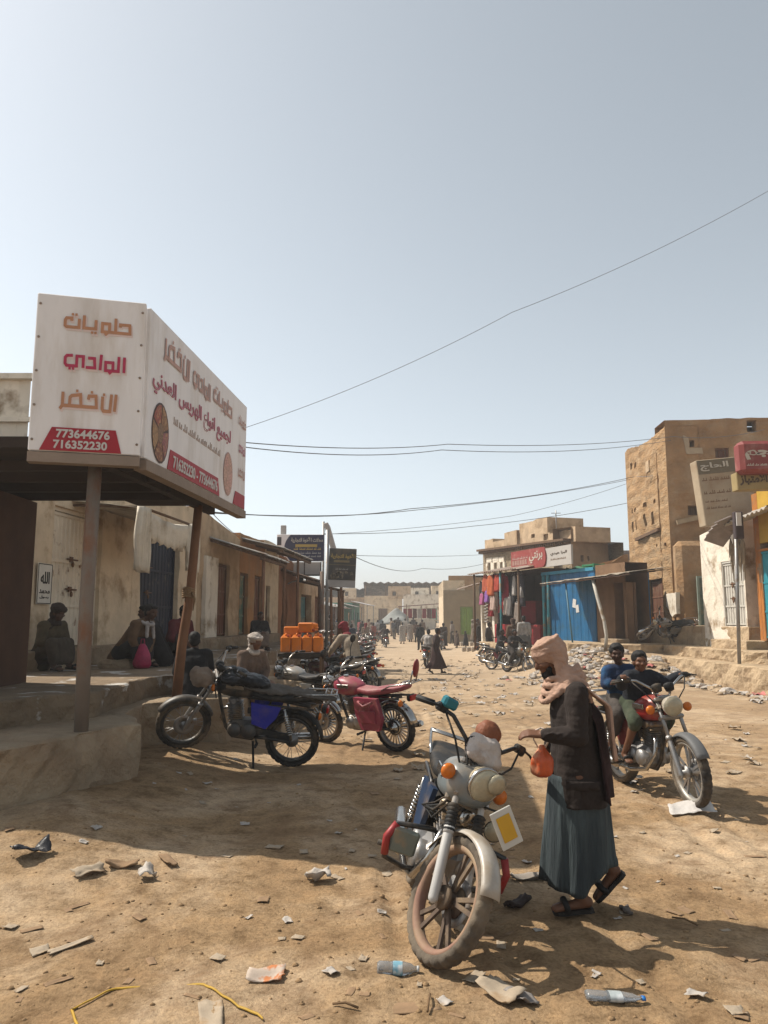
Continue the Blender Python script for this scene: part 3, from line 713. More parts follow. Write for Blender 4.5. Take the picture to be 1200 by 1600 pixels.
trap(SR, SL, .16, .66, .64, .18, .005, .15, sd); fl('716352230 - 773644676', .2, .63, .03, .12, whl, SR, SL, -.01, .02, sd, 0, False)
kf('حلويات', .88, .985, .74, .85, pinkt, SR, SL, sd, False); kf('الوادي', .89, .985, .49, .59, pinkc, SR, SL, sd, False); kf('الأخضر', .89, .985, .27, .37, pinkt, SR, SL, sd, False); trap(SR, SL, .83, .99, .99, .86, .005, .13, sd)
def platter(u, w, rx, rz_, faded):
    cx = u * SL; cz = z0s + w * H_; f = (lambda c: tuple(lerp(q, w_, .6) for q, w_ in zip(c, (1.0, .62, .52)))) if faded else (lambda c: c); nm = 'faded_' if faded else ''
    def disc(rx, rz, y, a0=0, a1=2 * pi, r0=0., cx=cx, cz=cz):
        k = 20; o = [(cx + rx * cos(lerp(a0, a1, i / k)), y, cz + rz * sin(lerp(a0, a1, i / k))) for i in range(k + 1)]
        i_ = [(cx + r0 * rx * cos(lerp(a0, a1, i / k)), y, cz + r0 * rz * sin(lerp(a0, a1, i / k))) for i in range(k + 1)]
        mb.add(o + i_, [(i, i + 1, k + 2 + i, k + 1 + i) for i in range(k)])
    mb = MB(); mb.X = SR; disc(rx, rz_, -.005); P = mb.build('platter_picture', M(nm + 'platter_rim', f((.1, .04, .02)), .5, .2, 20, 0), sd)
    cs = [(.35, .16, .05), (.4, .08, .03), (.45, .25, .1), (.3, .1, .04), (.4, .13, .12)]
    for i in range(5):
        mb = MB(); mb.X = SR; disc(rx * .92, rz_ * .92, -.007, 2 * pi * i / 5 + .3, 2 * pi * (i + .9) / 5 + .3, .36); mb.build('sweet_picture', M(nm + f'platter_sweets_{i}', f(cs[i]), .5, .5, 40, 0, col2=f((.55, .3, .12)), c2s=25), P)
    mb = MB(); mb.X = SR; disc(rx * .32, rz_ * .32, -.007); mb.build('sweet_picture', M(nm + 'platter_nuts', f((.3, .16, .07)), .5, .5, 50, 0), P)
platter(.1, .22, .22, .3, False); platter(.76, .24, .2, .28, True)
# ================================================================ right side
def fmat(F, base): return Matrix.Translation(F.o - base) @ Matrix.Rotation(F.a, 4, 'Z')
def topline(F, pts):
    q = sorted(F.hit(*p) for p in pts)
    def f(x):
        if x <= q[0][0]: return q[0][1]
        for a, b in zip(q, q[1:]):
            if x <= b[0]: return lerp(a[1], b[1], (x - a[0]) / max(1e-6, b[0] - a[0])) + .05 * nz(x * 2, 3)
        return q[-1][1]
    return f
def c7(x, y): return (960 + x / 5, 620 + y / 5)
def c8(x, y): return (940 + x / 4.615, 820 + y / 4.615)
def c6(x, y): return (740 + x / 4.615, 780 + y / 4.615)
def rr(F, c, x0, y0, x1, y1): return F.rect(*c(x0, y0), *c(x1, y1))
# ---- mud tower
K = Vector((10.3, 27.5, 0)); TL = Fac((10.95, 34.2), (10.3, 27.5)); TF = Fac((10.3, 27.5), (17.5, 27.1))
tw = thing('mud_tower', 'tall layered mud brick tower house with sunlit street face', 'tower house', K)
h = [rr(TL, c7, *q) for q in ((122, 520, 136, 570), (150, 510, 172, 555), (240, 825, 258, 860), (305, 800, 328, 832), (238, 915, 256, 1010), (300, 895, 326, 1000), (134, 975, 146, 1060), (158, 960, 174, 1040), (134, 880, 146, 910), (158, 870, 172, 900), (328, 1148, 340, 1172), (368, 1142, 380, 1168), (402, 1140, 422, 1168), (250, 605, 262, 630))]
dr = rr(TL, c8, 330, 390, 462, 740); dr = (dr[0], dr[1], 1.4, dr[3])
MB.GX = fmat(TL, K)
m = MB(); wall(m, 0, TL.L, .1, topline(TL, [(983, 701), (1000, 697), (1020, 683), (1036, 668), (1046, 659)]), h + [dr], 1.2, .35, .09, .14, seed=2, sides=(True, False), course=.46); m.build('wall', mud_layers, tw)
for q in h[4:6] + h[6:8]: window(tw, q, wood, 1, .15)
gate_door(tw, dr, redwood, .18, 2, wood, False, .16)
m = MB(); a = rr(TL, c7, 188, 1068, 372, 1088); m.box(((a[0] + a[1]) / 2, -.1, (a[2] + a[3]) / 2), (a[1] - a[0], .12, .12)); m.build('beam', wood, tw)
def patch(F, c, pts, name, mat, par, th=.03, y=-.12):
    poly = [];
    for p in pts: x, z = F.hit(*c(*p)); poly.append((x, y, z))
    cx = sum(p[0] for p in poly) / len(poly); cz = sum(p[2] for p in poly) / len(poly); out = []
    for a, b in zip(poly, poly[1:] + poly[:1]):
        for i in range(5):
            x = lerp(a[0], b[0], i / 5); z = lerp(a[2], b[2], i / 5); k = 1 + .12 * nz(x * 3, z * 3, 1); out.append((cx + (x - cx) * k, y, cz + (z - cz) * k))
    MB().prism(out, (0, th + .1, 0)).build(name, mat, par)
patch(TL, c8, [(255, 430), (318, 460), (322, 600), (335, 730), (318, 640), (205, 590), (210, 500)], 'lime_patch', whitew, tw, y=-.05)
patch(TL, c8, [(475, 500), (545, 490), (550, 640), (520, 660), (478, 590)], 'lime_patch', whitew, tw, y=-.05)
for q in ((262, 500, 292, 590),):
    a = rr(TL, c7, *q); m = MB(); m.box(((a[0] + a[1]) / 2, -.06, (a[2] + a[3]) / 2), (a[1] - a[0], .1, a[3] - a[2])); m.build('niche_frame', mud_pale, tw)
MB.GX = fmat(TF, K)
tf = topline(TF, [c7(430, 195), c7(470, 205), c7(530, 225), c7(690, 235), c7(745, 180), c7(1010, 165), c7(1300, 170)])
h = [rr(TF, c7, 585, 340, 625, 392), rr(TF, c7, 570, 850, 655, 925), rr(TF, c7, 617, 715, 632, 755), rr(TF, c7, 780, 400, 895, 480), rr(TF, c7, 1030, 185, 1110, 275)]
m = MB(); wall(m, 0, TF.L, .1, tf, h, 1.2, .35, .1, .16, seed=9, sides=(False, True), course=.46); m.build('wall', mud, tw)
window(tw, h[1], wood, 1, .12, wood); window(tw, h[3], redwood, 2, .1, redwood)
m = MB(); a = TF.hit(*c7(480, 985)); b = TF.hit(*c7(720, 920)); m.bar((a[0], -.1, a[1]), (b[0] + .4, -.1, b[1] + .05), .14, .16); m.build('beam', M('pale_beam', (.45, .33, .2), .9, .15, 4), tw)
patch(TF, c7, [(535, 300), (585, 300), (585, 340), (585, 392), (625, 392), (625, 340), (640, 290), (700, 310), (680, 440), (560, 450)][:1] + [(535, 300), (560, 450), (690, 445), (680, 400), (628, 402), (580, 402), (578, 330)], 'lime_patch', M('pale_patch', (.52, .4, .27), .95, .15, 3), tw, y=-.05)
b0 = TF.hit(*c7(486, 1135)); b1 = TF.hit(*c7(690, 1135))
m = MB(); m.box(((b0[0] + b1[0]) / 2 + .1, -.28, (b0[1] + .3) / 2), (b1[0] - b0[0] + .6, .6, b0[1] - .3), bev=.18); m.build('buttress', mud, tw)
MB.GX = None
# green gate beside the tower
gg = Fac((10.6, 26.6), (12.4, 26.4)); r = rr(gg, c8, 690, 370, 812, 738); r = (r[0], r[1], 1.45, r[3])
t = thing('green_gate', 'grey-green sheet metal gate between the mud tower and white shop', 'gate', gg.o, gg.a)
gate_door(t, r, M('grey_green_metal', (.13, .19, .16), .6, .15, 3, .1, 20, col2=DUST, c2s=3, lo=.5, hi=.75), .0, 1, M('pale_green_frame', (.3, .36, .3), .6), False, .3)
# low mud wing left of the tower
LW = Fac((8.6, 34.7), (10.93, 34.3)); 
t = thing('low_mud_house', 'low mud wall house joining the foot of the tower', 'house', LW.o, LW.a)
m = MB(); wall(m, 0, LW.L, 0, topline(LW, [c6(925, 490), c6(1030, 440), c6(1060, 405), c6(1140, 395)]), [], 2, .3, .12, .2, seed=4); m.build('wall', mud, t)
# ---- mid mud building
MF = Fac((6.2, 48), (9.3, 38)); MS = Fac((9.3, 38), (11.6, 39.6)); K = Vector((9.3, 38, 0))
tm = thing('mud_mansion', 'stepped mud and stone mansion with corbelled parapets behind the red shop sign', 'house', K)
stone = M('stone_courses', (.4, .31, .2), .95, .2, 3, .9, 6, col2=(.28, .2, .13), c2s=4, lo=.5, hi=.62, stretch=(1, 1, 3), bd=.06)
MB.GX = fmat(MF, K)
hw = [rr(MF, c6, *q) for q in ((112, 460, 135, 520), (157, 458, 180, 520), (200, 455, 222, 515), (112, 580, 135, 640), (157, 580, 180, 640))]
m = MB(); wall(m, 0, MF.L, 0, topline(MF, [c6(70, 378), c6(300, 345), c6(690, 302)]), hw, 3, .3, .05, .5, sides=(True, False)); m.build('wall', stone, tm)
for q in hw:
    window(tm, q, whitew, 1, .08); m = MB(); m.box(((q[0] + q[1]) / 2, -.05, q[3] + .16), (q[1] - q[0] + .3, .12, .3)); m.box((q[0] - .13, -.05, (q[2] + q[3]) / 2), (.24, .12, q[3] - q[2])); m.box((q[1] + .13, -.05, (q[2] + q[3]) / 2), (.24, .12, q[3] - q[2])); m.build('window_surround', whitew, tm)
m = MB(); tl = topline(MF, [c6(70, 378), c6(300, 345), c6(690, 302)])
for i in range(46): xx = MF.L * (i + .5) / 46; m.box((xx, -.14, tl(xx) - .1), (.1, .4, .14))
m.bar((0, -.2, tl(0) + .05), (MF.L, -.2, tl(MF.L) + .05), .5, .12); m.build('cornice', wood, tm)
for (xa, xb, yt, hole) in ((70, 128, 290, None), (128, 210, 300, None), (210, 298, 232, None), (300, 500, 152, (388, 250, 412, 278)), (530, 690, 232, None), (690, 720, 200, None), (298, 345, 262, (308, 268, 338, 315)), (470, 535, 250, (492, 250, 525, 295))):
    a = MF.hit(*c6(xa, yt)); b = MF.hit(*c6(xb, yt)); hl = [rr(MF, c6, *hole)] if hole else []
    m = MB(); m.X = MB.GX @ Matrix.Translation((0, (.25 if xa in (300, 298) else .1), 0)); wall(m, a[0], b[0], min(tl(a[0]), tl(b[0])) - .05, lambda x: (a[1] + b[1]) / 2 + .06 * nz(x * 2, a[0]), hl, 1.6 + (xa % 7) * .1, .3, .05, .4); m.build('parapet', mud_pale, tm)
MB.GX = fmat(MS, K)
hw = [rr(MS, c6, *q) for q in ((770, 405, 792, 450), (820, 410, 836, 445))]
m = MB(); wall(m, 0, MS.L, 0, topline(MS, [c6(705, 200), c6(735, 198), c6(800, 235), c6(880, 232), c6(900, 240)]), hw, 1.2, .35, .06, .5, sides=(False, True)); m.build('wall', M('shaded_mud', (.4, .27, .16), .95, .2, 1.6, .7, 8, bd=.05), tm)
MB.GX = None
t = thing('roof_antenna', 'thin rooftop antenna mast on the stepped mud mansion', 'antenna', at(869, 818, 40))
MB().tube([(0, 0, -.4), (0, 0, .7)], .03, 6).bar((-.25, 0, .55), (.25, 0, .55), .03, .03).build('mast', steel, t)
# dim rooftops and the slope beyond, right of the mansion
BF = Fac((13, 58), (19, 58)); t = thing('grey_roofed_house', 'distant low house with grey roof edge between mansion and tower', 'house', BF.o, BF.a)
m = MB(); wall(m, 0, 9, 0, 6.1, [(2, 3, 3.5, 4.8), (5, 6, 3.5, 4.8)], 5, .3, .03, .8); m.build('wall', mud_pale, t)
m = MB(); m.box((4.5, 2.4, 6.3), (9.6, 5.6, .3)); m.box((4.5, -.3, 6.55), (9.6, .12, .5)); m.build('roof', M('grey_roof', (.2, .15, .13), .8, .2, 2), t)
m = MB(); m.lathe([(.0, 0), (.5, 0), (.5, .8), (.3, .95), (0, 1)], (3.3, 2, 6.45), (0, 0, 1), 16); m.build('water_tank', M('tank_white', (.6, .58, .54), .6), t)
# ---- white shop, orange shop
WF = Fac((9.75, 23.6), (9.95, 20.6))
t = thing('white_shop', 'whitewashed shop with ribbed white gate and torn awning beside the street pole', 'shop', WF.o, WF.a)
r = rr(WF, c8, 862, 255, 1046, 720); r = (r[0], r[1], 1.47, r[3]); up = rr(WF, c8, 960, 30, 1035, 215); L_ = WF.x(1168)
m = MB(); wall(m, 0, L_, .8, lambda x: WF.hit(1140, 826)[1] + .04 * nz(x * 3, 1) + .12 * x, [r, (up[0], min(up[1], L_ - .1), up[2], up[3])], 3, .3, .04, .3); m.build('wall', whitew, t)
gate_door(t, r, M('bright_white_metal', (.7, .66, .58), .6, .08, 3, .15, 30, col2=(.35, .22, .12), c2s=5, lo=.6, hi=.72), .06, 2, None, True, .14)
# awning of torn sheets
m = MB(); a = WF.hit(1113, 830, .7); b = WF.hit(1190, 797, .7); m.X = Matrix.Translation((0, 0, 0)); n = 60; vs = []
for s_ in (0, 1):
    for k, yy in ((0, 0.1), (1, -.75)):
        for i in range(n + 1):
            u = i / n; vs.append((lerp(a[0], b[0] + .3, u), yy, lerp(a[1], b[1], u) + .05 + (1 - k) * .22 + .03 * sin(i * 1.4) + .05 * nz(u * 5, k) - .03 * s_))
k_ = n + 1; fs = [(s_ * 2 * k_ + i, s_ * 2 * k_ + i + 1, s_ * 2 * k_ + k_ + i + 1, s_ * 2 * k_ + k_ + i) for s_ in (0, 1) for i in range(n)] + [(k_ + i, k_ + i + 1, 3 * k_ + i + 1, 3 * k_ + i) for i in range(n)]
m.add(vs, fs); m.build('awning', M('pale_sheet', (.6, .54, .47), .8, .15, 5, .2, 20), t)
m = MB(); a2 = WF.hit(1100, 838, 1.0); m.X = None
for i in range(5): m.box((a2[0] - .05 + .22 * i, -.6 - .03 * i, a2[1] - .05 + .1 * i), (.5, .55, .03), Euler((radians(-24 + 6 * i), radians(-28 + 3 * i), radians(8 * i))))
m.build('torn_sheet', M('grey_sheet', (.36, .3, .27), .8, .2, 4), t)
m = MB()
for i in range(16): q = a2[0] + .1 + .05 * i; m.tube([(q, -.3 - .03 * (i % 4), a2[1] - .08), (q + .08 * nz(i, 1), -.33, a2[1] - .3 - .12 * (i % 3)), (q + .16 * nz(i, 2), -.36, a2[1] - .6 - .22 * (i % 4))], [.02, .03, .008], 6)
m.build('thatch', M('thatch_strands', (.33, .24, .15), .95, .3, 8), t)
OF = Fac((9.95, 20.55), (10.05, 16))
t = thing('orange_shop', 'yellow and orange painted shop with turquoise door at the right edge', 'shop', OF.o, OF.a)
dx = OF.x(1190); m = MB(); wall(m, 0, .28, 1.1, 5.0, [], 3, .3, .03, .3); m.build('pillar', M('orange_paint', (.55, .2, .035), .8, .2, 3, .3, 12, col2=(.4, .2, .09), c2s=2.5), t)
m = MB(); wall(m, .29, dx - .05, 1.1, OF.hit(1185, 850)[1], [], 3, .3, .03, .3); m.build('grey_wall', concrete, t)
m = MB(); wall(m, .29, 4.3, OF.hit(1185, 850)[1] + .005, OF.hit(1185, 766)[1], [], 3, .3, .02, .3); m.build('yellow_wall', M('yellow_paint', (.6, .36, .04), .8, .12, 3, .2, 12), t)
gate_door(t, (dx, dx + 1.6, 1.15, OF.hit(1195, 855)[1] - .03), M('turquoise_metal', (.03, .3, .38), .5, .12, 4), .05, 2, M('orange_frame', (.55, .2, .04), .7), False, .3)
m = MB(); wall(m, dx + 1.65, 4.3, 1.1, OF.hit(1185, 850)[1], [], 3, .3, .03, .3); m.build('grey_wall', concrete, t)
# signs of the right side
def box_sign(name, label, px0, py0, px1, py1, Y, th, mat, tilt=0., ext=0., side=None, bev=.02, turn=0.):
    a = at(px0, py1, Y); b = at(px1, py0, Y); w = b.x - a.x + ext; hh = b.z - a.z
    t = thing(name, label, 'sign', (a.x, Y, a.z), turn); t.rotation_euler = (0, tilt, turn)
    o = MB().box((w / 2, th / 2, hh / 2), (w, th, hh), bev=bev).build('sign_box', mat, t); return t, w, hh
olive = M('olive_sign', (.2, .16, .1), .6, .1, 6, .05); tan_s = M('tan_sign', (.5, .39, .26), .7, .12, 4, .1, 20, col2=(.4, .28, .17), c2s=2)
t, w, hh = box_sign('shop_sign', 'tall leaning tan box sign with dark band at the top', 1103, 719, 1160, 822, 21.5, .45, tan_s, radians(-5.5), .35)
m = MB(); m.box((w / 2, -.006, hh * .885), (w - .03, .012, hh * .21)); bnd = m.build('sign_band', olive, t)
cream = M('cream_letter', (.66, .6, .5), .6, .05); dk_ = M('dark_letter', (.12, .08, .05), .7, .1); br_ = M('brown_letter', (.26, .15, .08), .7, .1)
lettering('الحاج', w * .06, w * .6, hh * .82, hh * .95, cream, t, -.02, .03)
for i, (q, ww) in enumerate(((.66, .62), (.46, .6), (.34, .5), (.24, .55))):
    small_print(w * .06, w * (.06 + ww * .85), hh * q, hh * (q + (.07 if i < 2 else .045)), br_, t, -.003, seed=i)
t, w, hh = box_sign('shop_sign', 'rounded dark red box sign with white lettering at the right edge', 1160, 688, 1200, 739, 17.3, .42, M('dark_red_sign', (.3, .055, .045), .5, .1, 5, .05, col2=(.4, .16, .13), c2s=2), radians(-1), .75, bev=.09)
lettering('النجم', w * .07, w * .8, hh * .4, hh * .82, cream, t, -.005, .05); small_print(w * .07, w * .7, hh * .2, hh * .3, cream, t, -.003)
t, w, hh = box_sign('shop_sign', 'narrow olive-gold box sign below the dark red one', 1153, 738, 1200, 766, 17.6, .3, M('gold_sign', (.42, .31, .13), .6, .12, 5, .05), radians(-2), .35, bev=.015)
lettering('الامتياز', w * .06, w * .66, hh * .25, hh * .9, dk_, t, -.006, .04)
# pole at the terrace
a = at(1155, 1034, 19.5); b = at(1149, 806, 19.5); a.z = .5
t = thing('street_pole', 'thin leaning metal pole standing on the terrace before the white shop', 'pole', a)
MB().tube([(0, 0, 0), (b.x - a.x, 0, b.z - a.z)], [.045, .04], 10).build('pole', steel, t)
m = MB(); q = b - a; m.box((q.x + .04, -.03, q.z - .25), (.22, .16, .7), bev=.02); m.build('meter_box', M('dark_box', (.07, .045, .045), .6, .2), t)
MB().box((q.x + .02, -.13, q.z - .1), (.12, .03, .34)).build('notice', M('letter_white', (0, 0, 0)), t)
# ---- clothes stall, blue shop, dark entrance
RF = Fac((4.95, 36), (8.45, 25.2))
blue = M('blue_metal', (.012, .15, .34), .55, .12, 3, .12, 20, col2=(.03, .12, .2), c2s=2, lo=.5, hi=.7)
x0 = RF.x(852); x1 = RF.x(932); t = thing('blue_shop', 'blue sheet metal shop front under a ragged white-edged lean-to', 'shop', RF.world(x0), RF.a)
W_ = x1 - x0; zb, zt = .85, RF.hit(870, 897)[1]
m = MB(); ribbed(m, .2, W_, zb, zt, .0, .5, .02); m.box((W_ / 2, 1.2, (zb + zt) / 2), (W_ - .1, 2.3, zt - zb - .02)); m.build('wall', blue, t)
for q in (.08, .42): MB().tube([(q, -.08, .5), (q, -.08, zt)], .07, 10).build('post', M('teal_post', (.08, .36, .42), .6, .15, 3, col2=DUST, c2s=4), t)
m = MB(); m.bar((0, -.09, zt + .05), (W_, -.02, zt + .05), .1, .12); m.build('top_rail', M('light_blue', (.05, .3, .45), .6), t)
m = MB(); px_ = W_ * .62; m.box((px_, -.03, 2.25), (.22, .015, .32), Euler((0, .2, 0))); m.box((px_ + .2, -.03, 2.05), (.2, .015, .28), Euler((0, -.15, 0))); m.build('paper_sticker', M('letter_white', (0, 0, 0)), t)
# lean-to over blue shop and entrance
xa = RF.x(845, 1.5); xb = RF.x(986, 1.5); t = thing('lean_to_roof', 'ragged white-edged lean-to held up by a bent white pipe over the blue shop', 'lean-to roof', RF.world(xa), RF.a)
za = RF.hit(850, 911, 1.5)[1]; zc = RF.hit(985, 893, 1.5)[1]; n = 80; vs = []
for s_ in (0, 1):
    for k, yy in ((0, .1), (1, -1.5)):
        for i in range(n + 1): u = i / n; vs.append(((xb - xa) * u, yy + .05 * nz(u * 9, k), lerp(za, zc, u) + (1 - k) * .2 - .025 * s_ + .04 * nz(u * 14, k, 3)))
k_ = n + 1; fs = [(s_ * 2 * k_ + i, s_ * 2 * k_ + i + 1, s_ * 2 * k_ + k_ + i + 1, s_ * 2 * k_ + k_ + i) for s_ in (0, 1) for i in range(n)] + [(k_ + i, k_ + i + 1, 3 * k_ + i + 1, 3 * k_ + i) for i in range(n)]
MB().add(vs, fs).build('roof_sheet', M('tarp_over_mats', (.5, .42, .33), .9, .15, 4, .4, 14), t)
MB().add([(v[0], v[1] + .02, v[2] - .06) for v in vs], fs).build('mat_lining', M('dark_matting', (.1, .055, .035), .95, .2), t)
pz = lerp(za, zc, .62) - .1; q = (xb - xa) * .6
MB().tube([(q, -1.35, pz), (q + .25, -1.37, pz - .6), (q + .62, -1.4, pz - 1.35), (q + .72, -1.4, pz - 1.8), (q + .62, -1.4, .6)], .055, 10).build('post', M('white_pipe', (.6, .56, .48), .6, .15, 4, col2=DUST), t)
q = (xb - xa) * .27; pz = lerp(za, zc, .3) - .1
MB().tube([(q, -1.3, pz), (q + .4, -1.32, .6)], .03, 8).build('post', M('grey_blue_pipe', (.12, .25, .32), .6), t)
x0 = RF.x(933); x1 = RF.x(980); t = thing('dark_entrance', 'brown mud shop with a deep dark doorway right of the blue shop', 'shop', RF.world(x0), RF.a)
r = rr(RF, c6, 1010, 600, 1100, 960); r = (r[0] - x0, min(r[1] - x0, x1 - x0 - .15), .86, r[3])
m = MB(); wall(m, 0, x1 - x0, .3, RF.hit(960, 880)[1], [r], .9, .5, .05, .4, sides=(True, False)); m.build('wall', M('brown_mud', (.26, .15, .08), .95, .2, 2, .5, 10), t)
gate_door(t, r, M('dark_brown_door', (.06, .035, .022), .8, .2), .45, 1, wood, False, .3)
MB().box(((r[0] + r[1]) / 2, -.25, .9), (r[1] - r[0] + .5, .5, .22), bev=.03).build('doorstep', concrete, t)
# roof clutter between
t = thing('green_net', 'rumpled green netting on the roof of the blue shop', 'netting', RF.world(RF.x(885), .4, RF.hit(885, 896)[1]), RF.a)
m = MB(); rows = [[(i * .14 - 1, j * .16 - .3, .22 * max(0, 1 - abs(i - 9) / 10) + .16 * nz(i * .5, j * .6)) for i in range(18)] for j in range(7)]; m.loft(rows, True, False, False); m.build('net', M('green_net_cloth', (.07, .22, .12), .9, .3, 10), t)
t = thing('rooftop_crate', 'small green crate on the roof left of the tower', 'crate', RF.world(RF.x(912), .5, RF.hit(912, 899)[1]), RF.a)
m = MB()
for i in range(4): m.box((0, 0, .05 + .11 * i), (.8, .5, .08), bev=.01)
for sx in (-.36, .36):
    for sy in (-.21, .21): m.box((sx, sy, .22), (.07, .07, .43))
m.build('crate_body', M('green_plastic', (.05, .28, .12), .5, .15), t)
# clothes stall
x0 = RF.x(776); x1 = RF.x(850); W_ = x1 - x0; t = thing('clothes_stall', 'open red clothes stall with shelves under a tin awning', 'stall', RF.world(x0), RF.a)
zb, zt = .6, RF.hit(815, 897)[1] + .1; rd = M('red_cloth', (.36, .02, .035), .85, .2, 4, .2, 14); rd2 = M('red_panel', (.4, .025, .03), .6, .15, 4)
m = MB(); m.box((W_ / 2, 2.0, (zb + zt) / 2), (W_, .1, zt - zb)); m.box((.05, 1, (zb + zt) / 2), (.08, 1.9, zt - zb)); m.box((W_ - .05, 1, (zb + zt) / 2), (.08, 1.9, zt - zb)); m.box((W_ / 2, 1, zt + .02), (W_, 2.1, .06)); m.build('back_wall', M('dark_stall', (.07, .03, .028), .9, .2), t)
for u0, u1 in ((.02, .36), (.66, .98)): m = MB(); m.box((W_ * (u0 + u1) / 2, .1, zb + .42), (W_ * (u1 - u0), .5, .84), bev=.02); m.build('counter', rd2, t)
m = MB(); m.box((W_ * .38, 1.0, zb + 1.35), (W_ * .3, .5, .9)); m.box((W_ * .38, .95, zb + .9), (W_ * .32, .6, .05)); m.box((W_ * .38, .9, zb + 1.83), (W_ * .32, .6, .05)); m.build('shelf', rd, t)
m = MB(); stick_roof(m, -.3, W_ + .2, .6, -1.3, zt + .35, zt + .0, .03, .2); m.build('awning', M('dusty_tin', (.5, .4, .33), .8, .2, 3, col2=(.3, .17, .11), c2s=2.5), t)
for q in (.02, W_ * .62, W_ - .02): MB().tube([(q, -1.1, .3), (q, -1.1, zt)], .05, 8).build('post', M('teal_post', (0, 0, 0)) if q > 1 and q < W_ - .1 else wood, t)
m = MB()
for k in range(9):
    for j in range(2): m.ball((.12 + .14 * j, -.6, zb + .95 + .14 * k), (.07, .1, .05), n=8, m=6)
m.build('shoe_rack', M('shoe_white', (.5, .46, .42), .7, .5, 9), t)
ZT = zt
def garment(u, z1, ln, w, y, col, label, kind=0):
    g = thing('garment', label, 'garment', RF.world(x0 + W_ * u, y, z1), RF.a, 'clothes hung on the red stall'); m = MB()
    nr = 10; rows = []
    for j in range(nr):
        k = j / (nr - 1); ww = w * (.55 + .6 * min(1, k * 3) - .12 * min(1, max(0, k * 3 - 1)) + (.25 * k if kind else 0)); rows.append([(ww * .5 * cos(a) , .05 * sin(a) * (1 + k) + .02 * sin(5 * a + 3 * k), -ln * k) for a in [2 * pi * i / 20 for i in range(20)]])
    m.loft(rows); m.build('cloth', M('garment_' + '_'.join(str(int(c * 100)) for c in col), col, .85, .2, 8, .2, 20), g)
    m = MB(); m.tube([(-w * .24, 0, .0), (0, 0, .05), (w * .24, 0, 0)], .012, 6); m.tube([(0, 0, .05), (.02, 0, .1), (0, 0, .14)], .008, 6); m.build('hanger', steel, g)
for q in ((.28, .05, .75, .5, -1.1, (.5, .1, .04), 'orange red dress hung first under the stall awning', 1), (.42, .02, .9, .55, -1.15, (.55, .12, .035), 'bright orange dress hung at the front of the red stall', 1), (.55, .0, .7, .5, -1.1, (.5, .06, .03), 'short red tunic hung beside the orange dresses', 0),
          (.36, -.65, .5, .35, -1.2, (.35, .15, .5), 'small lilac blouse hung below the orange dresses', 0), (.24, -.75, .5, .35, -1.2, (.55, .15, .3), 'pink blouse hung low at the left of the stall', 0), (.47, -.9, .6, .4, -1.15, (.6, .42, .35), 'pale pink skirt hung low in the middle of the stall', 1),
          (.14, -.2, 1.0, .4, -1.0, (.02, .02, .025), 'long black gown hung at the left end of the red stall', 0), (.7, -.05, 1.2, .45, -.7, (.03, .025, .03), 'black gown hung right of the teal post', 0), (.78, -.1, .8, .22, -.8, (.6, .55, .5), 'narrow white scarf hung between black gowns', 0), (.88, -.05, 1.3, .45, -.7, (.035, .03, .04), 'black gown hung beside the blue shop', 0), (.82, -1.2, .9, .5, -.8, (.3, .24, .2), 'grey brown bundle of cloth hung low beside the blue shop', 1), (.95, -.6, .4, .2, -.9, (.55, .5, .46), 'small white cloth hung next to the blue shop post', 0)):
    garment(q[0], ZT + q[1] - .15, q[2], q[3], q[4], q[5], q[6], q[7])
for q in ((.2, .05, .6, .45, -.9, (.5, .03, .04), 'crimson shirt hung behind the orange red dress', 0), (.33, .1, .8, .45, -.75, (.45, .02, .03), 'dark red gown hung deep inside the red stall', 1), (.49, .08, .9, .45, -.7, (.55, .04, .05), 'scarlet gown hung behind the bright orange dress', 1), (.6, -.05, 1.1, .4, -.8, (.4, .02, .05), 'wine red gown hung beside the teal post', 1),
          (.52, -.8, .8, .4, -.85, (.5, .03, .03), 'red skirt hung low left of the teal post', 1), (.3, -1.15, .6, .4, -.9, (.55, .05, .06), 'red blouse hung lowest over the counter', 0), (.64, -1.0, .7, .35, -.9, (.6, .5, .42), 'cream blouse hung low right of the teal post', 0), (.74, -.95, .8, .35, -.95, (.2, .18, .17), 'grey trousers hung low between the black gowns', 0)):
    garment(q[0], ZT + q[1] - .15, q[2], q[3], q[4], q[5], q[6], q[7])
# red sign and white sign over the stall
def slant_sign(name, label, F, x0_, y0a, y1a, x1_, mat, th=.08, off=.5, rounded=None):
    a, z0 = F.hit(x0_, y1a, off); _, z1 = F.hit(x0_, y0a, off); b, _ = F.hit(x1_, y1a, off)
    t = thing(name, label, 'sign', F.world(a, -off, z0), F.a); w = b - a; hh = z1 - z0
    poly = [(0, 0, 0), (w, 0, 0), (w, 0, hh), (0, 0, hh)]
    if rounded:
        poly = [(0, 0, 0)] + [(w - hh * .5 * rounded + hh * .5 * rounded * cos(t_), 0, hh / 2 + hh / 2 * sin(t_)) for t_ in [lerp(-pi / 2, pi / 2, i / 14) for i in range(15)]] + [(0, 0, hh)]
    MB().prism(poly, (0, th, 0)).build('sign_board', mat, t); return t, w, hh
t, w, hh = slant_sign('shop_sign', 'faded red sign with white Arabic script above the clothes stall', RF, 799, 863, 892, 853, M('faded_red_sign', (.38, .06, .05), .6, .1, 4, .05, col2=(.45, .15, .12), c2s=2), rounded=.7)
lettering('برنتي', w * .55, w * .92, hh * .25, hh * .85, cream, t, -.006, .02); small_print(w * .05, w * .5, hh * .53, hh * .7, M('pale_pink_letter', (.6, .4, .35), .6), t, -.004)
m = MB()
for i in range(6): m.box((w * (.07 + .075 * i), -.004, hh * .38), (w * .06, .01, hh * .26))
m.build('picture_strip', M('pale_pictures', (.45, .25, .2), .6, .3, 20), t)
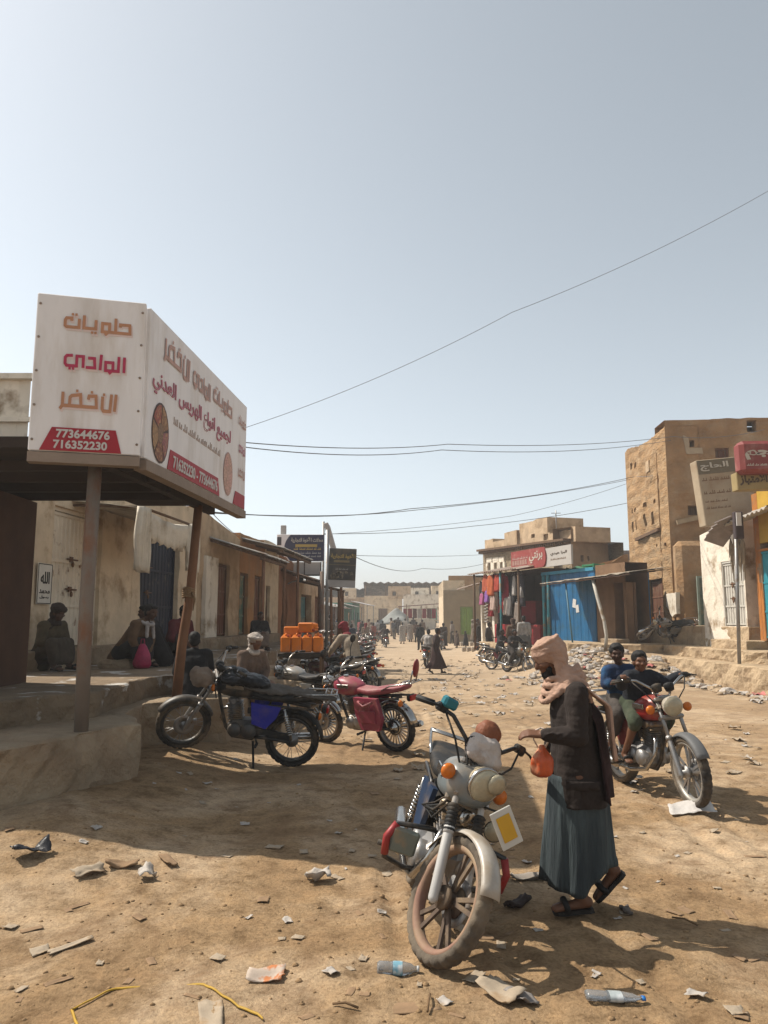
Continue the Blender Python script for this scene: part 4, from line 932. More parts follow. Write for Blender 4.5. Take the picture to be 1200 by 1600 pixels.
t, w, hh = slant_sign('shop_sign', 'white shop sign with black lettering right of the faded red sign', RF, 853, 857, 886, 893, M('sign_greyish', (.6, .55, .5), .6, .06, 3), off=.45)
lettering('البرا هيدي', w * .2, w * .85, hh * .55, hh * .75, dk_, t, -.006, .03); small_print(w * .2, w * .8, hh * .3, hh * .42, br_, t, -.004)
# white framed stall left of the clothes stall
F2 = Fac((5.0, 40), (5.15, 36.2)); t = thing('white_stall', 'small whitewashed stall with pillars left of the clothes stall', 'stall', F2.o, F2.a)
m = MB(); wall(m, 0, F2.L, -.2, 3.6, [(.5, 1.5, .4, 2.5), (2.2, 3.3, .4, 2.5)], 2, .3, .04, .4); m.build('wall', whitew, t)
gate_door(t, (.5, 1.5, .4, 2.5), M('cream_shutter', (.5, .44, .35), .7), .2, 2, None, False, .2); gate_door(t, (2.2, 3.3, .4, 2.5), M('cream_shutter', (0, 0, 0)), .2, 2, None, False, .2)
m = MB(); stick_roof(m, -.3, F2.L + .2, .2, -1.2, 3.55, 3.2, .03, .2); m.build('awning', M('dusty_tin', (0, 0, 0)), t)
# ================================================================ far end of the street
def far_shop(name, label, Fq, zt, holes, mat, doorm, z0=-.5, group=None, depth=8, parapet=None):
    t = thing(name, label, 'shop', Fq.o, Fq.a, group); m = MB(); wall(m, 0, Fq.L, z0, zt, holes, depth, .3, .04, 1.0, seed=len(label)); m.build('wall', mat, t)
    for h in holes: gate_door(t, h, doorm, .12, 2, None, False, .4)
    return t
green_d = M('green_door', (.09, .3, .2), .6, .15, 3, .1, 20, col2=DUST, c2s=3); lime_d = M('lime_green_shutter', (.24, .36, .06), .6, .12, 3); cream_d = M('cream_shutter', (.5, .44, .35), .7)
F1 = Fac((-15.5, 112), (-9.2, 112)); far_shop('far_shop', 'distant cream shop with two green doors nearest the sign poles', F1, 4.6, [(1.2, 2.6, 1, 3.2), (4.2, 5.6, 1, 3.2)], plaster, green_d)
F1 = Fac((-9.1, 111), (-2.9, 111)); far_shop('far_shop', 'distant cream shop with two green doors under a raised corrugated roof', F1, 4.8, [(1.0, 2.4, 1, 3.2), (4.0, 5.2, 1, 3.2)], mud_pale, green_d)
F1 = Fac((-2.8, 110), (2.6, 110)); far_shop('far_shop', 'distant pale shop with brown doorway behind the tarpaulin tent', F1, 5.0, [(2.0, 3.3, 1, 3.2)], plaster, wood)
F1 = Fac((2.7, 108), (8.8, 107)); far_shop('far_shop', 'distant whitewashed shop with green doorway behind the red cloth stalls', F1, 5.1, [(3.5, 4.7, 1, 3.2)], whitew, green_d)
def far_roof(label, x0, x1, y0, z0, z1, dp):
    t = thing('shed_roof', label, 'roof', (x0, y0, z0)); w = x1 - x0; m = MB(); nn = int(w / .9); vs = []
    m.X = Matrix.Rotation(0, 4, 'Z')
    stick_roof(m, 0, w, dp, 0, 0, z1 - z0, .12, 1.1, .05); m.build('roof_sheet', M('dark_corrugated', (.1, .07, .06), .7, .25, .8, 0, col2=(.3, .22, .17), c2s=.5), t)
    for i in range(5): q = lerp(.3, w - .3, i / 4); MB().cyl((q, .4, -2), (q, .4, z1 - z0 - .15), .12, n=6).build('post', wood, t)
far_roof('lower dark corrugated shed roof on posts behind the far shops', -14.5, -2.5, 113, 4.7, 6.1, 9)
far_roof('higher dark corrugated shed roof on posts behind the far shops', -3.0, 9.5, 112.5, 5.2, 7.0, 10)
for i, (x, w, c) in enumerate(((-6.2, 2.2, plaster), (.6, 3.2, mud_pale), (3.8, 2.6, whitew), (6.7, 2, plaster))):
    t = thing('roof_room', ['small cream block on the far shop roof left of the tent', 'mud coloured block on the far roof below the high shed', 'white block on the far roof right of the mud coloured one', 'cream block on the far roof next to the green shutter house'][i], 'roof room', (x, 110.3 - .6 * i, 4.6))
    m = MB(); wall(m, 0, w, 0, 1.5 + .25 * (i % 2), [(.6, 1.1, .4, 1)], 1.6, .2, .05, .5); m.build('wall', c, t)
# house with the green shutter, right of the far row
K = Vector((4.75, 62, 0)); GF = Fac((4.75, 62), (9.6, 61)); GS = Fac((5.1, 72), (4.75, 62)); gh = thing('shutter_house', 'two storey cream and brown house with a lime green shutter', 'house', K)
MB.GX = fmat(GF, K); r = GF.rect(719, 948, 739, 976); r = (r[0], r[1], .45, r[3])
m = MB(); wall(m, 0, GF.L, -.4, GF.hit(730, 922)[1], [r], 9, .3, .03, .6); m.build('wall', M('khaki_wall', (.36, .27, .16), .9, .15, 2, .3, 10), gh); gate_door(gh, r, lime_d, .15, 2, None, False, .3)
q = GF.hit(722, 899)[1]; m = MB(); m.X = MB.GX @ Matrix.Translation((0, .3, 0)); wall(m, .4, GF.L, GF.hit(730, 922)[1] - .1, q, [(2.6, 3.3, 5.0, 5.9)], 8, .3, .03, .6); m.build('upper_wall', mud, gh)
MB.GX = fmat(GS, K); hs = [(1 + 2.2 * i, 1.9 + 2.2 * i, 3.6, 4.8) for i in range(4)]
m = MB(); wall(m, 0, GS.L - .02, -.4, lambda x: GF.hit(690, 905)[1] - .3 + .02 * x, hs, 2, .3, .04, .6, flat=True); m.build('wall', plaster, gh)
for h_ in hs: window(gh, h_, whitew, 1, .1)
MB.GX = None
t = thing('utility_pole', 'slim pole at the left corner of the lime shutter house', 'pole', on(690, 985)); MB().tube([(0, 0, 0), (0, 0, 4.6)], [.07, .05], 8).build('pole', steel, t)
# tarpaulin tent
p = on(607, 987); t = thing('tarpaulin_tent', 'grey white tarpaulin slung over poles at the end of the street', 'tent', p); m = MB()
rows = [[(-2.3 + 4.4 * u, -2 + 3.2 * k, max(.15, 2.7 * (1 - abs(u - .72) / .75) ** .8 * (1 - .55 * abs(2 * k - 1)) + .22 * nz(u * 5, k * 5, 2) - .25 * sin(pi * k))) for u in [i / 26 for i in range(27)]] for k in [j / 18 for j in range(19)]]
m.loft(rows, True, False, False); o = m.build('tarpaulin', M('tarp_grey', (.33, .34, .32), .8, .2, 2, .2, 8, col2=(.2, .19, .17), c2s=1), t); sm = o.modifiers.new('t', 'SOLIDIFY'); sm.thickness = .02
for q in ((-2, 0, .8), (1.9, 0, 2.85), (1.9, -1.5, 1.8), (-2, -1.5, .3)): MB().cyl((q[0], q[1], -.1), q, .05, n=6).build('tent_pole', wood, t)
# red cloth stalls
t = thing('cloth_stall', 'row of red cloth panels under a long thin awning beside the tent', 'stall', on(655, 984)); b = t.location
m = MB(); m.box((0, 0, .6), (3.6, .3, 1.2)); m.build('counter', whitew, t)
for i in range(7): m = MB(); m.loft([[(-1.75 + .52 * i + .46 * k, -.2 + .03 * sin(k * 9 + i), z) for k in [q / 8 for q in range(9)]] for z in (1.25, 1.7, 2.3)], True, False, False); m.build('cloth_panel', [M('red_cloth', (0, 0, 0)), M('brown_cloth', (.16, .05, .035), .9), M('white_cloth2', (.6, .55, .5), .9)][(0, 0, 1, 2, 0, 1, 0)[i]], t)
m = MB(); m.bar((-2.3, -.4, 2.5), (2.6, -.4, 2.85), 1.6, .06); m.build('awning', M('dark_red_awning', (.2, .06, .05), .8), t)
for q in (-2.2, .2, 2.4): MB().cyl((q, -1, -.2), (q, -1, 2.6), .04, n=6).build('post', wood, t)
t = thing('parasol_heap', 'collapsed cream parasol over a heap of goods below the lime shutter', 'parasol', on(715, 985)); m = MB()
m.loft([[(r_ * cos(a) , r_ * .7 * sin(a), z + .12 * sin(4 * a)) for a in [2 * pi * i / 24 for i in range(24)]] for r_, z in ((1.7, .75), (1.3, 1.05), (.7, 1.3), (.1, 1.42))], True); m.build('canopy', M('cream_canvas', (.6, .48, .26), .9, .1), t)
m = MB()
for i in range(12): m.ball((1.3 * nz(i, 1) * 2, .7 * nz(i, 2) * 2, .25 + .1 * nz(i, 3)), (.4, .35, .32), n=10, m=7)
m.build('goods', M('brown_goods', (.2, .12, .07), .9, .3, 3), t)
for i, (px, py) in enumerate(((652, 978), (672, 980), (690, 980))):
    t = thing('market_table', ['low white market counter at the far end of the street', 'grey market counter left of the lime shutter house', 'dusty market counter nearest the utility pole'][i], 'table', on(px, py)); MB().box((0, 0, .75), (1.5, .8, .08), bev=.02).build('table_top', [whitew, concrete, plaster][i], t)
    for q in ((-.65, -.3), (.65, -.3), (-.65, .3), (.65, .3)): MB().box((q[0], q[1], .36), (.08, .08, .7)).build('leg', wood, t)
# sacks and blocks lined up in the street
for i in range(9):
    p = on(722 + 7.5 * (i % 6) + 3 * (i // 6), 1009 + 9 * (i // 6)); t = thing('stone_block', 'pale stone block in the rows lined up on the street below the red stall', 'stone', p, .3 * nz(i, 1), 'pale stone blocks lined up in the street')
    MB().box((0, 0, .13), (.26, .2, .28), bev=.05).build('block', M('pale_block', (.5, .42, .33), .9, .2, 5, .3, 14), t)
# ---- sign cluster and poles on the left of the street
nav = M('navy_sign', (.03, .028, .085), .5, .08, 4, .03); gol = M('yellow_letter', (.62, .42, .1), .5, .05); blk = M('black_sign', (.05, .042, .038), .5, .1, 4, .03, col2=(.12, .09, .06), c2s=2); pale_p = M('pale_board', (.52, .49, .47), .7, .1, 3, .1)
def stand_sign(label, px0, py0, px1, py1, Y, mat, tilt=0., th=.12):
    a = at(px0, py1, Y); b = at(px1, py0, Y); t = thing('shop_sign', label, 'sign', a); t.rotation_euler = (0, tilt, 0)
    w, hh = b.x - a.x, b.z - a.z; MB().box((w / 2, th / 2, hh / 2), (w, th, hh), bev=.01).build('sign_board', mat, t); return t, w, hh
t, w, hh = stand_sign('navy blue sign with gold Arabic heading held between poles', 432, 835, 507, 877, 30, M('sign_white', (0, 0, 0)))
poly = [(w * .22 + .16 * w * (((i / 12) * 2 - 1) ** 2) * .8 - .06 * w, -.006, hh * (.985 - .97 * i / 12)) for i in range(13)]
MB().prism(poly + [(w * .995, -.006, hh * .015), (w * .995, -.006, hh * .985)], (0, -.006, 0)).build('navy_field', nav, t)
lettering('محلات الأخوة التجارية', w * .3, w * .97, hh * .68, hh * .9, cream, t, -.018, .03)
m = MB(); m.box((w * .62, -.016, hh * .58), (w * .46, .006, hh * .1), bev=.002); m.build('yellow_strip', gol, t)
small_print(w * .36, w * .93, hh * .4, hh * .52, gol, t, -.015, seed=3); small_print(w * .3, w * .93, hh * .26, hh * .36, pale_p, t, -.015, seed=4); small_print(w * .3, w * .93, hh * .14, hh * .23, pale_p, t, -.015, seed=5)
m = MB(); m.box((w * .05, -.01, hh * .75), (w * .09, .01, hh * .3)); m.box((w * .08, -.01, hh * .3), (w * .14, .01, hh * .36)); m.build('picture_panel', M('dark_picture', (.07, .06, .07), .6, .4, 20), t)
t, w, hh = stand_sign('tall black sign with gold Arabic heading right of the navy sign', 512, 856, 555, 917, 26.5, pale_p, radians(2.2))
MB().box((w / 2, -.006, hh * .59), (w, .012, hh * .81)).build('black_field', blk, t)
lettering('الأخوة التجارية', w * .07, w * .97, hh * .72, hh * .87, gol, t, -.018, .03)
MB().box((w * .47, -.016, hh * .665), (w * .58, .006, hh * .055)).build('gold_strip', M('dull_gold', (.3, .22, .1), .6), t); MB().box((w * .5, -.016, hh * .575), (w * .98, .006, hh * .012)).build('gold_line', M('dull_gold', (0, 0, 0)), t)
small_print(w * .22, w * .72, hh * .44, hh * .49, pale_p, t, -.015, seed=8)
m = MB(); rn = random.Random(4)
for i in range(26): m.box((w * rn.uniform(.12, .9), -.014, hh * rn.uniform(.24, .4)), (w * rn.uniform(.03, .12), .004, hh * rn.uniform(.02, .07)), Euler((0, rn.uniform(-.5, .5), 0)))
m.build('picture_panel', M('goods_picture', (.25, .2, .14), .6, .7, 25), t)
t, w, hh = stand_sign('row of three blank pale panels below the navy sign', 431, 878, 502, 898, 30.3, pale_p)
m = MB()
for q in (.24, .63, .995): m.box((w * q, -.01, hh / 2), (.04, .03, hh))
m.box((w / 2, -.01, -.02), (w, .05, .06)); m.build('panel_frame', M('dark_frame', (.1, .08, .07), .7), t)
def pole(label, px0, py0, px1, py1, Y, r, mat=steel, z0=None, name='sign_pole'):
    a = at(px0, py0, Y); a.z = gz(a.x, a.y) if z0 is None else z0; b = at(px1, py1, Y); t = thing(name, label, 'pole', a); MB().tube([(0, 0, 0), tuple(b - a)], r, 10).build('pole', mat, t); return t
pole('tall thin pole rising above the right end of the navy sign', 504, 1010, 505.5, 815, 30.2, .05)
pole('stout pipe pole standing left of the black sign', 502, 1010, 503, 893, 29.6, .09, pole_m)
pole('grey pole carrying the left edge of the black sign', 510, 1015, 512, 828, 26.7, .06)
pole('short left leg under the black sign', 519, 1016, 517, 916, 26.6, .05, pole_rust); pole('short right leg under the black sign', 531, 1016, 533, 916, 26.6, .05, pole_rust)
t = thing('shop_sign', 'narrow pale sign board seen edge-on behind the black sign', 'sign', at(513, 858, 27.2)); MB().box((.05, .3, .45), (.16, 1.2, .95), Euler((0, -.28, 0)), .02).build('sign_board', M('pale_pinkish', (.55, .47, .42), .7), t)
t = thing('shop_sign', 'small pale upright board above the left end of the navy sign', 'sign', at(438, 836, 30.1)); MB().box((.11, .1, .2), (.22, .1, .4), None, .02).build('sign_board', pale_p, t)
t = thing('wall_lamp', 'curved arm lamp on the crumbling red-brown shop corner', 'lamp', at(452, 905, 29.5)); m = MB(); m.tube([(-.5, 0, -.5), (-.2, 0, -.25), (.1, 0, -.1), (.35, -.02, -.05)], .03, 8); m.build('lamp_arm', steel, t); MB().ball((.42, -.02, .0), (.13, .12, .12), n=12, m=8).build('lamp_head', dark, t)
for i, (px, h_) in enumerate(((478, 2.6), (492, 2.9), (523, 2.4), (545, 2.2))):
    p = on(px, 1003); t = thing('awning_pole', ['thin pole left of the sign poles in the shaded row', 'thin pole by the tin awning just left of the sign poles', 'thin pole among the parked motorcycles below the black sign', 'thin pole right of the black sign near the far tent'][i], 'pole', p); MB().tube([(0, 0, 0), (.05 * nz(i, 1), 0, h_)], .035, 8).build('pole', pole_rust, t)
# stalls in the shade at the far left, beyond the last shop
for i, (px, py, w, h_, c, lb) in enumerate(((486, 1003, 3.2, 2.5, (.07, .3, .33), 'teal fronted stall in the shade just left of the sign poles'), (500, 997, 3.4, 2.7, (.55, .46, .36), 'cream stall with thin awning behind the sign poles'), (518, 992, 4, 2.8, (.2, .1, .07), 'brown stall with thin awning between the sign poles and black sign'), (536, 989, 4.4, 2.9, (.5, .4, .3), 'sandy stall with thin awning below the black sign'), (556, 987, 4.5, 3.0, (.1, .32, .22), 'green stall with thin awning right of the black sign'))):
    p = on(px, py); t = thing('market_stall', lb, 'stall', p, radians(82)); cm = M('stall_front_%d' % i, c, .8, .2, 2)
    m = MB(); wall(m, -w / 2, w / 2, -.4, h_, [(-w * .35, -w * .05, .1, 2.0), (w * .08, w * .4, .7, 2.0)], 2.2, .25, .03, .6); m.build('wall', cm, t)
    m = MB(); m.X = Matrix.Identity(4); stick_roof(m, -w / 2 - .2, w / 2 + .2, .1, -1.7, h_ + .15, h_ - .25, .02, .25, .02); m.build('awning', [tin, M('pale_board', (0, 0, 0)), tin_dark][i % 3], t)
    for q in (-w / 2 + .1, w / 2 - .1): MB().cyl((q, -1.55, -.3), (q, -1.55, h_ - .25), .035, n=8).build('post', steel, t)
# ---- overhead cables
def cable(label, pts, r=.012, sag=.0):
    r *= .62
    P = [at(*p) for p in pts]; out = []
    for a, b in zip(P, P[1:]):
        for i in range(16): k = i / 16; q = a.lerp(b, k); q.z -= sag * 4 * k * (1 - k); out.append(q)
    out.append(P[-1]); o = MB().tube(out, r, 6).build('cable', M('cable_black', (.2, .2, .21), .7), None); tag(o, label, 'cable')
cable('single thin cable climbing steeply across the sky to the upper right', [(384, 668, 12), (800, 488, 12.5), (1215, 290, 13)], .007, .12)
cable('upper of two cables from the white sign to the mud tower', [(300, 683, 13), (700, 694, 20), (1052, 682, 27.3), (1195, 671, 27)], .016, .15)
cable('lower of two cables from the white sign to the mud tower', [(300, 687, 13), (690, 703, 20), (1048, 688, 27.4)], .016, .2)
cable('cable running from behind the white sign up to the middle of the tower', [(318, 799, 14), (640, 795, 22), (990, 745, 30.5), (1092, 722, 27)], .018, .15)
cable('twin cable just below the one reaching the middle of the tower', [(318, 801, 14.1), (640, 798, 22), (985, 749, 31)], .016, .1)
cable('long cable from the sign poles to the tower low on the left', [(505, 834, 30), (740, 822, 33), (985, 785, 34)], .02, .1)
cable('faint cable rising from the sign poles towards the tower', [(505, 835, 30), (800, 806, 36), (990, 752, 34)], .016, .1)
cable('far faint cable hanging between black sign and mansion', [(557, 871, 27), (660, 888, 45), (790, 870, 46)], .02, .3)
cable('far faint cable strung level above the market street', [(557, 868, 27), (790, 864, 46)], .016, .1)
cable('short cable sloping from the white sign end down to the lean-to', [(330, 800, 11), (378, 840, 21)], .01, .05)
# ================================================================ motorcycles
rubber = M('tyre_rubber', (.025, .023, .022), .9, .2, 12, .25, 60, col2=DUST, c2s=3, lo=.42, hi=.7, c2=.55)
rubber_d = M('dusty_tyre', (.045, .04, .036), .95, .2, 12, .3, 60, col2=(.3, .235, .165), c2s=3.5, lo=.34, hi=.66, c2=.85)
chrome = M('chrome', (.6, .58, .55), .22, .05, 8, .02, 40, .95, col2=DUST, c2s=5, lo=.5, hi=.75, c2=.6)
alu = M('cast_aluminium', (.42, .41, .4), .45, .1, 8, .15, 50, .7, col2=DUST, c2s=6, lo=.48, hi=.7, c2=.7)
blackp = paint('black_paint', (.015, .015, .016), .4, .4); blackm = M('black_plastic', (.02, .02, .02), .7, .2, 8, .1, 40, col2=DUST, c2s=5, lo=.5, hi=.75, c2=.4)
vinyl = M('black_vinyl', (.02, .019, .018), .6, .2, 6, .2, 25, col2=DUST, c2s=4, lo=.5, hi=.75, c2=.4)
amber = M('amber_lens', (.75, .2, .02), .25, .1, 10, .1, 80); redl = M('red_lens', (.5, .02, .015), .25, .1, 10, .1, 80)
glass_h = M('lamp_glass', (.6, .55, .4), .12, .1, 20, .25, 60, .2, col2=DUST, c2s=4, lo=.45, hi=.7, c2=.5)
cloth_w = M('wrapping_cloth', (.62, .55, .5), .95, .2, 8, .5, 25, col2=(.45, .35, .28), c2s=6)
def ell(cx, cy, cz, rx, ry, rz, R=None): return (V(cx, cy, cz), (rx, ry, rz), R)
def motorcycle(label, rear, front, lean=0., steer=0., tank=None, rim=None, tyre=None, seat_m=None, spokes='alloy', fender=None, group='motorcycles in the market street', wb=1.26, detail=True,
               side=None, lampm=None, crash=False, plate=False, cover_dash=False, sheet=None, tall_back=False, mirrors=True, rack=True, stand=True, flap=False, fork_m=None, spoke_m=None, eng_m=None, name='motorcycle'):
    """forward = local +x, left = local +y; the origin is where the rear tyre meets the ground"""
    tank = tank or blackp; rim = rim or alu; tyre = tyre or rubber; seat_m = seat_m or vinyl; fender = fender or chrome; side = side or tank; lampm = lampm or chrome; fork_m = fork_m or alu
    rear = Vector(rear); front = Vector(front); d = front - rear; rz = atan2(d.y, d.x)
    T = thing(name, label, 'motorcycle', rear, rz, group, lean); T.rotation_euler = (lean, -atan2(d.z, math.hypot(d.x, d.y)), rz)
    R_ = .305; fx = wb
    ax = Vector((-sin(radians(27)), 0, cos(radians(27)))); ao = Vector((fx, 0, R_)) + Vector((-.045, 0, 0))
    S = Matrix.Translation(ao) @ Matrix.Rotation(steer, 4, ax) @ Matrix.Translation(-ao)
    I = Matrix.Identity(4)
    def B(X=I): m = MB(); m.X = X; return m
    def wheel(cx, X, front_):
        w = B(X); c = V(cx, 0, R_); ay = V(0, 1, 0)
        w.lathe([(.0, -.075), (.022, -.075), (.022, -.05), (.055, -.05), (.06, -.03), (.045, -.02), (.045, .02), (.075, .03), (.075, .045), (.022, .05), (.022, .075), (0, .075)], c, ay, 20)
        rr_ = R_ - (.068 if spokes == 'alloy' else .078)
        if spokes == 'alloy':
            for k in range(5):
                for o in (-.16, .16):
                    a = 2 * pi * k / 5 + .3; p = c + V(cos(a + o * .7) * .045, 0, sin(a + o * .7) * .045); q = c + V(cos(a + o) * rr_, 0, sin(a + o) * rr_)
                    w.bar(p, q, .022, .016, (0, 1, 0))
        elif spokes == 'slat':
            for k in range(24): a = 2 * pi * k / 24; w.bar(c + V(cos(a) * .08, 0, sin(a) * .08), c + V(cos(a) * rr_, 0, sin(a) * rr_), .02, .012, (0, 1, 0))
            w.lathe([(.06, -.015), (.1, -.02), (.1, .02), (.06, .015)], c, ay, 24, True)
        else:
            for k in range(28):
                a = 2 * pi * k / 28; s_ = 1 if k % 2 else -1; b = a + (.35 if k % 4 < 2 else -.35)
                w.tube([c + V(cos(a) * .05, s_ * .035, sin(a) * .05), c + V(cos(b) * rr_, 0, sin(b) * rr_)], .0028, 4)
        W_ = w.build('wheel', spoke_m or (alu if spokes != 'slat' else chrome), T)
        w = B(X); k = .03 if front_ else .036
        w.lathe([(rr_, -k), (rr_ + .022, -k * 1.1), (rr_ + .022, -k * .8), (rr_ + .006, -k * .6), (rr_ + .006, k * .6), (rr_ + .022, k * .8), (rr_ + .022, k * 1.1), (rr_, k), (rr_ - .012, k * .5), (rr_ - .012, -k * .5)], c, ay, 48, True); w.build('rim', rim, W_)
        w = B(X); k = .043 if front_ else .054; prof = [(R_ - .06, -k * .6), (R_ - .04, -k * .92), (R_ - .018, -k), (R_ - .008, -k * .8), (R_ - .001, -k * .45), (R_, 0), (R_ - .001, k * .45), (R_ - .008, k * .8), (R_ - .018, k), (R_ - .04, k * .92), (R_ - .06, k * .6)]
        w.lathe(prof, c, ay, 112, True, True, lambda kk, i: -.011 if (2 <= i <= 8 and (kk + (2 if i > 5 else 0) * 1) % 4 == 0) else 0); w.build('tyre', tyre, W_)
    wheel(0, I, False); wheel(fx, S, True)
    # frame and swing arm
    m = B(); hx = fx - .31; hz = .84
    m.tube([(hx, 0, hz), (hx - .06, 0, .62), (hx - .16, 0, .34), (hx - .25, 0, .24), (.45, 0, .24), (.33, 0, .36)], .02, 8); m.tube([(hx, 0, hz + .02), (.55, 0, .7), (.2, .0, .72), (-.15, 0, .7)], .022, 8)
    for s_ in (-1, 1): m.tube([(.45, s_ * .1, .3), (.2, s_ * .115, .31), (0, s_ * .12, R_)], .02, 8); m.tube([(.42, s_ * .09, .34), (.3, s_ * .12, .68), (-.2, s_ * .12, .7)], .014, 8); m.tube([(.4, s_ * .06, .26), (.36, s_ * .2, .27), (.36, s_ * .27, .27)], .012, 6)
    m.build('frame', blackp, T)
    for s_ in (-1, 1): m = B(); m.tube([(.36, s_ * .225, .27), (.36, s_ * .33, .27)], .017, 8); m.build('footpeg', blackm, T)
    # engine: crankcase, cylinder with fins, head, carburettor
    m = B(); m.box((.56, 0, .36), (.34, .24, .2), Euler((0, .06, 0)), .05); m.lathe([(.0, -.165), (.075, -.16), (.085, -.14), (.085, .14), (.075, .16), (0, .165)], (.48, 0, .36), (0, 1, 0), 20); m.lathe([(0, -.16), (.07, -.155), (.08, -.13), (.08, .13), (.07, .155), (0, .16)], (.64, 0, .35), (0, 1, 0), 20)
    E_ = m.build('engine', eng_m or alu, T)
    m = B(); ca = V(.655, 0, .44); cd = V(.2, 0, .98).normalized()
    for i in range(9): q = ca + cd * (.02 + .021 * i); m.box(q, (.17 - .012 * (i % 2), .17 - .012 * (i % 2), .008), Euler((0, .2, 0)), .003)
    m.cyl(ca, ca + cd * .2, .065, n=12); m.box(ca + cd * .225, (.13, .15, .06), Euler((0, .2, 0)), .02); m.cyl(ca + cd * .22 + V(0, -.1, 0), ca + cd * .22 + V(0, .1, 0), .03, n=10); m.build('cylinder', M('engine_fins', (.3, .29, .28), .5, .2, 8, .1, 40, .6, col2=DUST, c2s=6), E_)
    m = B(); m.cyl((.54, 0, .55), (.38, 0, .57), .035, n=10); m.box((.47, 0, .54), (.07, .08, .1), None, .015); m.build('carburettor', blackm, E_)
    # exhaust on the right
    m = B(); m.tube([(.72, -.04, .56), (.82, -.07, .52), (.84, -.1, .4), (.74, -.14, .26), (.5, -.16, .22), (.25, -.165, .23)], .02, 10); m.tube([(.28, -.165, .23), (.22, -.17, .235), (.1, -.172, .26), (-.28, -.175, .33), (-.31, -.175, .335)], [.022, .042, .045, .043, .03], 14); m.build('exhaust', chrome, T)
    # tank
    m = B(); sec = []
    for x, w, zt, zb in ((.93, .07, .86, .76), (.9, .12, .905, .72), (.82, .15, .935, .7), (.7, .158, .93, .69), (.58, .14, .89, .7), (.5, .1, .845, .72), (.47, .06, .82, .74)):
        sec.append([V(x, w * (abs(cos(a)) ** .7) * (1 if cos(a) > 0 else -1) * (1 if sin(a) < 0 else .96), lerp(zb, zt, .5) + (zt - zb) / 2 * (abs(sin(a)) ** .75) * (1 if sin(a) > 0 else -1)) for a in [2 * pi * i / 24 for i in range(24)]])
    m.loft(sec); tk = m.build('fuel_tank', tank, T); m = B(); m.cyl((.76, 0, .925), (.76, 0, .955), .035, n=14); m.build('filler_cap', chrome, tk)
    if detail:
        m = B()
        for s_ in (-1, 1): m.box((.7, s_ * .155, .83), (.2, .012, .05), None, .005)
        m.build('tank_badge', chrome, tk)
    # side panels and seat
    for s_ in (-1, 1):
        m = B(); m.prism([(.5, s_ * .1, .68), (.46, s_ * .11, .45), (.3, s_ * .125, .42), (.2, s_ * .125, .55), (.16, s_ * .125, .68)], (0, s_ * .03, 0)); m.build('side_panel', side, T)
    m = B(); sec = []
    for x, w, zt, th in ((.55, .08, .8, .05), (.48, .11, .815, .08), (.3, .135, .8, .09), (.1, .145, .83, .1), (-.1, .14, .85, .09), (-.24, .12, .86, .07), (-.28, .08, .86, .04)):
        sec.append([V(x, w * (abs(cos(a)) ** .6) * (1 if cos(a) > 0 else -1), zt - th / 2 + th / 2 * (abs(sin(a)) ** .6) * (1 if sin(a) > 0 else -1) + .006 * nz(x * 9, a)) for a in [2 * pi * i / 20 for i in range(20)]])
    m.loft(sec); m.build('seat', seat_m, T)
    # mudguards
    def guard(cx, a0, a1, rad, w, X, nm, mat):
        m = B(X); rows = []
        for i in range(17):
            a = lerp(a0, a1, i / 16); row = []
            for j in range(9): t_ = (j / 8 - .5) * 2; r = rad - .03 * t_ * t_ * abs(t_); row.append((cx + r * cos(a), w * t_, R_ + r * sin(a)))
            rows.append(row)
        m.loft(rows, True, False, False); o = m.build(nm, mat, T); sd_ = o.modifiers.new('t', 'SOLIDIFY'); sd_.thickness = .004; return o
    guard(fx, radians(28), radians(158), R_ + .035, .06, S, 'front_mudguard', fender); guard(0, radians(20), radians(168), R_ + .05, .075, I, 'rear_mudguard', fender if not flap else blackm)
    if flap and plate: m = B(); m.prism([(-.36, -.07, .42), (-.36, .07, .42), (-.4, .075, .12), (-.39, .05, .07), (-.39, -.05, .07), (-.4, -.075, .12)], (-.012, 0, 0)); m.build('mud_flap', M('mud_flap_rubber', (.1, .07, .045), .9, .2, 5, col2=DUST, c2s=3), T)
    # fork
    fa = V(-.454, 0, .891)
    for s_ in (-1, 1):
        m = B(S); a = V(fx, s_ * .088, R_); m.capsule(a + V(0, 0, -.02), a + fa * .3, .026, .026, 12); m.cyl(a + fa * .3, a + fa * .68, .017, n=12); m.cyl(a + fa * .29, a + fa * .33, .029, n=12); m.build('fork_leg', fork_m, T)
    for k in (.5, .67): m = B(S); m.box(V(fx, 0, R_) + fa * k, (.07, .23, .035), Euler((0, radians(-27), 0)), .01); m.build('fork_clamp', alu, T)
    m = B(S); m.cyl(V(fx, -.1, R_), V(fx, .1, R_), .011, n=8); m.build('front_axle', steel, T)
    m = B(S); m.lathe([(.05, .042), (.115, .044), (.115, .048), (.05, .05)], V(fx, 0, R_), (0, 1, 0), 28, True); m.box(V(fx - .1, .06, R_ + .06), (.07, .04, .06), None, .01); m.build('brake_disc', steel, T)
    # bars, lamp, dials, indicators
    top = V(fx, 0, R_) + fa * .7
    m = B(S); m.tube([top + V(-.02, -.06, .0), top + V(-.03, -.1, .08), top + V(-.07, -.22, .16), top + V(-.13, -.31, .17), top + V(-.22, -.385, .15)], .012, 8); m.tube([top + V(-.02, .06, .0), top + V(-.03, .1, .08), top + V(-.07, .22, .16), top + V(-.13, .31, .17), top + V(-.22, .385, .15)], .012, 8); m.tube([top + V(-.02, -.06, .0), top + V(-.02, .06, 0)], .012, 8)
    hb = m.build('handlebar', chrome, T)
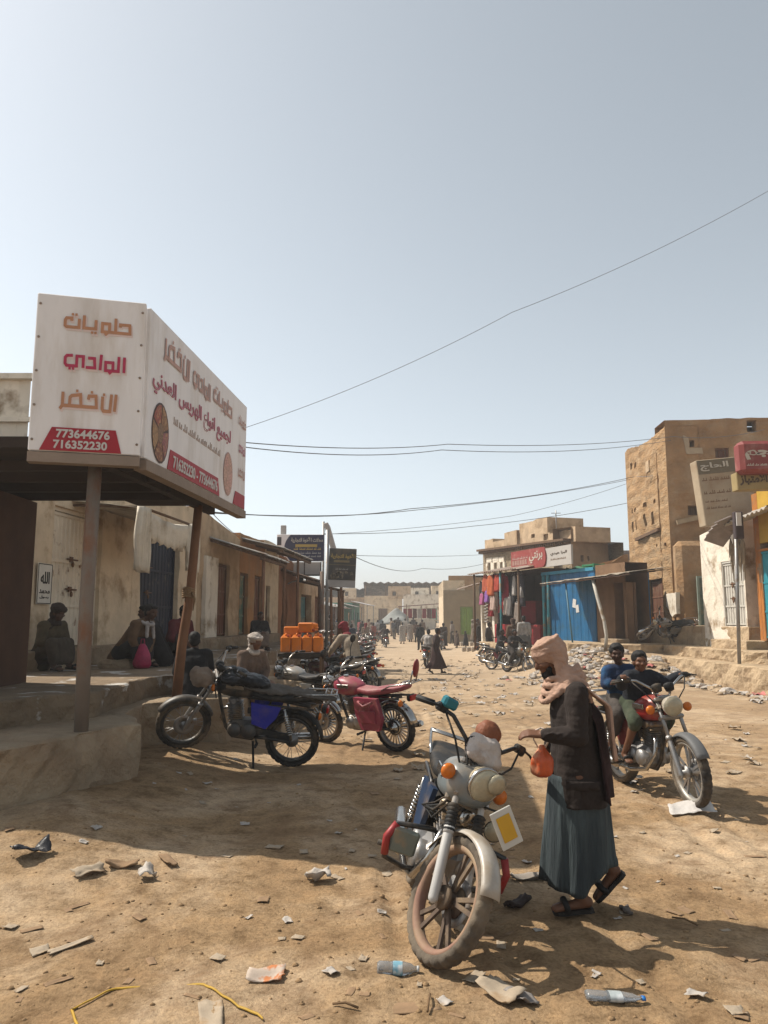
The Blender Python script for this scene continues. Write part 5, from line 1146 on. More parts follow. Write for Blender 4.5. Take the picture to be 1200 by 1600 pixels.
    for s_ in (-1, 1):
        m = B(S); m.cyl(top + V(-.145, s_ * .322, .168), top + V(-.225, s_ * .39, .15), .018, n=10); m.build('grip', blackm, hb)
        m = B(S); m.box(top + V(-.11, s_ * .285, .17), (.05, .07, .05), None, .012); m.tube([top + V(-.08, s_ * .3, .175), top + V(-.1, s_ * .36, .165), top + V(-.16, s_ * .43, .15)], .007, 6); m.build('lever', blackm, hb)
        m = B(S); m.tube([top + V(-.08, s_ * .27, .16), top + V(.02, s_ * .2, .06), top + V(.04, s_ * .05, -.12), top + V(.0, s_ * .02, -.3)], .006, 6); m.build('cable', blackm, hb)
        if mirrors:
            m = B(S); m.tube([top + V(-.1, s_ * .28, .18), top + V(-.1, s_ * .32, .3), top + V(-.12, s_ * .37, .38)], .006, 6); m.ball(top + V(-.12, s_ * .39, .42), (.02, .075, .05), None, 14, 8); m.build('mirror', blackm, hb)
    lp = top + V(.12, 0, -.07); m = B(S); m.lathe([(0, -.1), (.035, -.08), (.065, -.055), (.086, 0), (.092, .03), (.092, .045), (.085, .048)], lp, V(.97, 0, -.1), 28)
    m.bar(top + V(.0, -.1, -.12), lp + V(-.02, -.1, 0), .02, .03); m.bar(top + V(.0, .1, -.12), lp + V(-.02, .1, 0), .02, .03); hl = m.build('headlight', lampm, T)
    m = B(S); m.lathe([(.09, .04), (.08, .058), (.05, .07), (0, .075)], lp, V(.97, 0, -.1), 28); m.build('lens', glass_h, hl)
    m = B(S)
    for s_ in (-1, 1): m.lathe([(0, -.045), (.04, -.04), (.048, 0), (.048, .02), (0, .025)], top + V(.0, s_ * .06, .09), V(-.5, 0, .86), 20)
    ds = m.build('instrument_dials', blackm, T)
    if cover_dash:
        m = MB(); m.ball(top + V(-.0, 0, .09), (.08, .11, .07), n=20, m=12); m.ball(top + V(.03, 0, .04), (.07, .12, .05), n=20, m=12)
        me = remesh(m, .012, 3, lambda c: .012 * nz(c.x * 16, c.y * 16, c.z * 16) + .006 * nz(c.x * 40, c.y * 40, c.z * 40))
        for v in me.vertices: v.co = S @ v.co
        link('cloth_cover', me, cloth_w, T)
        m = MB(); m.ball(top + V(-.03, 0, .165), (.065, .075, .075), n=20, m=12); me = remesh(m, .01, 2, lambda c: .008 * nz(c.x * 22, c.y * 22, c.z * 22))
        for v in me.vertices: v.co = S @ v.co
        link('leather_cover', me, M('brown_leather', (.27, .09, .04), .6, .25, 9, .4, 40), T)
    for X, px_, pz_, nm in ((S, top.x + .06, top.z - .1, 'f'), (I, -.26, .66, 'r')):
        for s_ in (-1, 1) if not (plate and nm == 'r') else ():
            m = B(X); m.cyl((px_, s_ * .08, pz_), (px_, s_ * .15, pz_), .009, n=6); dx = 1 if nm == 'f' else -1; m.lathe([(0, -.03), (.03, -.025), (.04, 0), (.04, .008)], (px_, s_ * .18, pz_), (dx, 0, 0), 14); q = m.build('indicator', blackm, T)
            m = B(X); m.lathe([(.042, .006), (.042, .015), (.03, .032), (0, .038)], (px_, s_ * .18, pz_), (dx, 0, 0), 14); m.build('lens', amber, q)
    # tail lamp, rack, shocks, chain guard, stand
    m = B(); m.box((-.31, 0, .7), (.06, .15, .08), None, .02); q = m.build('tail_light', blackm, T); m = B(); m.box((-.345, 0, .7), (.03, .14, .07), None, .012); m.build('lens', redl, q)
    if rack:
        m = B()
        for s_ in (-1, 1): m.tube([(.05, s_ * .14, .8), (-.1, s_ * .15, .86), (-.38, s_ * .13, .9), (-.42, s_ * .1, .9)], .01, 6)
        for x in (-.3, -.36, -.42): m.tube([(x, -.13, .9), (x, .13, .9)], .008, 6)
        if tall_back: m.tube([(-.36, -.06, .88), (-.42, -.06, 1.05)], .01, 6); m.tube([(-.36, .06, .88), (-.42, .06, 1.05)], .01, 6)
        rk = m.build('rack', chrome, T)
        if tall_back: m = B(); m.ball((-.43, 0, 1.07), (.03, .055, .12), Euler((0, -.25, 0)), 18, 10); m.build('backrest', paint('red_vinyl', (.3, .025, .03), .45, .3), rk)
    for s_ in (-1, 1):
        m = B(); a = V(.0, s_ * .14, R_ + .03); b = V(.12, s_ * .14, .66); m.cyl(a, b, .016, n=8)
        for i in range(9): m.lathe([(.026, -.007), (.034, 0), (.026, .007)], a.lerp(b, .2 + .075 * i), b - a, 12)
        m.build('shock_absorber', chrome, T)
    m = B(); m.bar((.42, .125, .38), (.02, .125, .36), .03, .07); m.build('chain_guard', blackm, T)
    if stand: m = B(); m.tube([(.42, .1, .25), (.36, .26, .06), (.34, .3, .0 - .04)], .013, 6); m.box((.335, .305, -.045), (.07, .05, .012)); m.build('kickstand', blackm, T)
    if crash:
        m = B(); m.tube([(hx - .12, 0, .5), (hx - .02, -.14, .52), (hx, -.3, .5), (hx, -.335, .42), (hx, -.32, .32), (hx - .06, -.2, .28), (hx - .14, 0, .28)], .015, 8); m.tube([(hx - .12, 0, .5), (hx - .02, .14, .52), (hx, .3, .5), (hx, .335, .42), (hx, .32, .32), (hx - .06, .2, .28), (hx - .14, 0, .28)], .015, 8); cb = m.build('crash_bar', blackp, T)
        for s_ in (-1, 1): m = B(); m.tube([(hx, s_ * .3, .5), (hx, s_ * .335, .42), (hx, s_ * .32, .33)], .021, 10); m.build('red_sleeve', paint('red_rubber', (.4, .02, .02), .5, .3), cb)
        m = B(); m.lathe([(.0, -.05), (.04, -.045), (.055, 0), (.055, .01)], (hx + .02, .2, .62), (1, 0, 0), 18); q = m.build('spot_lamp', blackm, T); m = B(); m.lathe([(.052, .008), (.04, .018), (0, .022)], (hx + .02, .2, .62), (1, 0, 0), 18); m.build('lens', glass_h, q)
        m = B(); m.box((hx + .0, -.24, .42), (.03, .15, .14), Euler((0, .2, 0)), .02); m.build('leg_shield', M('grey_green_shield', (.2, .23, .2), .4, .1, 5, .05, col2=DUST, c2s=4), T)
    if plate:
        Pm = S @ Matrix.Translation((fx + .17, -.01, R_ + .45)) @ Matrix.Rotation(radians(48), 4, 'X') @ Matrix.Rotation(radians(-14), 4, 'Y')
        m = B(Pm); m.box((0, 0, 0), (.008, .115, .18), None, .003); q = m.build('number_plate', M('plate_white', (.72, .69, .62), .5, .05), T); m = B(Pm); m.box((.006, 0, .0), (.006, .075, .12), None, .003); m.build('plate_panel', M('plate_yellow', (.75, .42, .03), .5, .08), q)
        m = B(S); m.tube([top + V(.0, .08, -.2), (fx + .1, .06, R_ + .5), (fx + .16, .02, R_ + .47)], .006, 6); m.build('plate_stay', blackm, T)
    return T
# --- the motorcycles one can see well
ff = paint('greyish_tank', (.2, .23, .24), .3, .5)
r_ = on(646, 1383); f_ = on(668, 1503)
MAIN_WB = (f_ - r_).length
MAIN = motorcycle('muddy motorcycle leaning on its stand in the foreground with a yellow and white plate', r_, f_, radians(-18), radians(24), tank=ff, spoke_m=M('dusty_spokes', (.13, .09, .065), .7, .2, 6, .1, 30, .2, col2=DUST, c2s=5, lo=.45, hi=.7), rim=paint('faded_red_rim', (.33, .17, .12), .8, .95, 0, .3, .6), tyre=rubber_d, fender=paint('pale_fender', (.55, .5, .43), .4, .6), side=paint('blue_panel', (.02, .045, .1), .4, .5), lampm=paint('cream_lamp', (.62, .55, .38), .4, .6), crash=True, plate=True, cover_dash=True, mirrors=False, flap=True, fork_m=M('white_fork', (.62, .6, .57), .4, .08, 6, .05, col2=DUST, c2s=5, lo=.55, hi=.75), group=None, wb=(f_ - r_).length)
# odds and ends on the foreground motorcycle
_ao = V(MAIN_WB - .045, 0, .305); _S = Matrix.Translation(_ao) @ Matrix.Rotation(radians(24), 4, V(-sin(radians(27)), 0, cos(radians(27)))) @ Matrix.Translation(-_ao); _t = V(MAIN_WB - .318, 0, .929)
hbar = [o for o in COL.objects if o.parent == MAIN and o.name.startswith('handlebar')][0]; hbar.data.materials[0] = blackp
hlamp = [o for o in COL.objects if o.parent == MAIN and o.name.startswith('headlight')][0]
def ob(): m = MB(); m.X = _S; return m
m = ob(); m.box(_t + V(-.1, -.26, .21), (.06, .09, .06), None, .012); m.build('brake_reservoir', M('teal_plastic', (.02, .2, .25), .5, .15), MAIN)
m = ob(); m.box(_t + V(.05, 0, -.2), (.03, .24, .07), Euler((0, -.4, 0)), .008); m.build('fork_brace', M('brace_grey', (.3, .28, .25), .5, .15, 6, .1, 30, .4, col2=DUST, c2s=5), MAIN)
for s_ in (-1, 1):
    m = ob(); a = V(MAIN_WB, s_ * .088, .305) + V(-.454, 0, .891) * .31
    for i in range(7): m.lathe([(.024, -.012), (.034, 0), (.024, .012)], a + V(-.454, 0, .891) * (.02 * i), V(-.454, 0, .891), 14)
    m.build('fork_gaiter', blackm, MAIN)
m = ob()
for i in range(9):
    y0_ = -.12 + .03 * i; m.tube([_t + V(-.02, y0_, .08), _t + V(.07 + .02 * nz(i, 1), y0_ * .8 + .03 * nz(i, 2), -.02), _t + V(.05, y0_ * .5, -.16), _t + V(-.12, y0_ * .4, -.3 - .04 * (i % 3)), _t + V(-.25, y0_ * .3, -.36)], .005 + .002 * (i % 2), 6)
m.build('wiring', blackm, MAIN)
lp_ = _t + V(.12, 0, -.07)
m = ob(); m.lathe([(.088, .05), (.094, .045), (.097, .03), (.092, .02), (.084, .03)], lp_, V(.97, 0, -.1), 32, True); m.build('lamp_rim', chrome, hlamp)
m = ob(); m.lathe([(0, .06), (.05, .066), (.055, .085), (.035, .095), (0, .097)], lp_ + V(.0, .03, .035), V(.97, .1, -.05), 20); m.build('lamp_bulge', glass_h, hlamp)
m = ob(); m.lathe([(0, -.03), (.05, -.025), (.055, .0), (.03, .012), (0, .016)], _t + V(.02, .1, -.28), (1, 0, 0), 20); m.build('horn', chrome, MAIN)
r_ = on(450, 1196); f_ = on(284, 1171); 
BLK = motorcycle('black motorcycle with blue side panel leaning in the shade against the raised pavement', r_, f_, radians(-9), radians(22), tank=blackp, side=paint('royal_blue_panel', (.02, .025, .4), .35, .25), spokes='wire', rim=paint('black_rim', (.03, .028, .025), .5, .4), eng_m=M('dark_engine', (.12, .115, .11), .6, .2, 8, .15, 50, .5, col2=DUST, c2s=6, lo=.5, hi=.75, c2=.5), flap=True, fender=paint('grey_fender', (.06, .055, .05), .5, .45), group=None, wb=min(1.36, (f_ - r_).length), lampm=paint('wrapped_lamp', (.3, .22, .16), .8, .5), mirrors=False); BLK.scale = (1.02,) * 3
r_ = on(621, 1174); f_ = r_ + V(-.98, .8, -.02)
PINK = motorcycle('dark pink motorcycle with slatted chrome wheels and padded seat beside the black one', r_, f_, radians(-8), radians(12), tank=paint('pink_tank', (.4, .05, .09), .45, .5), side=paint('pink_panel', (.36, .045, .085), .5, .5), seat_m=M('pink_vinyl', (.36, .09, .1), .55, .12, 5, .25, 18, col2=(.45, .2, .18), c2s=3), spokes='slat', tall_back=True, fender=chrome, group=None, wb=1.26)
m = MB(); m.prism([(.5, .135, .7), (.48, .145, .5), (.38, .165, .3), (.08, .175, .3), (.02, .17, .45), (.1, .15, .7)], (0, .06, 0)); m.box((.26, .23, .47), (.28, .02, .16), None, .008); m.build('saddle_bag', paint('pink_panel', (0, 0, 0)), PINK)
m = MB(); m.tube([(.4, .22, .66), (.3, .24, .6), (.15, .235, .66)], .02, 6)
for i in range(6): m.box((.2 + .03 * i, .235, .6), (.016, .012, .1 + .03 * (i % 2)))
m.build('bag_fringe', M('pink_vinyl', (0, 0, 0)), PINK)
r_ = on(974, 1221); f_ = on(1066, 1258)
RIDE = motorcycle('motorcycle with red tank and dusty alloy wheels carrying two boys', r_, f_, radians(2), radians(-6), tank=paint('red_tank', (.38, .02, .02), .35, .35), side=paint('dark_red_panel', (.2, .02, .02), .4, .5), rim=M('bare_alloy', (.5, .47, .42), .5, .1, 6, .05, 40, .5, col2=DUST, c2s=4), tyre=rubber_d, lampm=M('plastic_wrap', (.6, .53, .42), .3, .25, 9, .9, 16, bd=.04), fender=M('grey_plastic', (.16, .16, .16), .6, .1), stand=False, mirrors=False, rack=True, group=None, wb=1.24)
# ================================================================ people
def skin_m(n, c): return M(n, c, .6, .12, 6, .1, 40)
skin_a = skin_m('brown_skin', (.19, .085, .045)); skin_b = skin_m('dark_brown_skin', (.1, .045, .026)); hair_m = M('black_hair', (.012, .01, .009), .7, .3, 20, .5, 60)
def fab(n, c, var=.15, c2=None, s=7., st=(1, 1, 1), bp=.6): return M('fabric_' + n, c, .95, var + .05, s, bp, 14, col2=c2, c2s=3, bd=.03, stretch=st)
def vj(d): return {k: Vector(v) for k, v in d.items()}
def mirror(d, keys=('sh', 'el', 'wr', 'hip', 'kn', 'an', 'toe')):
    for k in keys:
        if k + 'R' not in d and k + 'L' in d: a = d[k + 'L']; d[k + 'R'] = (a[0], -a[1], a[2])
    return d
def hand(m, w, d, n_, curl=.5, s=1., right=False, point=False):
    """palm, four fingers of different length and a thumb; n_ = the way the palm faces"""
    d = d.normalized(); n_ = (n_ - d * n_.dot(d)).normalized(); lat = d.cross(n_) * (1 if right else -1); p = w + d * .02 * s
    for o in (-.027, -.009, .009, .027): m.capsule(w + lat * o * .6 * s, w + d * .085 * s + lat * o * s, .014 * s, .0115 * s, 8)
    for i, (o, L) in enumerate(((-.03, .062), (-.01, .078), (.01, .084), (.03, .074))):
        q = w + d * .088 * s + lat * o * s; a = 0; dd = d
        for k in range(3):
            a += curl * (.75 if k == 0 else 1) * (.85 + .1 * i); dd = d * cos(a) + n_ * sin(a); e = q + dd * L * s * (.44, .32, .24)[k]; m.capsule(q, e, (.0095, .0085, .0075)[k] * s, (.0085, .0075, .0065)[k] * s, 8); q = e
    q = w + d * .025 * s + lat * .03 * s; t1 = (d * .7 + lat * .6 + n_ * .35).normalized(); e = q + t1 * .045 * s; m.capsule(q, e, .013 * s, .0105 * s, 8); t2 = (d * .9 + n_ * (.3 + curl * .5) + lat * .1).normalized(); m.capsule(e, e + t2 * .034 * s, .0105 * s, .008 * s, 8)
def headmat(J):
    f = J.get('look', V(1, 0, 0)).normalized(); up = J.get('up', V(0, 0, 1)); l = up.cross(f).normalized(); u = f.cross(l)
    R = Matrix((f, l, u)).transposed(); return Matrix.Translation(J['head']) @ R.to_4x4()
def head_shape(m, J, s=1., beard=False):
    X = m.X; m.X = headmat(J)
    m.ball((-.008 * s, 0, .025 * s), (.098 * s, .077 * s, .095 * s), n=20, m=14); m.ball((.03 * s, 0, -.035 * s), (.062 * s, .06 * s, .075 * s), n=16, m=12); m.ball((.062 * s, 0, -.083 * s), (.026 * s, .03 * s, .024 * s), n=10, m=8)
    m.capsule((.083 * s, 0, .02 * s), (.108 * s, 0, -.022 * s), .011 * s, .016 * s, 8); m.ball((.098 * s, 0, -.026 * s), (.016 * s, .021 * s, .011 * s), n=10, m=6)
    m.capsule((.08 * s, -.045 * s, .036 * s), (.088 * s, 0, .032 * s), .014 * s, .013 * s, 8); m.capsule((.08 * s, .045 * s, .036 * s), (.088 * s, 0, .032 * s), .014 * s, .013 * s, 8)
    m.capsule((.084 * s, -.02 * s, -.055 * s), (.084 * s, .02 * s, -.055 * s), .011 * s, None, 8); m.capsule((.078 * s, -.042 * s, -.015 * s), (.06 * s, -.058 * s, -.02 * s), .02 * s, None, 8); m.capsule((.078 * s, .042 * s, -.015 * s), (.06 * s, .058 * s, -.02 * s), .02 * s, None, 8)
    for y in (-1, 1): m.ball((-.01 * s, y * .08 * s, -.01 * s), (.022 * s, .011 * s, .033 * s), n=10, m=8)
    m.X = X
def body(J, s=1., vox=.012, curl=.5):
    m = MB(); m.X = None
    m.capsule(J['hipL'], J['hipR'], .098 * s); mid = J['pelvis'].lerp(J['chest'], .5)
    for y in (-.05, .05):
        o = (J['shL'] - J['shR']).normalized() * y * s; m.chain([(*(J['pelvis'] + o), .105 * s), (*(mid + o), .098 * s), (*(J['chest'] + o), .112 * s)])
    m.capsule(J['shL'], J['shR'], .062 * s); m.capsule(J['chest'], J['neck'], .1 * s, .06 * s); m.capsule(J['neck'], J['head'], .056 * s, .05 * s); head_shape(m, J, s)
    for q in 'LR':
        m.chain([(*J['sh' + q], .056 * s), (*J['el' + q], .041 * s), (*J['wr' + q], .028 * s)]); e = J['el' + q]; w = J['wr' + q]; d = (w - e).normalized(); m.capsule(e.lerp(w, .25), e.lerp(w, .3), .042 * s)
        pn = J.get('palm' + q, V(0, (-1 if q == 'L' else 1) * .8, -.6)); hand(m, w, J.get('hd' + q, d), pn, J.get('curl' + q, curl), s, q == 'R')
        h, k, a, t = (J[n + q] for n in ('hip', 'kn', 'an', 'toe')); m.chain([(*h, .086 * s), (*k, .056 * s), (*a, .037 * s)]); m.capsule(k.lerp(a, .25) + V(-.012, 0, 0), k.lerp(a, .38) + V(-.012, 0, 0), .055 * s, .05 * s)
        m.capsule(a + V(0, 0, -.02 * s) - (t - a).normalized() * .03 * s, t, .034 * s, .024 * s); sd_ = (t - a).cross(V(0, 0, 1)).normalized()
        for o in (-.03, 0, .03): m.capsule(a.lerp(t, .6) + sd_ * o * s, t + sd_ * o * s, .022 * s, .016 * s, 8)
    return remesh(m, vox, 3)
def folds(a, f, seed=0.): return lambda c: a * nz(c.x * f + seed, c.y * f, c.z * f * .5) + a * .5 * nz(c.x * f * 2.3, c.y * f * 2.3 + seed, c.z * f * 1.1)
def shirt(J, s=1., ex=.02, sleeve=1., hem=.15, flare=.0, vox=.015, fold=.008, seed=0.):
    """upper garment: torso, sleeves to the share given of each arm, hem reaching below the pelvis"""
    m = MB(); m.X = None; up = (J['chest'] - J['pelvis']).normalized(); mid = J['pelvis'].lerp(J['chest'], .5); lo = J['pelvis'] - up * hem * s
    for y in (-.06, .06):
        o = (J['shL'] - J['shR']).normalized() * y * s; m.chain([(*(lo + o * (1 + flare * 3)), (.11 + flare) * s + ex), (*(J['pelvis'] + o), (.112 + flare * .5) * s + ex), (*(mid + o), .105 * s + ex), (*(J['chest'] + o), .12 * s + ex)])
    m.capsule(J['shL'], J['shR'], .066 * s + ex); m.capsule(J['chest'], J['chest'].lerp(J['neck'], .9), .105 * s + ex, .062 * s + ex)
    for q in 'LR':
        e = J['el' + q]; w = J['wr' + q]
        if sleeve <= .5: m.capsule(J['sh' + q], J['sh' + q].lerp(e, sleeve * 2), .062 * s + ex, .055 * s + ex)
        else: m.chain([(*J['sh' + q], .062 * s + ex), (*e, .05 * s + ex), (*e.lerp(w, (sleeve - .5) * 2 * .97), .037 * s + ex)])
    return remesh(m, vox, 4, folds(fold, 9, seed))
def trousers(J, s=1., ex=.02, to=1., vox=.015):
    m = MB(); m.X = None; m.capsule(J['hipL'], J['hipR'], .105 * s + ex)
    for q in 'LR':
        h, k, a = J['hip' + q], J['kn' + q], J['an' + q]
        if to <= .5: m.capsule(h, h.lerp(k, to * 2), .09 * s + ex, .07 * s + ex)
        else: m.chain([(*h, .092 * s + ex), (*k, .064 * s + ex), (*k.lerp(a, (to - .5) * 2 * .95), .05 * s + ex)])
    return remesh(m, vox, 4, folds(.006, 10, 2))
def skirt(J, ztop, zhem, ex=.05, nf=7, amp=.06, flare=.05, n=56, rows=16, wmul=1.):
    def legx(q, z):
        h, k, a = J['hip' + q], J['kn' + q], J['an' + q]
        if z >= h.z: return h
        if z >= k.z: return h.lerp(k, (h.z - z) / max(1e-3, h.z - k.z))
        return k.lerp(a, min(1, (k.z - z) / max(1e-3, k.z - a.z)))
    rings = []
    for i in range(rows):
        t = i / (rows - 1); z = lerp(ztop, zhem, t); a, b = legx('L', z), legx('R', z); c = (a + b) / 2; rx = abs(a.x - b.x) / 2 + .105 + ex * .5 + flare * t; ry = (abs(a.y - b.y) / 2 + .09 + ex + flare * t) * wmul
        rings.append([(c.x + rx * cos(th) * (1 + amp * (.25 + t) * cos(nf * th + 1.3 * t)), c.y + ry * sin(th) * (1 + amp * (.25 + t) * cos(nf * th + 1.3 * t)), z + .012 * cos(3 * th + 1) * t) for th in [2 * pi * k / n for k in range(n)]])
    m = MB(); m.X = None; m.loft(rings, True, False); return m
def seat_cloth(J, s=1., ex=.03, vox=.016, hang=True):
    """wrap skirt over the thighs of a seated person"""
    m = MB(); m.X = None; m.capsule(J['hipL'], J['hipR'], .11 * s + ex)
    for u in (0, .25, .5, .75, 1):
        h = J['hipL'].lerp(J['hipR'], u); k = J['knL'].lerp(J['knR'], u); a = J['anL'].lerp(J['anR'], u); m.chain([(*h, .085 * s + ex), (*k, .062 * s + ex), (*k.lerp(a, .75 if hang else .3), .05 * s + ex)])
    return remesh(m, vox, 5, folds(.009, 11, 4))
def hair_cap(J, s=1., vol=1.):
    m = MB(); m.X = headmat(J); m.ball((-.03 * s, 0, .052 * s), (.096 * s * vol, .086 * s * vol, .088 * s * vol), n=20, m=14); m.ball((-.05 * s, 0, .0), (.062 * s, .08 * s, .09 * s), n=16, m=10); m.ball((.025 * s, 0, .095 * s), (.06 * s, .064 * s, .034 * s), n=14, m=8); return remesh(m, .009, 2, lambda c: .007 * nz(c.x * 40, c.y * 40, c.z * 40))
def wrap_cap(J, s=1., big=1., roll=True, tail=None, drop=0.):
    """turban or headscarf: a cap, twisted rolls, and cloth falling on the neck"""
    m = MB(); m.X = headmat(J); m.ball((-.018 * s, 0, .065 * s), (.12 * s * big, .105 * s * big, .1 * s * big), n=22, m=14)
    if roll:
        for k in range(3):
            pts = [(-.005 * s + (.098 + .006 * k) * s * big * cos(a), (.083 + .006 * k) * s * big * sin(a), (.045 + .022 * k) * s + .022 * s * cos(a + 1.7 * k) ) for a in [2 * pi * i / 20 for i in range(20)]]; m.tube(pts, .023 * s * big, 10, closed=True)
    if drop:
        m.ball((-.04 * s, 0, -.02 * s), (.085 * s, .09 * s, .12 * s), n=18, m=12)
    m.X = None
    if drop:
        nk = J['neck']; bk = J['chest']; f = J.get('look', V(1, 0, 0)); b = V(-f.x, -f.y, 0).normalized() * .07 * s; l = V(-f.y, f.x, 0).normalized()
        m.capsule(nk + b * .6, nk + b * 1.2 - V(0, 0, drop * s), .085 * s, .06 * s); m.capsule(nk + l * .05 * s, nk + l * .11 * s - V(0, 0, drop * .6 * s), .07 * s, .05 * s); m.capsule(nk - l * .05 * s, nk - l * .11 * s - V(0, 0, drop * .6 * s), .07 * s, .05 * s)
        pts = [nk + l * .09 * s * cos(a) - b * 1.1 * sin(a) + V(0, 0, -.015) for a in [2 * pi * i / 14 for i in range(14)]]; m.tube(pts, .035 * s, 10, closed=True)
    return remesh(m, .009, 3, lambda c: .006 * nz(c.x * 22, c.y * 22, c.z * 34) + .003 * nz(c.x * 50, c.y * 50, c.z * 70))
def sandals(J, s, mat, par):
    for q in 'LR':
        a, t = J['an' + q], J['toe' + q]; d = (t - a); dn = d.normalized(); sd_ = d.cross(V(0, 0, 1)).normalized(); up = sd_.cross(dn); m = MB(); m.X = None; base = a - V(0, 0, .02 * s) - up * .045 * s; pts = []
        for u, w in ((-.3, .03), (-.15, .042), (.2, .038), (.6, .05), (.95, .048), (1.12, .03)): pts.append((base.lerp(t - up * .028 * s, u), w))
        poly = [p + sd_ * w * s for p, w in pts] + [p - sd_ * w * s for p, w in reversed(pts)]; m.prism(poly, up * .022 * s); c = a.lerp(t, .62)
        m.tube([c + sd_ * .05 * s - up * .03 * s, c + sd_ * .038 * s + up * .022 * s, c + up * .036 * s, c - sd_ * .038 * s + up * .022 * s, c - sd_ * .05 * s - up * .03 * s], .018 * s, 8); m.build('sandal', mat, par)
def eyes(J, par, s=1.):
    for y in (-1, 1): m = MB(); m.X = headmat(J); m.ball((.083 * s, y * .03 * s, .012 * s), (.008 * s, .009 * s, .0045 * s), n=8, m=6); m.build('eye', M('dark_eye', (.02, .014, .012), .25, .05), par)
def person(label, loc, rz, J, s=1., skin=None, vox=.012, group=None, curl=.5, rot=None):
    o = link('person', body(J, s, vox, curl), skin or skin_a); o.location = loc; o.rotation_euler = rot or (0, 0, rz); tag(o, label, 'person', group); return o
def wear(par, name, me, mat): 
    if isinstance(me, MB): o = me.build(name, mat, par); k = o.modifiers.new('t', 'SOLIDIFY'); k.thickness = .008; return o
    return link(name, me, mat, par)
# ---- the man walking past the parked motorcycle
J = vj(dict(pelvis=(-.02, 0, .8), chest=(-.0, 0, 1.17), neck=(.05, 0, 1.37), head=(.118, 0, 1.505), shL=(-.01, .17, 1.3), shR=(.0, -.17, 1.3), elL=(.0, .24, 1.06), wrL=(.21, .22, 1.06), elR=(.02, -.23, 1.06), wrR=(.12, -.14, .94),
            hipL=(-.02, .09, .8), hipR=(-.03, -.09, .8), knL=(.06, .09, .43), anL=(-.015, .09, .085), toeL=(.15, .1, .035), knR=(-.09, -.09, .44), anR=(-.235, -.08, .2), toeR=(-.13, -.09, .045), look=(1, .12, -.42), hdL=(1, .0, .1), palmL=(.1, -.5, -1)))
J['curlL'] = .55
fp = on(903, 1428); MAN = person('stooping man in peach headscarf, dark jacket and grey-blue skirt walking beside the parked motorcycle', fp, radians(176), J, 1., skin_a, .0075)
eyes(J, MAN); MAN.scale = (.93,) * 3
m = MB(); m.X = headmat(J); m.ball((.055, 0, -.085), (.045, .052, .045), n=14, m=10); m.capsule((.05, .05, -.05), (.075, .0, -.105), .022, .02, 8); m.capsule((.05, -.05, -.05), (.075, .0, -.105), .022, .02, 8); wear(MAN, 'beard', remesh(m, .008, 2, lambda c: .004 * nz(c.x * 60, c.y * 60, c.z * 60)), hair_m)
jk = fab('jacket_brown', (.034, .024, .02), .12, None, 7, (1, 1, .6), .45); m = MB(); m.X = None
def ering(c, rx, ry, n=28): return [(c[0] + rx * cos(a), c[1] + ry * sin(a), c[2]) for a in [2 * pi * k / n for k in range(n)]]
m.loft([ering((-.04, 0, .62), .165, .2), ering((-.04, 0, .72), .16, .2), ering((-.03, 0, .85), .15, .19), ering((-.01, 0, 1.0), .14, .185), ering((.0, 0, 1.16), .135, .19), ering((-.0, 0, 1.28), .115, .18), ering((.03, 0, 1.35), .08, .11)])
m.capsule((-.01, .16, 1.29), (0, -.16, 1.29), .078); m.capsule((-.07, 0, 1.2), (-.03, 0, 1.31), .08, .08)
for q in 'LR':
    m.chain([(*J['sh' + q], .077), (*J['el' + q], .064), (*J['el' + q].lerp(J['wr' + q], .86), .048)])
    e = J['el' + q]
    for i in range(6): c = e.lerp(J['wr' + q], -.0 + .15 * i) if i > 2 else J['sh' + q].lerp(e, .55 + .17 * i); m.tube([c + V((.062 - .008 * (i > 2)) * cos(a), .064 * sin(a), .022 * sin(a * 2 + i)) for a in [2 * pi * k / 12 for k in range(12)]], .009, 6, closed=True)
wear(MAN, 'jacket', remesh(m, .008, 3, lambda c: .012 * nz(c.x * 8, c.y * 8, c.z * 5) + .006 * nz(c.x * 20, c.y * 20, c.z * 13 + 4) + .004 * nz(c.x * 6, c.y * 6, c.z * 40)), jk)
m = MB(); m.X = None
for zz, x0_ in ((.74, -.12), ): m.loft([[(x0_ + .2 * u, .212 + .006 * sin(u * 3), zz + h_) for u in [i / 6 for i in range(7)]] for h_ in (0, .025, .05)], True, False, False)
wear(MAN, 'pocket_flap', m, jk)
# long dark shawl hanging down the back, and the peach headscarf
m = MB(); m.X = None; rows = []
for i in range(30):
    t = i / 29; w = lerp(.09, .19, min(1, t * 2)); z = lerp(1.34, .68, t); bx = -.06 - .11 * sst(0, .3, t) - .05 * t; rows.append([(bx + .06 * (u * u) + .02 * sin(u * 9 + 2 * t) * (.4 + t), u * w, z - .03 * u * u) for u in [k / 13 * 2 - 1 for k in range(14)]])
m.loft(rows, True, False, False); wear(MAN, 'shawl', m, fab('shawl_dark', (.05, .024, .024), .25))
m = MB(); m.X = None; rows = []
for i in range(20):
    t = i / 19; w = lerp(.06, .035, t); z = lerp(1.34, .9, t); bx = -.075 - .12 * sst(0, .3, t) - .04 * t; rows.append([(bx + .012 * sin(u * 6 + 2 * t), .13 + u * w, z) for u in [k / 7 * 2 - 1 for k in range(8)]])
m.loft(rows, True, False, False); peach = fab('peach', (.52, .33, .24), .14, (.58, .4, .31), 9); wear(MAN, 'scarf_tail', m, peach)
m = MB(); m.X = headmat(J); m.ball((-.008, 0, .042), (.115, .097, .094), n=24, m=16); m.ball((-.04, 0, -.01), (.068, .082, .085), n=20, m=12)
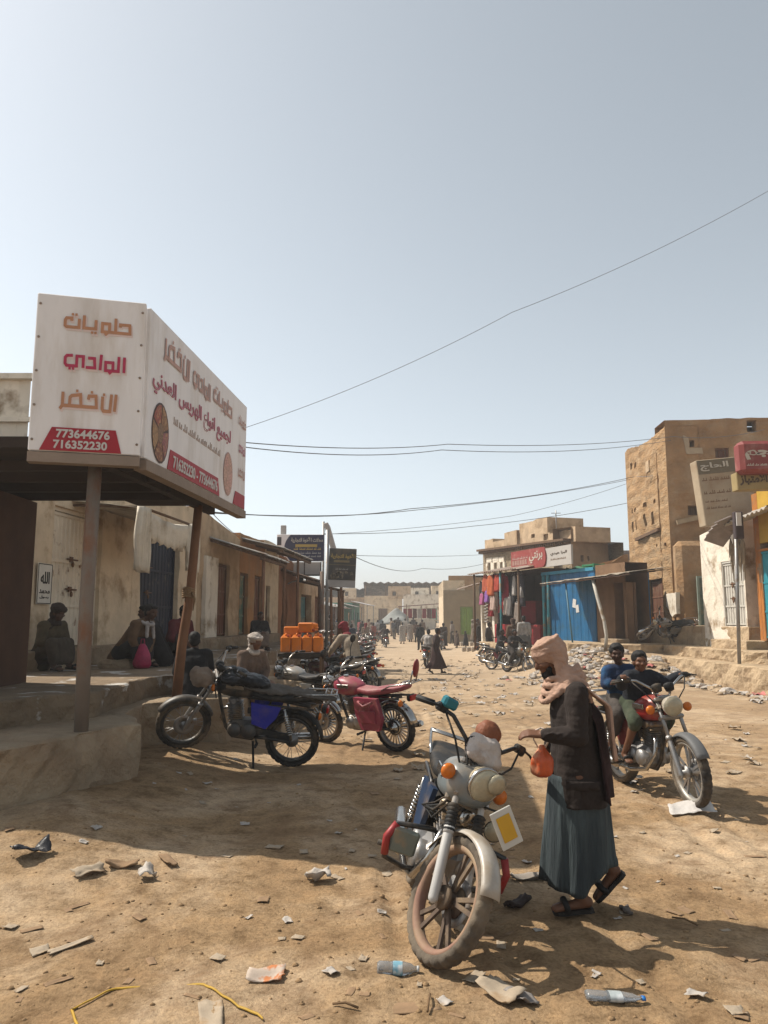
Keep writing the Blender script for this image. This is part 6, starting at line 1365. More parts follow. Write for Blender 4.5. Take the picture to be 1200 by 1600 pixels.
for k in range(4): m.tube([(-.005 + (.1 - .004 * k) * cos(a), (.086 - .003 * k) * sin(a), (.042 + .02 * k) + .01 * cos(a + 1.2 * k)) for a in [2 * pi * i / 24 for i in range(24)]], .0135, 8, closed=True)
for s_ in (-1, 1):
    for k in range(3): m.capsule((-.005 - .022 * k, s_ * .082, .03), (.012 - .03 * k, s_ * .078, -.12), .016, .02)
m.X = None; nk = J['neck']; m.capsule(nk + V(-.015, 0, .03), nk + V(-.05, 0, -.04), .062, .075); m.capsule(nk + V(-.02, .06, .04), nk + V(-.03, .125, -.06), .058, .045); m.capsule(nk + V(-.02, -.06, .04), nk + V(-.03, -.125, -.06), .058, .045)
for k in range(4): m.tube([nk + V(.0 + (.098 + .012 * k) * cos(a), (.09 + .012 * k) * sin(a), .035 - .028 * k - (.045 + .012 * k) * cos(a) + .012 * sin(3 * a + k)) for a in [2 * pi * i / 22 for i in range(22)]], .019, 8, closed=True)
for k in range(4): m.tube([nk + V(-.03 - .01 * k, .05 + .02 * k, .03), nk + V(-.09 - .012 * k, .07 + .022 * k, -.03), nk + V(-.12 - .01 * k, .08 + .025 * k, -.13)], [.02, .022, .012], 8)
wear(MAN, 'headscarf', remesh(m, .0065, 2, lambda c: .005 * nz(c.x * 18, c.y * 18, c.z * 40) + .003 * nz(c.x * 45, c.y * 45, c.z * 90)), peach)
# wrap skirt with a deep front fold
Sk = []
for i in range(22):
    t = i / 21; z = lerp(.8, .145, t); f = lerp(.15, .215, t) ; b = lerp(-.2, -.245, t); c = (f + b) / 2 + .0; rx = (f - b) / 2; ry = lerp(.17, .2, t); ring = []
    for k in range(72):
        th = 2 * pi * k / 72; q = 1 + .05 * (.25 + t) * cos(8 * th + 1.5 * t) + .03 * t * cos(15 * th + t); notch = sst(.45, 1., t) * math.exp(-((th - pi * 1.0) / .5) ** 2) * .0
        ring.append((c + rx * cos(th) * q - .05 * t * max(0, sin(th)) * cos(th), ry * sin(th) * q, z + (.11 * sst(.7, 1, t) * sst(.15, -.6, cos(th))) + .02 * t * cos(2 * th)))
    Sk.append(ring)
m = MB(); m.X = None; m.loft(Sk, True, False); wear(MAN, 'skirt', m, fab('skirt_greyblue', (.05, .066, .074), .2, (.075, .098, .104), 6, (1.6, 1.6, .16), .9))
sandals(J, 1.05, M('black_sandal', (.018, .016, .015), .6, .15), MAN)
# plastic bag hanging from his wrist
wp = Matrix.Translation(MAN.location) @ MAN.rotation_euler.to_matrix().to_4x4() @ ((J['wrL'] + V(.005, -.03, -.03)) * .93); bag = thing('plastic_bag', 'orange plastic bag hanging from the wrist of the stooping man', 'bag', wp)
m = MB(); m.X = None; n = 28; rows = []
for i in range(14):
    t = i / 13; r = lerp(.014, .06, sst(0, .5, t)) * (1 if t < .8 else sqrt(max(.02, 1 - ((t - .8) / .22) ** 2))); rows.append([(.0 + r * cos(a) * (1 + .16 * cos(5 * a + 4 * t) * (1 - t * .5)), r * .8 * sin(a) * (1 + .16 * cos(5 * a + 4 * t)), -.03 - .175 * t) for a in [2 * pi * k / n for k in range(n)]])
m.loft(rows); m.build('bag_body', M('orange_plastic', (.72, .13, .04), .35, .2, 14, .3, 30, col2=(.75, .35, .2), c2s=9), bag)
m = MB(); m.X = None
for s_ in (-1, 1): m.tube([(s_ * .02, 0, -.045), (s_ * .045, 0, .0), (s_ * .03, 0, .05), (0, 0, .062)], .005, 6)
m.build('bag_handle', M('pale_handle', (.75, .6, .5), .5), bag)

# ---- two boys on the moving motorcycle
LB = RIDE.location; RB = RIDE.rotation_euler.copy(); fxr = 1.24; s = .8
def rider(px, pz, lean_f, ln, wr, kn, an, toe, look, sw=.13, s=.8, hw=.07):
    d = dict(pelvis=(px, 0, pz), chest=(px + lean_f, 0, pz + .25 * ln), neck=(px + lean_f * 1.35, 0, pz + .37 * ln), head=(px + lean_f * 1.5 + .02, 0, pz + .5 * ln), shL=(px + lean_f * 1.2, sw, pz + .325 * ln), hipL=(px, hw, pz), knL=kn, anL=an, toeL=toe, look=look)
    d['wrL'] = wr; a = Vector(d['shL']); b = Vector(wr); d['elL'] = tuple((a + b) / 2 + V(-.03, .035, -.07)); return vj(mirror(d))
J = rider(.4, .83, .08, .8, (.72, .3, 1.1), (.66, .17, .68), (.45, .2, .35), (.58, .22, .3), (1, -.25, .0), .115)
for q in 'LR': J['an' + q].z = .36
J['curlL'] = J['curlR'] = 1.0; J['palmL'] = V(.2, 0, -1); J['palmR'] = V(.2, 0, -1)
D = person('boy in dark jacket and green shorts riding at the front of the red motorcycle', LB, 0, J, .8, skin_a, .008, rot=RB); eyes(J, D, .8)
wear(D, 'jacket', shirt(J, .8, .018, 1., .12, 0, .012, .008), fab('dark_navy', (.022, .026, .035), .3)); wear(D, 'shorts', trousers(J, .8, .022, .56, .012), fab('army_green', (.06, .075, .045), .3, (.12, .12, .08))); wear(D, 'hair', hair_cap(J, .82, 1.08), hair_m); sandals(J, .8, blackm, D)
J = rider(.12, .87, .04, .8, (.26, .2, 1.02), (.4, .2, .74), (.22, .22, .42), (.34, .24, .37), (1, -.5, -.05), .13)
for k in ('head', 'neck', 'chest', 'shL', 'shR'): J[k] = J[k] + V(0, -.03 if k != 'head' else -.06, .03 if k == 'head' else 0)
D = person('boy in blue shirt sitting behind the driver of the red motorcycle', LB, 0, J, .78, skin_b, .008, rot=RB); eyes(J, D, .78)
wear(D, 'shirt', shirt(J, .78, .02, .95, .14, 0, .012, .008, 3), fab('blue_shirt', (.02, .04, .1), .3, (.03, .1, .22))); wear(D, 'trousers', trousers(J, .78, .02, .8, .012), fab('grey_brown', (.09, .075, .065), .3)); wear(D, 'hair', hair_cap(J, .82, 1.1), hair_m); sandals(J, .78, blackm, D)

# ---- poses for the others
def p_stand(stride=.0, arm=.0, lean=0., look=(1, 0, -.05), s=1.):
    d = dict(pelvis=(0, 0, .93), chest=(.02 + lean * .5, 0, 1.27), neck=(.03 + lean, 0, 1.45), head=(.06 + lean * 1.3, 0, 1.6), shL=(.0 + lean * .9, .18, 1.4), shR=(.0 + lean * .9, -.18, 1.4), elL=(-.03 + arm * .5, .23, 1.12), wrL=(.05 + arm, .22, .88 + arm * .3), elR=(-.03 - arm * .5, -.23, 1.12), wrR=(.05 - arm, -.22, .88), hipL=(0, .09, .92), hipR=(0, -.09, .92),
             knL=(stride * .55, .1, .5), anL=(stride, .1, .08), toeL=(stride + .16, .12, .035), knR=(-stride * .3 + .03, -.1, .5), anR=(-stride, -.1, .08 + abs(stride) * .3), toeR=(-stride + .14, -.12, .035), look=look)
    return vj({k: (tuple(c * s for c in v) if k != 'look' else v) for k, v in d.items()})
def p_sit(seat=.3, lean=.12, knee=.42, kz=None, spread=.14, hands=(.3, .1, .3), look=(1, 0, -.2), foot=.45, fz=0.):
    kz = kz if kz is not None else max(seat + .1, .42); d = dict(pelvis=(0, 0, seat + .1), chest=(lean, 0, seat + .42), neck=(lean * 1.5, 0, seat + .59), head=(lean * 1.7 + .04, 0, seat + .73), shL=(lean * 1.3, .18, seat + .54), hipL=(.02, .1, seat + .09), knL=(knee, spread, kz), anL=(foot, spread * .9, fz + .08), toeL=(foot + .15, spread, fz + .03), look=look, elL=(lean + .08, .24, seat + .3), wrL=(hands[0], hands[1], seat + hands[2])); return vj(mirror(d))
def dress(o, J, kind, col, s=1., skirt_c=None, hem=.2, hair=True, scarf=None, nm='', seated=False, long_=True):
    wear(o, 'shirt', shirt(J, s, .022, 1. if long_ else .4, .16, 0, .016, .008, len(nm)), fab(nm + '_top', col, .25))
    if seated: wear(o, 'skirt', seat_cloth(J, s), fab(nm + '_skirt', skirt_c, .25))
    elif kind == 'skirt': wear(o, 'skirt', skirt(J, 1.0 * s, hem * s, .05), fab(nm + '_skirt', skirt_c, .25))
    elif kind == 'robe': wear(o, 'robe', skirt(J, 1.05 * s, hem * s, .055, 6, .05), fab(nm + '_top', col, .25))
    else: wear(o, 'trousers', trousers(J, s, .025, .98, .016), fab(nm + '_skirt', skirt_c, .25))
    if scarf: wear(o, 'headscarf', wrap_cap(J, s, 1., True, None, .12), fab(nm + '_scarf', scarf, .2))
    elif hair: wear(o, 'hair', hair_cap(J, s), hair_m)
    sandals(J, s, blackm, o)
# seated on the left pavement
def sit_at(px, py, Y, z, label, rz, J, **k):
    p = at(px, py, Y); p.z = z; vox = k.pop('vox', .011); sk = k.pop('skin', skin_b); sc_ = k.pop('sc', .95); o = person(label, p, rz, J, 1., sk, vox); dress(o, J, 'sit', k['col'], 1., k.get('low', (.05, .045, .04)), scarf=k.get('scarf'), nm=k['nm'], seated=True); o.scale = (sc_,) * 3; return o
J = p_sit(.12, .14, .36, .4, .16, (.36, .08, .22), (1, .1, -.25), .42)
sit_at(64, 1060, 11.3, .93, 'turbaned man in olive coat sitting at the far left against the dark wall', radians(-25), J, col=(.11, .085, .05), low=(.08, .062, .045), scarf=(.05, .035, .028), nm='olive')
J = p_sit(.14, .28, .36, .4, .16, (.42, .1, .12), (1, 0, -.35), .4)
o = sit_at(190, 1060, 12.0, .93, 'man in brown shirt with white neck scarf sitting on a low stone', radians(-20), J, col=(.17, .1, .055), low=(.03, .028, .03), nm='tan')
m = MB(); m.X = None; nk = J['neck']; m.tube([nk + V(.02 + .1 * cos(a), .1 * sin(a), -.02 - .04 * cos(a)) for a in [2 * pi * i / 16 for i in range(16)]], .03, 8, closed=True); m.capsule(nk + V(.08, .06, -.03), nk + V(.1, .09, -.26), .035, .025); m.capsule(nk + V(.08, -.06, -.03), nk + V(.1, -.09, -.24), .035, .025); wear(o, 'scarf', remesh(m, .01, 2, lambda c: .006 * nz(c.x * 25, c.y * 25, c.z * 25)), fab('white_scarf', (.5, .46, .44), .2))
p = at(221, 1052, 11.7); t = thing('plastic_bag', 'bright pink bag beside the man with the white neck scarf', 'bag', (p.x, p.y, .93)); m = MB(); m.X = None
m.loft([[(r * cos(a) * (1 + .1 * cos(4 * a)), r * .7 * sin(a), z) for a in [2 * pi * i / 20 for i in range(20)]] for r, z in ((.1, 0), (.13, .06), (.11, .2), (.06, .32), (.03, .36))]); m.build('bag_body', M('pink_plastic', (.5, .04, .12), .4, .25, 12, .3, 25), t)
m = MB(); m.X = None; m.tube([(-.03, 0, .35), (-.02, 0, .43), (.02, 0, .43), (.03, 0, .35)], .008, 6); m.build('bag_handle', M('pink_plastic', (0, 0, 0)), t)
J = p_sit(.14, .16, .36, .44, .16, (.38, .1, .2), (1, .1, -.15), .42)
sit_at(250, 1058, 12.4, .93, 'man in black clothes sitting low in front of the dark blue door', radians(175), J, col=(.018, .016, .017), low=(.02, .018, .018), nm='blackclad')
J = p_sit(.14, .16, .34, .42, .16, (.4, .1, .22), (1, 0, -.1), .42)
sit_at(266, 1050, 12.9, .93, 'man in dark red shirt half hidden behind the rusty post', radians(-30), J, col=(.13, .025, .03), low=(.04, .03, .03), nm='maroon')
J = p_sit(.12, .1, .36, .42, .16, (.38, .08, .2), (1, 0, -.3), .42)
sit_at(304, 1066, 10.1, .6, 'man in black jacket sitting with his back to the street', radians(110), J, col=(.016, .016, .018), low=(.02, .02, .022), nm='backjacket', sc=.9)
J = p_sit(.42, .1, .42, .5, .15, (.34, .06, .12), (1, .0, -.05), .46)
sit_at(384, 1075, 11.55, .22, 'man in brown shirt and white headscarf sitting on the concrete step block', radians(-42), J, col=(.17, .115, .085), low=(.25, .15, .105), scarf=(.6, .52, .45), nm='brownshirt', skin=skin_a)
J = p_sit(.2, .08, .32, .45, .12, (.34, .06, .3), (1, 0, 0), .38)
sit_at(403, 1004, 18.5, .93, 'small figure in dark clothes sitting on the pavement near the jerrycans', radians(-60), J, col=(.02, .018, .018), low=(.2, .16, .13), nm='farchild', sc=.85)
# ================================================================ people and motorcycles further down the street
def bike_far(label, px, py, hd, col, base=None, lean=-8, z=None, **k):
    p = on(px, py)
    if z is not None: p = at(px, py, z[0]); p.z = z[1]
    h = radians(hd)
    if base is None:
        return motorcycle(label, p, p + V(1.26 * cos(h), 1.26 * sin(h), 0), radians(lean), radians(14), tank=paint(col[0], col[1]), detail=True, mirrors=False, group='motorcycles parked along the left side', **k)
    return dup(base, p, (radians(lean), 0, h), label, 'motorcycles parked along the left side')
P1 = bike_far('maroon motorcycle parked just behind the pink one', 548, 1102, 158, ('maroon_tank', (.14, .02, .025)))
P2 = bike_far('silver grey motorcycle with tall handlebars between the black and pink ones', 512, 1130, 140, ('silver_tank', (.3, .29, .27)), spokes='wire')
bike_far('maroon motorcycle beside the man in the red headscarf', 585, 1080, 128, None, P1)
bike_far('silver motorcycle parked nearest the jerrycan cart', 528, 1068, 150, None, P2)
bike_far('maroon motorcycle parked third behind the pink one', 557, 1052, 150, None, P1)
bike_far('silver motorcycle half hidden beyond the red headscarf man', 574, 1042, 140, None, P2, -6)
bike_far('maroon motorcycle parked below the black sign', 548, 1034, 160, None, P1, -6)
bike_far('silver motorcycle parked at the foot of the sign poles', 536, 1024, 170, None, P2)
bike_far('maroon motorcycle facing down the street past the sign poles', 570, 1022, 100, None, P1, 0)
bike_far('silver motorcycle furthest along the left side of the street', 556, 1012, 150, None, P2)
bike_far('dusty silver motorcycle parked on the terrace below the mud tower', 1058, 995, 190, None, P2, -42, z=(25.4, .96))
bike_far('maroon motorcycle parked in the group by the red stall', 768, 1046, -40, None, P1, -4)
bike_far('silver motorcycle with its front wheel towards the street by the red stall', 792, 1050, -62, None, P2, -4)
bike_far('silver motorcycle ridden by the man in the white shirt', 666, 1042, 75, None, P2, 0)
bike_far('maroon motorcycle ridden away down the street', 603, 1012, 95, None, P1, 0)
bike_far('maroon motorcycle ridden far behind near the tent', 580, 1000, 85, None, P1, 0)
def far_person(label, px, py, rz, kind, col, low, nm, scarf=None, stride=.0, arm=.0, lean=0., s=1., skin=skin_b, hem=.2, look=(1, 0, -.05), grp=None):
    J = p_stand(stride, arm, lean, look, s); p = on(px, py); o = person(label, p, radians(rz), J, s, skin, .018, grp); dress(o, J, kind, col, s, low, hem, True, scarf, nm); return o
far_person('man in dark skirt and shirt striding across the middle of the street', 681, 1053, 5, 'skirt', (.05, .03, .03), (.055, .025, .025), 'strider', None, .26, .1, .03, .96)
far_person('man in black standing beyond the motorcycle in mid-street', 657, 1016, 100, 'trousers', (.02, .02, .022), (.025, .022, .022), 'midblack', None, .08, .02)
far_person('man in dark brown walking behind the striding man', 693, 1014, 80, 'skirt', (.07, .045, .035), (.05, .035, .03), 'midbrown', None, .15, .05)
far_person('man in pale grey robe walking far off in mid-street', 641, 1003, 80, 'robe', (.32, .28, .25), None, 'palerobe', None, .1)
far_person('man in long tan robe standing before the red stall', 803, 1036, 80, 'robe', (.2, .12, .075), None, 'tanrobe', (.12, .07, .05), .02, .0, 0, 1.02)
far_person('man in white shirt and grey skirt standing beside the tan robed man', 820, 1032, 95, 'skirt', (.48, .44, .4), (.2, .2, .19), 'whitegrey', None, .04, .02, 0, 1., skin_a, .5)
far_person('woman in black standing behind the motorcycles by the red stall', 752, 1022, -60, 'robe', (.03, .024, .022), None, 'stallblack', (.05, .035, .03), .0)
far_person('man in dark grey standing between the motorcycles by the red stall', 764, 1030, -20, 'trousers', (.06, .05, .05), (.04, .035, .035), 'stallgrey', None, .05, .05)
far_person('child in brown standing among the stone blocks', 714, 1012, 200, 'robe', (.12, .08, .06), None, 'childbrown', None, .0, .0, 0, .66)
far_person('child in black standing at the end of the stone blocks', 728, 1012, 160, 'robe', (.025, .02, .02), None, 'childblack', None, .0, .0, 0, .62)
far_person('person in pale pink top standing by the parked motorcycles', 541, 1016, 60, 'trousers', (.45, .3, .27), (.05, .04, .04), 'palepink', (.4, .28, .22), .03)
far_person('man in black near the far tent on the left', 566, 1001, 120, 'trousers', (.02, .02, .022), (.03, .03, .03), 'farblack', None, .1)
far_person('man in white shirt near the far tent on the left', 590, 999, 80, 'trousers', (.45, .42, .4), (.05, .045, .04), 'farwhite', None, .1)
far_person('man in brown robe near the far tent', 577, 997, 200, 'robe', (.2, .13, .09), None, 'farbrown', None, .1)
far_person('distant figure in dark clothes before the red cloth stalls', 622, 992, 60, 'robe', (.05, .04, .04), None, 'fardark', None, .1)
far_person('distant figure in blue shirt below the black sign', 530, 1006, 70, 'trousers', (.08, .16, .3), (.05, .04, .04), 'farblue', None, .1)
far_person('distant figure in grey by the first sign pole', 515, 1008, 100, 'robe', (.14, .12, .11), None, 'fargrey', None, .1)
def far_rider(label, px, py, hd, col, low, nm, scarf=None, vox=.018, back=False):
    J = rider(.1 if back else .4, .9 if back else .88, .07, 1.12, (.45, .2, 1.1) if back else (.72, .33, 1.1), (.45, .21, .72) if back else (.68, .19, .7), (.25, .22, .42) if back else (.45, .2, .36), (.4, .24, .36) if back else (.6, .22, .3), (1, .1, 0), .17, 1., .09)
    o = person(label, on(px, py), radians(hd), J, 1., skin_b, vox); dress(o, J, 'trousers', col, 1., low, .2, True, scarf, nm); return o
far_rider('man in white shirt riding the motorcycle in mid-street', 666, 1042, 75, (.5, .46, .42), (.22, .19, .17), 'ridewhite')
far_rider('man in dark clothes riding away down the street', 603, 1012, 95, (.045, .03, .03), (.05, .04, .035), 'rideaway')
far_rider('man in pale brown riding far behind near the tent', 580, 1000, 85, (.25, .19, .15), (.09, .07, .06), 'ridefar')
far_rider('man in black sitting on the motorcycle by the red stall', 792, 1050, -62, (.035, .03, .03), (.05, .04, .035), 'sitstall')
far_rider('man in dark jacket sitting on the maroon motorcycle by the stall', 768, 1046, -40, (.04, .035, .035), (.03, .03, .03), 'sitstalldark')
# the busy far end: more parked motorcycles and passers-by
more = random.Random(31)
for i, (px, py, hd, b_, lb) in enumerate(((520, 1046, 155, 1, 'behind the jerrycan cart next to the grey sign pole'), (541, 1064, 146, 0, 'second behind the pink one with its wheel turned'), (566, 1068, 132, 1, 'between the pink one and the man in the red headscarf'), (579, 1030, 120, 0, 'at the street side of the row below the black sign'), (545, 1013, 165, 1, 'in front of the short legs of the black sign'), (531, 1007, 150, 0, 'deep in the shade near the long storefront'), (573, 1009, 110, 1, 'at the far street end of the row'), (563, 1005, 95, 0, 'last in the row before the tent'), (512, 1012, 165, 1, 'under the tin awning by the stout pipe pole'), (590, 1003, 60, 0, 'alone just before the tarpaulin tent'))):
    bike_far(('silver' if b_ else 'maroon') + ' motorcycle parked ' + lb, px, py, hd + more.uniform(-12, 12), None, P2 if b_ else P1, -7)
P3 = bike_far('black motorcycle parked among the silver ones behind the man in the red headscarf', 566, 1056, 142, ('plain_black_tank', (.02, .02, .022)))
for px, py, hd, lb in ((534, 1052, 150, 'black motorcycle right of the jerrycan cart'), (552, 1044, 138, 'black motorcycle in the middle of the crowded row'), (580, 1050, 120, 'black motorcycle on the street side beyond the red headscarf man'), (562, 1028, 150, 'black motorcycle below the right edge of the black sign'), (584, 1016, 110, 'black motorcycle on the street side near the far end of the row'), (578, 1005, 100, 'black motorcycle parked near the tent'), (755, 1036, -50, 'black motorcycle leftmost in the group by the red stall'), (690, 1016, 80, 'black motorcycle beside the man in dark brown in mid-street'), (640, 1002, 80, 'black motorcycle far off in mid-street')): bike_far(lb, px, py, hd, None, P3, -7)
for i, (px, py, rz, kd, col, low, sc_, lb) in enumerate(((527, 1013, 40, 'trousers', (.1, .08, .07), (.03, .03, .03), None, 'man in dull brown shirt standing in the shade below the navy sign'), (551, 1004, 150, 'robe', (.4, .36, .32), None, (.5, .42, .36), 'figure in off-white robe at the far left behind the sign poles'), (561, 998, 30, 'trousers', (.25, .05, .05), (.03, .03, .035), None, 'figure in red shirt near the far left of the tent'), (598, 1001, 100, 'trousers', (.03, .03, .035), (.1, .09, .08), None, 'figure in black shirt and pale trousers before the tent'), (612, 994, 200, 'robe', (.3, .22, .16), None, (.06, .04, .035), 'figure in sandy robe right of the tent'), (633, 995, 70, 'trousers', (.4, .37, .34), (.06, .05, .05), None, 'figure in white shirt before the red cloth stalls'), (646, 992, 120, 'robe', (.06, .05, .05), None, None, 'dark figure before the right end of the red cloth stalls'), (660, 998, 90, 'trousers', (.14, .1, .08), (.05, .04, .04), None, 'figure in brown beyond the man in black in mid-street'), (702, 998, 180, 'trousers', (.07, .06, .06), (.04, .035, .03), None, 'figure in charcoal beside the collapsed cream parasol'), (740, 1004, 200, 'robe', (.2, .15, .11), None, (.3, .25, .2), 'figure in brown robe by the white stall'), (775, 1018, 150, 'trousers', (.1, .07, .06), (.05, .04, .035), None, 'man in brown shirt standing under the left end of the red stall awning'), (536, 1020, 20, 'trousers', (.35, .3, .26), (.05, .05, .05), (.45, .38, .33), 'man in pale shirt standing among the parked motorcycles by the short sign legs'), (549, 1022, 120, 'trousers', (.05, .06, .1), (.03, .03, .03), None, 'man in dark blue shirt standing among the parked motorcycles'), (571, 1014, 70, 'robe', (.28, .2, .15), None, (.3, .05, .05), 'man in light brown robe and red scarf beside the row of motorcycles'), (584, 1008, 150, 'trousers', (.3, .1, .08), (.05, .04, .04), None, 'man in rust red shirt walking past the far motorcycles'), (616, 999, 60, 'trousers', (.06, .06, .07), (.2, .17, .14), None, 'man in charcoal shirt and pale trousers in the far street'), (629, 1006, 100, 'robe', (.42, .38, .34), None, None, 'man in long white robe walking in the far street'), (651, 1004, 80, 'trousers', (.12, .07, .05), (.04, .035, .03), None, 'man in reddish brown shirt left of the man in black'), (707, 1006, 150, 'trousers', (.35, .3, .26), (.07, .06, .05), None, 'man in cream shirt beside the child in brown'), (746, 1014, -40, 'trousers', (.16, .12, .1), (.05, .04, .04), None, 'man in drab shirt left of the woman in black'), (786, 1026, 100, 'robe', (.05, .04, .04), None, (.08, .05, .04), 'dark robed man behind the motorcycles right by the red stall'))):
    far_person(lb, px, py, rz, kd, col, low, 'crowd%d' % i, sc_, .08, .03)
# man with the red headscarf leaning over the parked motorcycles, back to the camera
J = p_stand(.05, .0, .3, (1, .3, -.5)); J['wrL'] = V(.55, .3, 1.05); J['elL'] = V(.4, .33, 1.15); J['wrR'] = V(.55, -.1, 1.0); J['elR'] = V(.38, -.25, 1.12)
o = person('man in red headscarf and pale tan shirt bending over the parked motorcycles', on(553, 1098) + V(0, .1, 0), radians(125), J, .98, skin_a, .013); dress(o, J, 'trousers', (.42, .34, .25), .98, (.04, .04, .05), .2, True, (.3, .05, .06), 'redscarf')
# ================================================================ jerrycans on a handcart
ct = at(473, 1019, 16.2); ct.z = gz(ct.x, ct.y); bz = .98 - ct.z
t = thing('handcart', 'dark wooden handcart loaded with orange jerrycans at the pavement edge', 'handcart', ct)
m = MB(); m.box((0, .2, bz - .05), (.95, 1.0, .06))
for i in range(5): m.box((0, -.2 + .2 * i, bz - .1), (.9, .06, .05))
m.build('cart_bed', M('dark_cart_wood', (.05, .035, .025), .9, .25), t)
for q in (-.48, .48): m = MB(); m.lathe([(.22, -.03), (.28, -.035), (.3, 0), (.28, .035), (.22, .03)], (q, .2, .3), (1, 0, 0), 28, True); w = m.build('wheel', rubber, t); m = MB(); m.cyl((q - .03, .2, .3), (q + .03, .2, .3), .05, n=10); [m.bar((q, .2, .3), (q, .2 + .23 * cos(a), .3 + .23 * sin(a)), .015, .015, (1, 0, 0)) for a in [2 * pi * k / 8 for k in range(8)]]; m.build('spokes', steel, w)
m = MB(); m.tube([(-.48, .2, .3), (.48, .2, .3)], .02, 8)
for q in (-.4, .4): m.bar((q, .2, .3), (q, .2, bz - .12), .05, .05, (1, 0, 0)); m.bar((q, -.28, .0), (q, -.28, bz - .08), .05, .05, (1, 0, 0))
m.build('axle_frame', wood, t)
orange = M('orange_jerrycan', (.98, .26, .015), .45, .12, 6, .1, 20, col2=(.8, .24, .05), c2s=4)
def jerrycan(p, label, rz=0.):
    t = thing('jerrycan', label, 'jerrycan', p, rz, 'orange jerrycans on the handcart'); m = MB()
    m.box((0, 0, .16), (.205, .27, .32), None, .022); m.box((0, .02, .33), (.17, .2, .05), Euler((.12, 0, 0)), .02); m.build('can_body', orange, t)
    m = MB(); m.tube([(0, -.07, .33), (0, -.05, .375), (0, .05, .38), (0, .09, .34)], .015, 8); m.build('handle', orange, t); m = MB(); m.cyl((.05, -.1, .31), (.05, -.11, .35), .025, n=12); m.build('cap', M('red_cap', (.45, .05, .02), .5), t)
C0 = V(ct.x, ct.y, .985)
for i, (dx, dy, dz, lb) in enumerate(((-.33, -.12, 0, 'orange jerrycan at the left end of the front row on the handcart'), (-.11, -.13, 0, 'orange jerrycan second from the left in the front row'), (.11, -.11, 0, 'orange jerrycan third from the left in the front row'), (.33, -.12, 0, 'orange jerrycan at the right end of the front row on the handcart'),
                                      (-.32, .2, .0, 'orange jerrycan hidden behind the left end of the front row'), (.3, .2, 0, 'orange jerrycan hidden behind the right end of the front row'))): jerrycan(C0 + V(dx, dy, dz), lb, .04 * nz(i, 3) * 4)
for dx, lb, rz in ((-.25, 'left orange jerrycan lying on top of the stack', .2), (.08, 'higher orange jerrycan lying on top of the stack', -.1)):
    n0 = len(COL.objects); jerrycan(C0 + V(dx, .05, .36), lb, rz); o = [q for q in COL.objects if q.get('label') == lb][0]; o.rotation_euler = (radians(8), radians(90), rz); o.location = C0 + V(dx - .15, .05, .42 + (.08 if dx > 0 else 0))
t = thing('plastic_sheet', 'crumpled pale plastic over the jerrycans right of the top one', 'plastic sheet', C0 + V(.3, .05, .37)); m = MB(); m.loft([[(-.15 + .03 * i, -.15 + .04 * j, .06 * nz(i * .6, j * .6) + .05) for i in range(11)] for j in range(9)], True, False, False); m.build('sheet', M('pale_plastic', (.55, .5, .46), .4, .2, 8, .4, 20), t)
# things lying on the black motorcycle
Bm = Matrix.LocRotScale(BLK.location, BLK.rotation_euler, BLK.scale)
def lump(name, label, cat, pos, sz, mat, seed=0., vox=.014, disp=.018):
    m = MB(); m.X = None; rn = random.Random(seed)
    for i in range(7): m.ball((sz[0] * rn.uniform(-.5, .5), sz[1] * rn.uniform(-.4, .4), sz[2] * rn.uniform(-.15, .3)), (sz[0] * .5, sz[1] * .5, sz[2] * .5), n=14, m=10)
    o = link(name, remesh(m, vox, 3, lambda c: disp * nz(c.x * 14 + seed, c.y * 14, c.z * 14) + disp * .5 * nz(c.x * 35, c.y * 35, c.z * 35 + seed)), mat); o.matrix_world = Bm @ Matrix.Translation(pos); return tag(o, label, cat)
lump('tank_bag', 'bulky black bag strapped over the tank of the black motorcycle', 'bag', (.68, 0, .9), (.38, .3, .12), M('shiny_black_bag', (.014, .014, .016), .4, .2, 8, .4, 22), 1)
lump('folded_cloth', 'grey brown cloth folded over the seat of the black motorcycle', 'cloth', (.1, 0, .84), (.6, .24, .06), M('grey_cloth', (.14, .12, .1), .95, .2, 6, .4, 20), 2)
lump('lamp_wrap', 'light brown cloth wrapped round the headlamp of the black motorcycle', 'cloth', (1.1, .12, .87), (.15, .16, .18), M('tan_wrap', (.32, .24, .18), .95, .2, 6, .4, 20), 3)
m = RIDE.matrix_basis
# ================================================================ litter
paperm = M('dusty_paper', (.5, .4, .29), .95, .2, 9, .2, 30, col2=(.4, .28, .17), c2s=8); whitep = M('dirty_white_plastic', (.58, .52, .46), .6, .2, 9, .3, 30, col2=(.42, .31, .2), c2s=7); card = M('brown_cardboard', (.36, .23, .13), .95, .2, 8, .2, 30); clearp = M('clear_plastic', (.75, .78, .8), .12, .05, 10, .2, 20, trans=.75)
def scrap_mesh(seed, w, h, amp, curl):
    rn = random.Random(seed); n = 9; m = MB(); m.X = None; rows = []
    for j in range(n):
        row = []
        for i in range(n):
            u, v = i / (n - 1) - .5, j / (n - 1) - .5; k = 1 + .16 * nz(seed + 3 * sin(atan2(v, u)), 2 * cos(atan2(v, u)), seed); x, y = u * w * k, v * h * k
            row.append((x, y, .006 + amp * (.5 + nz(u * 1.6 + seed, v * 1.6, seed) + .35 * nz(u * 5, v * 5, seed)) + curl * (u * u * 4) * w * .3))
        rows.append(row)
    m.loft(rows, True, False, False); return m
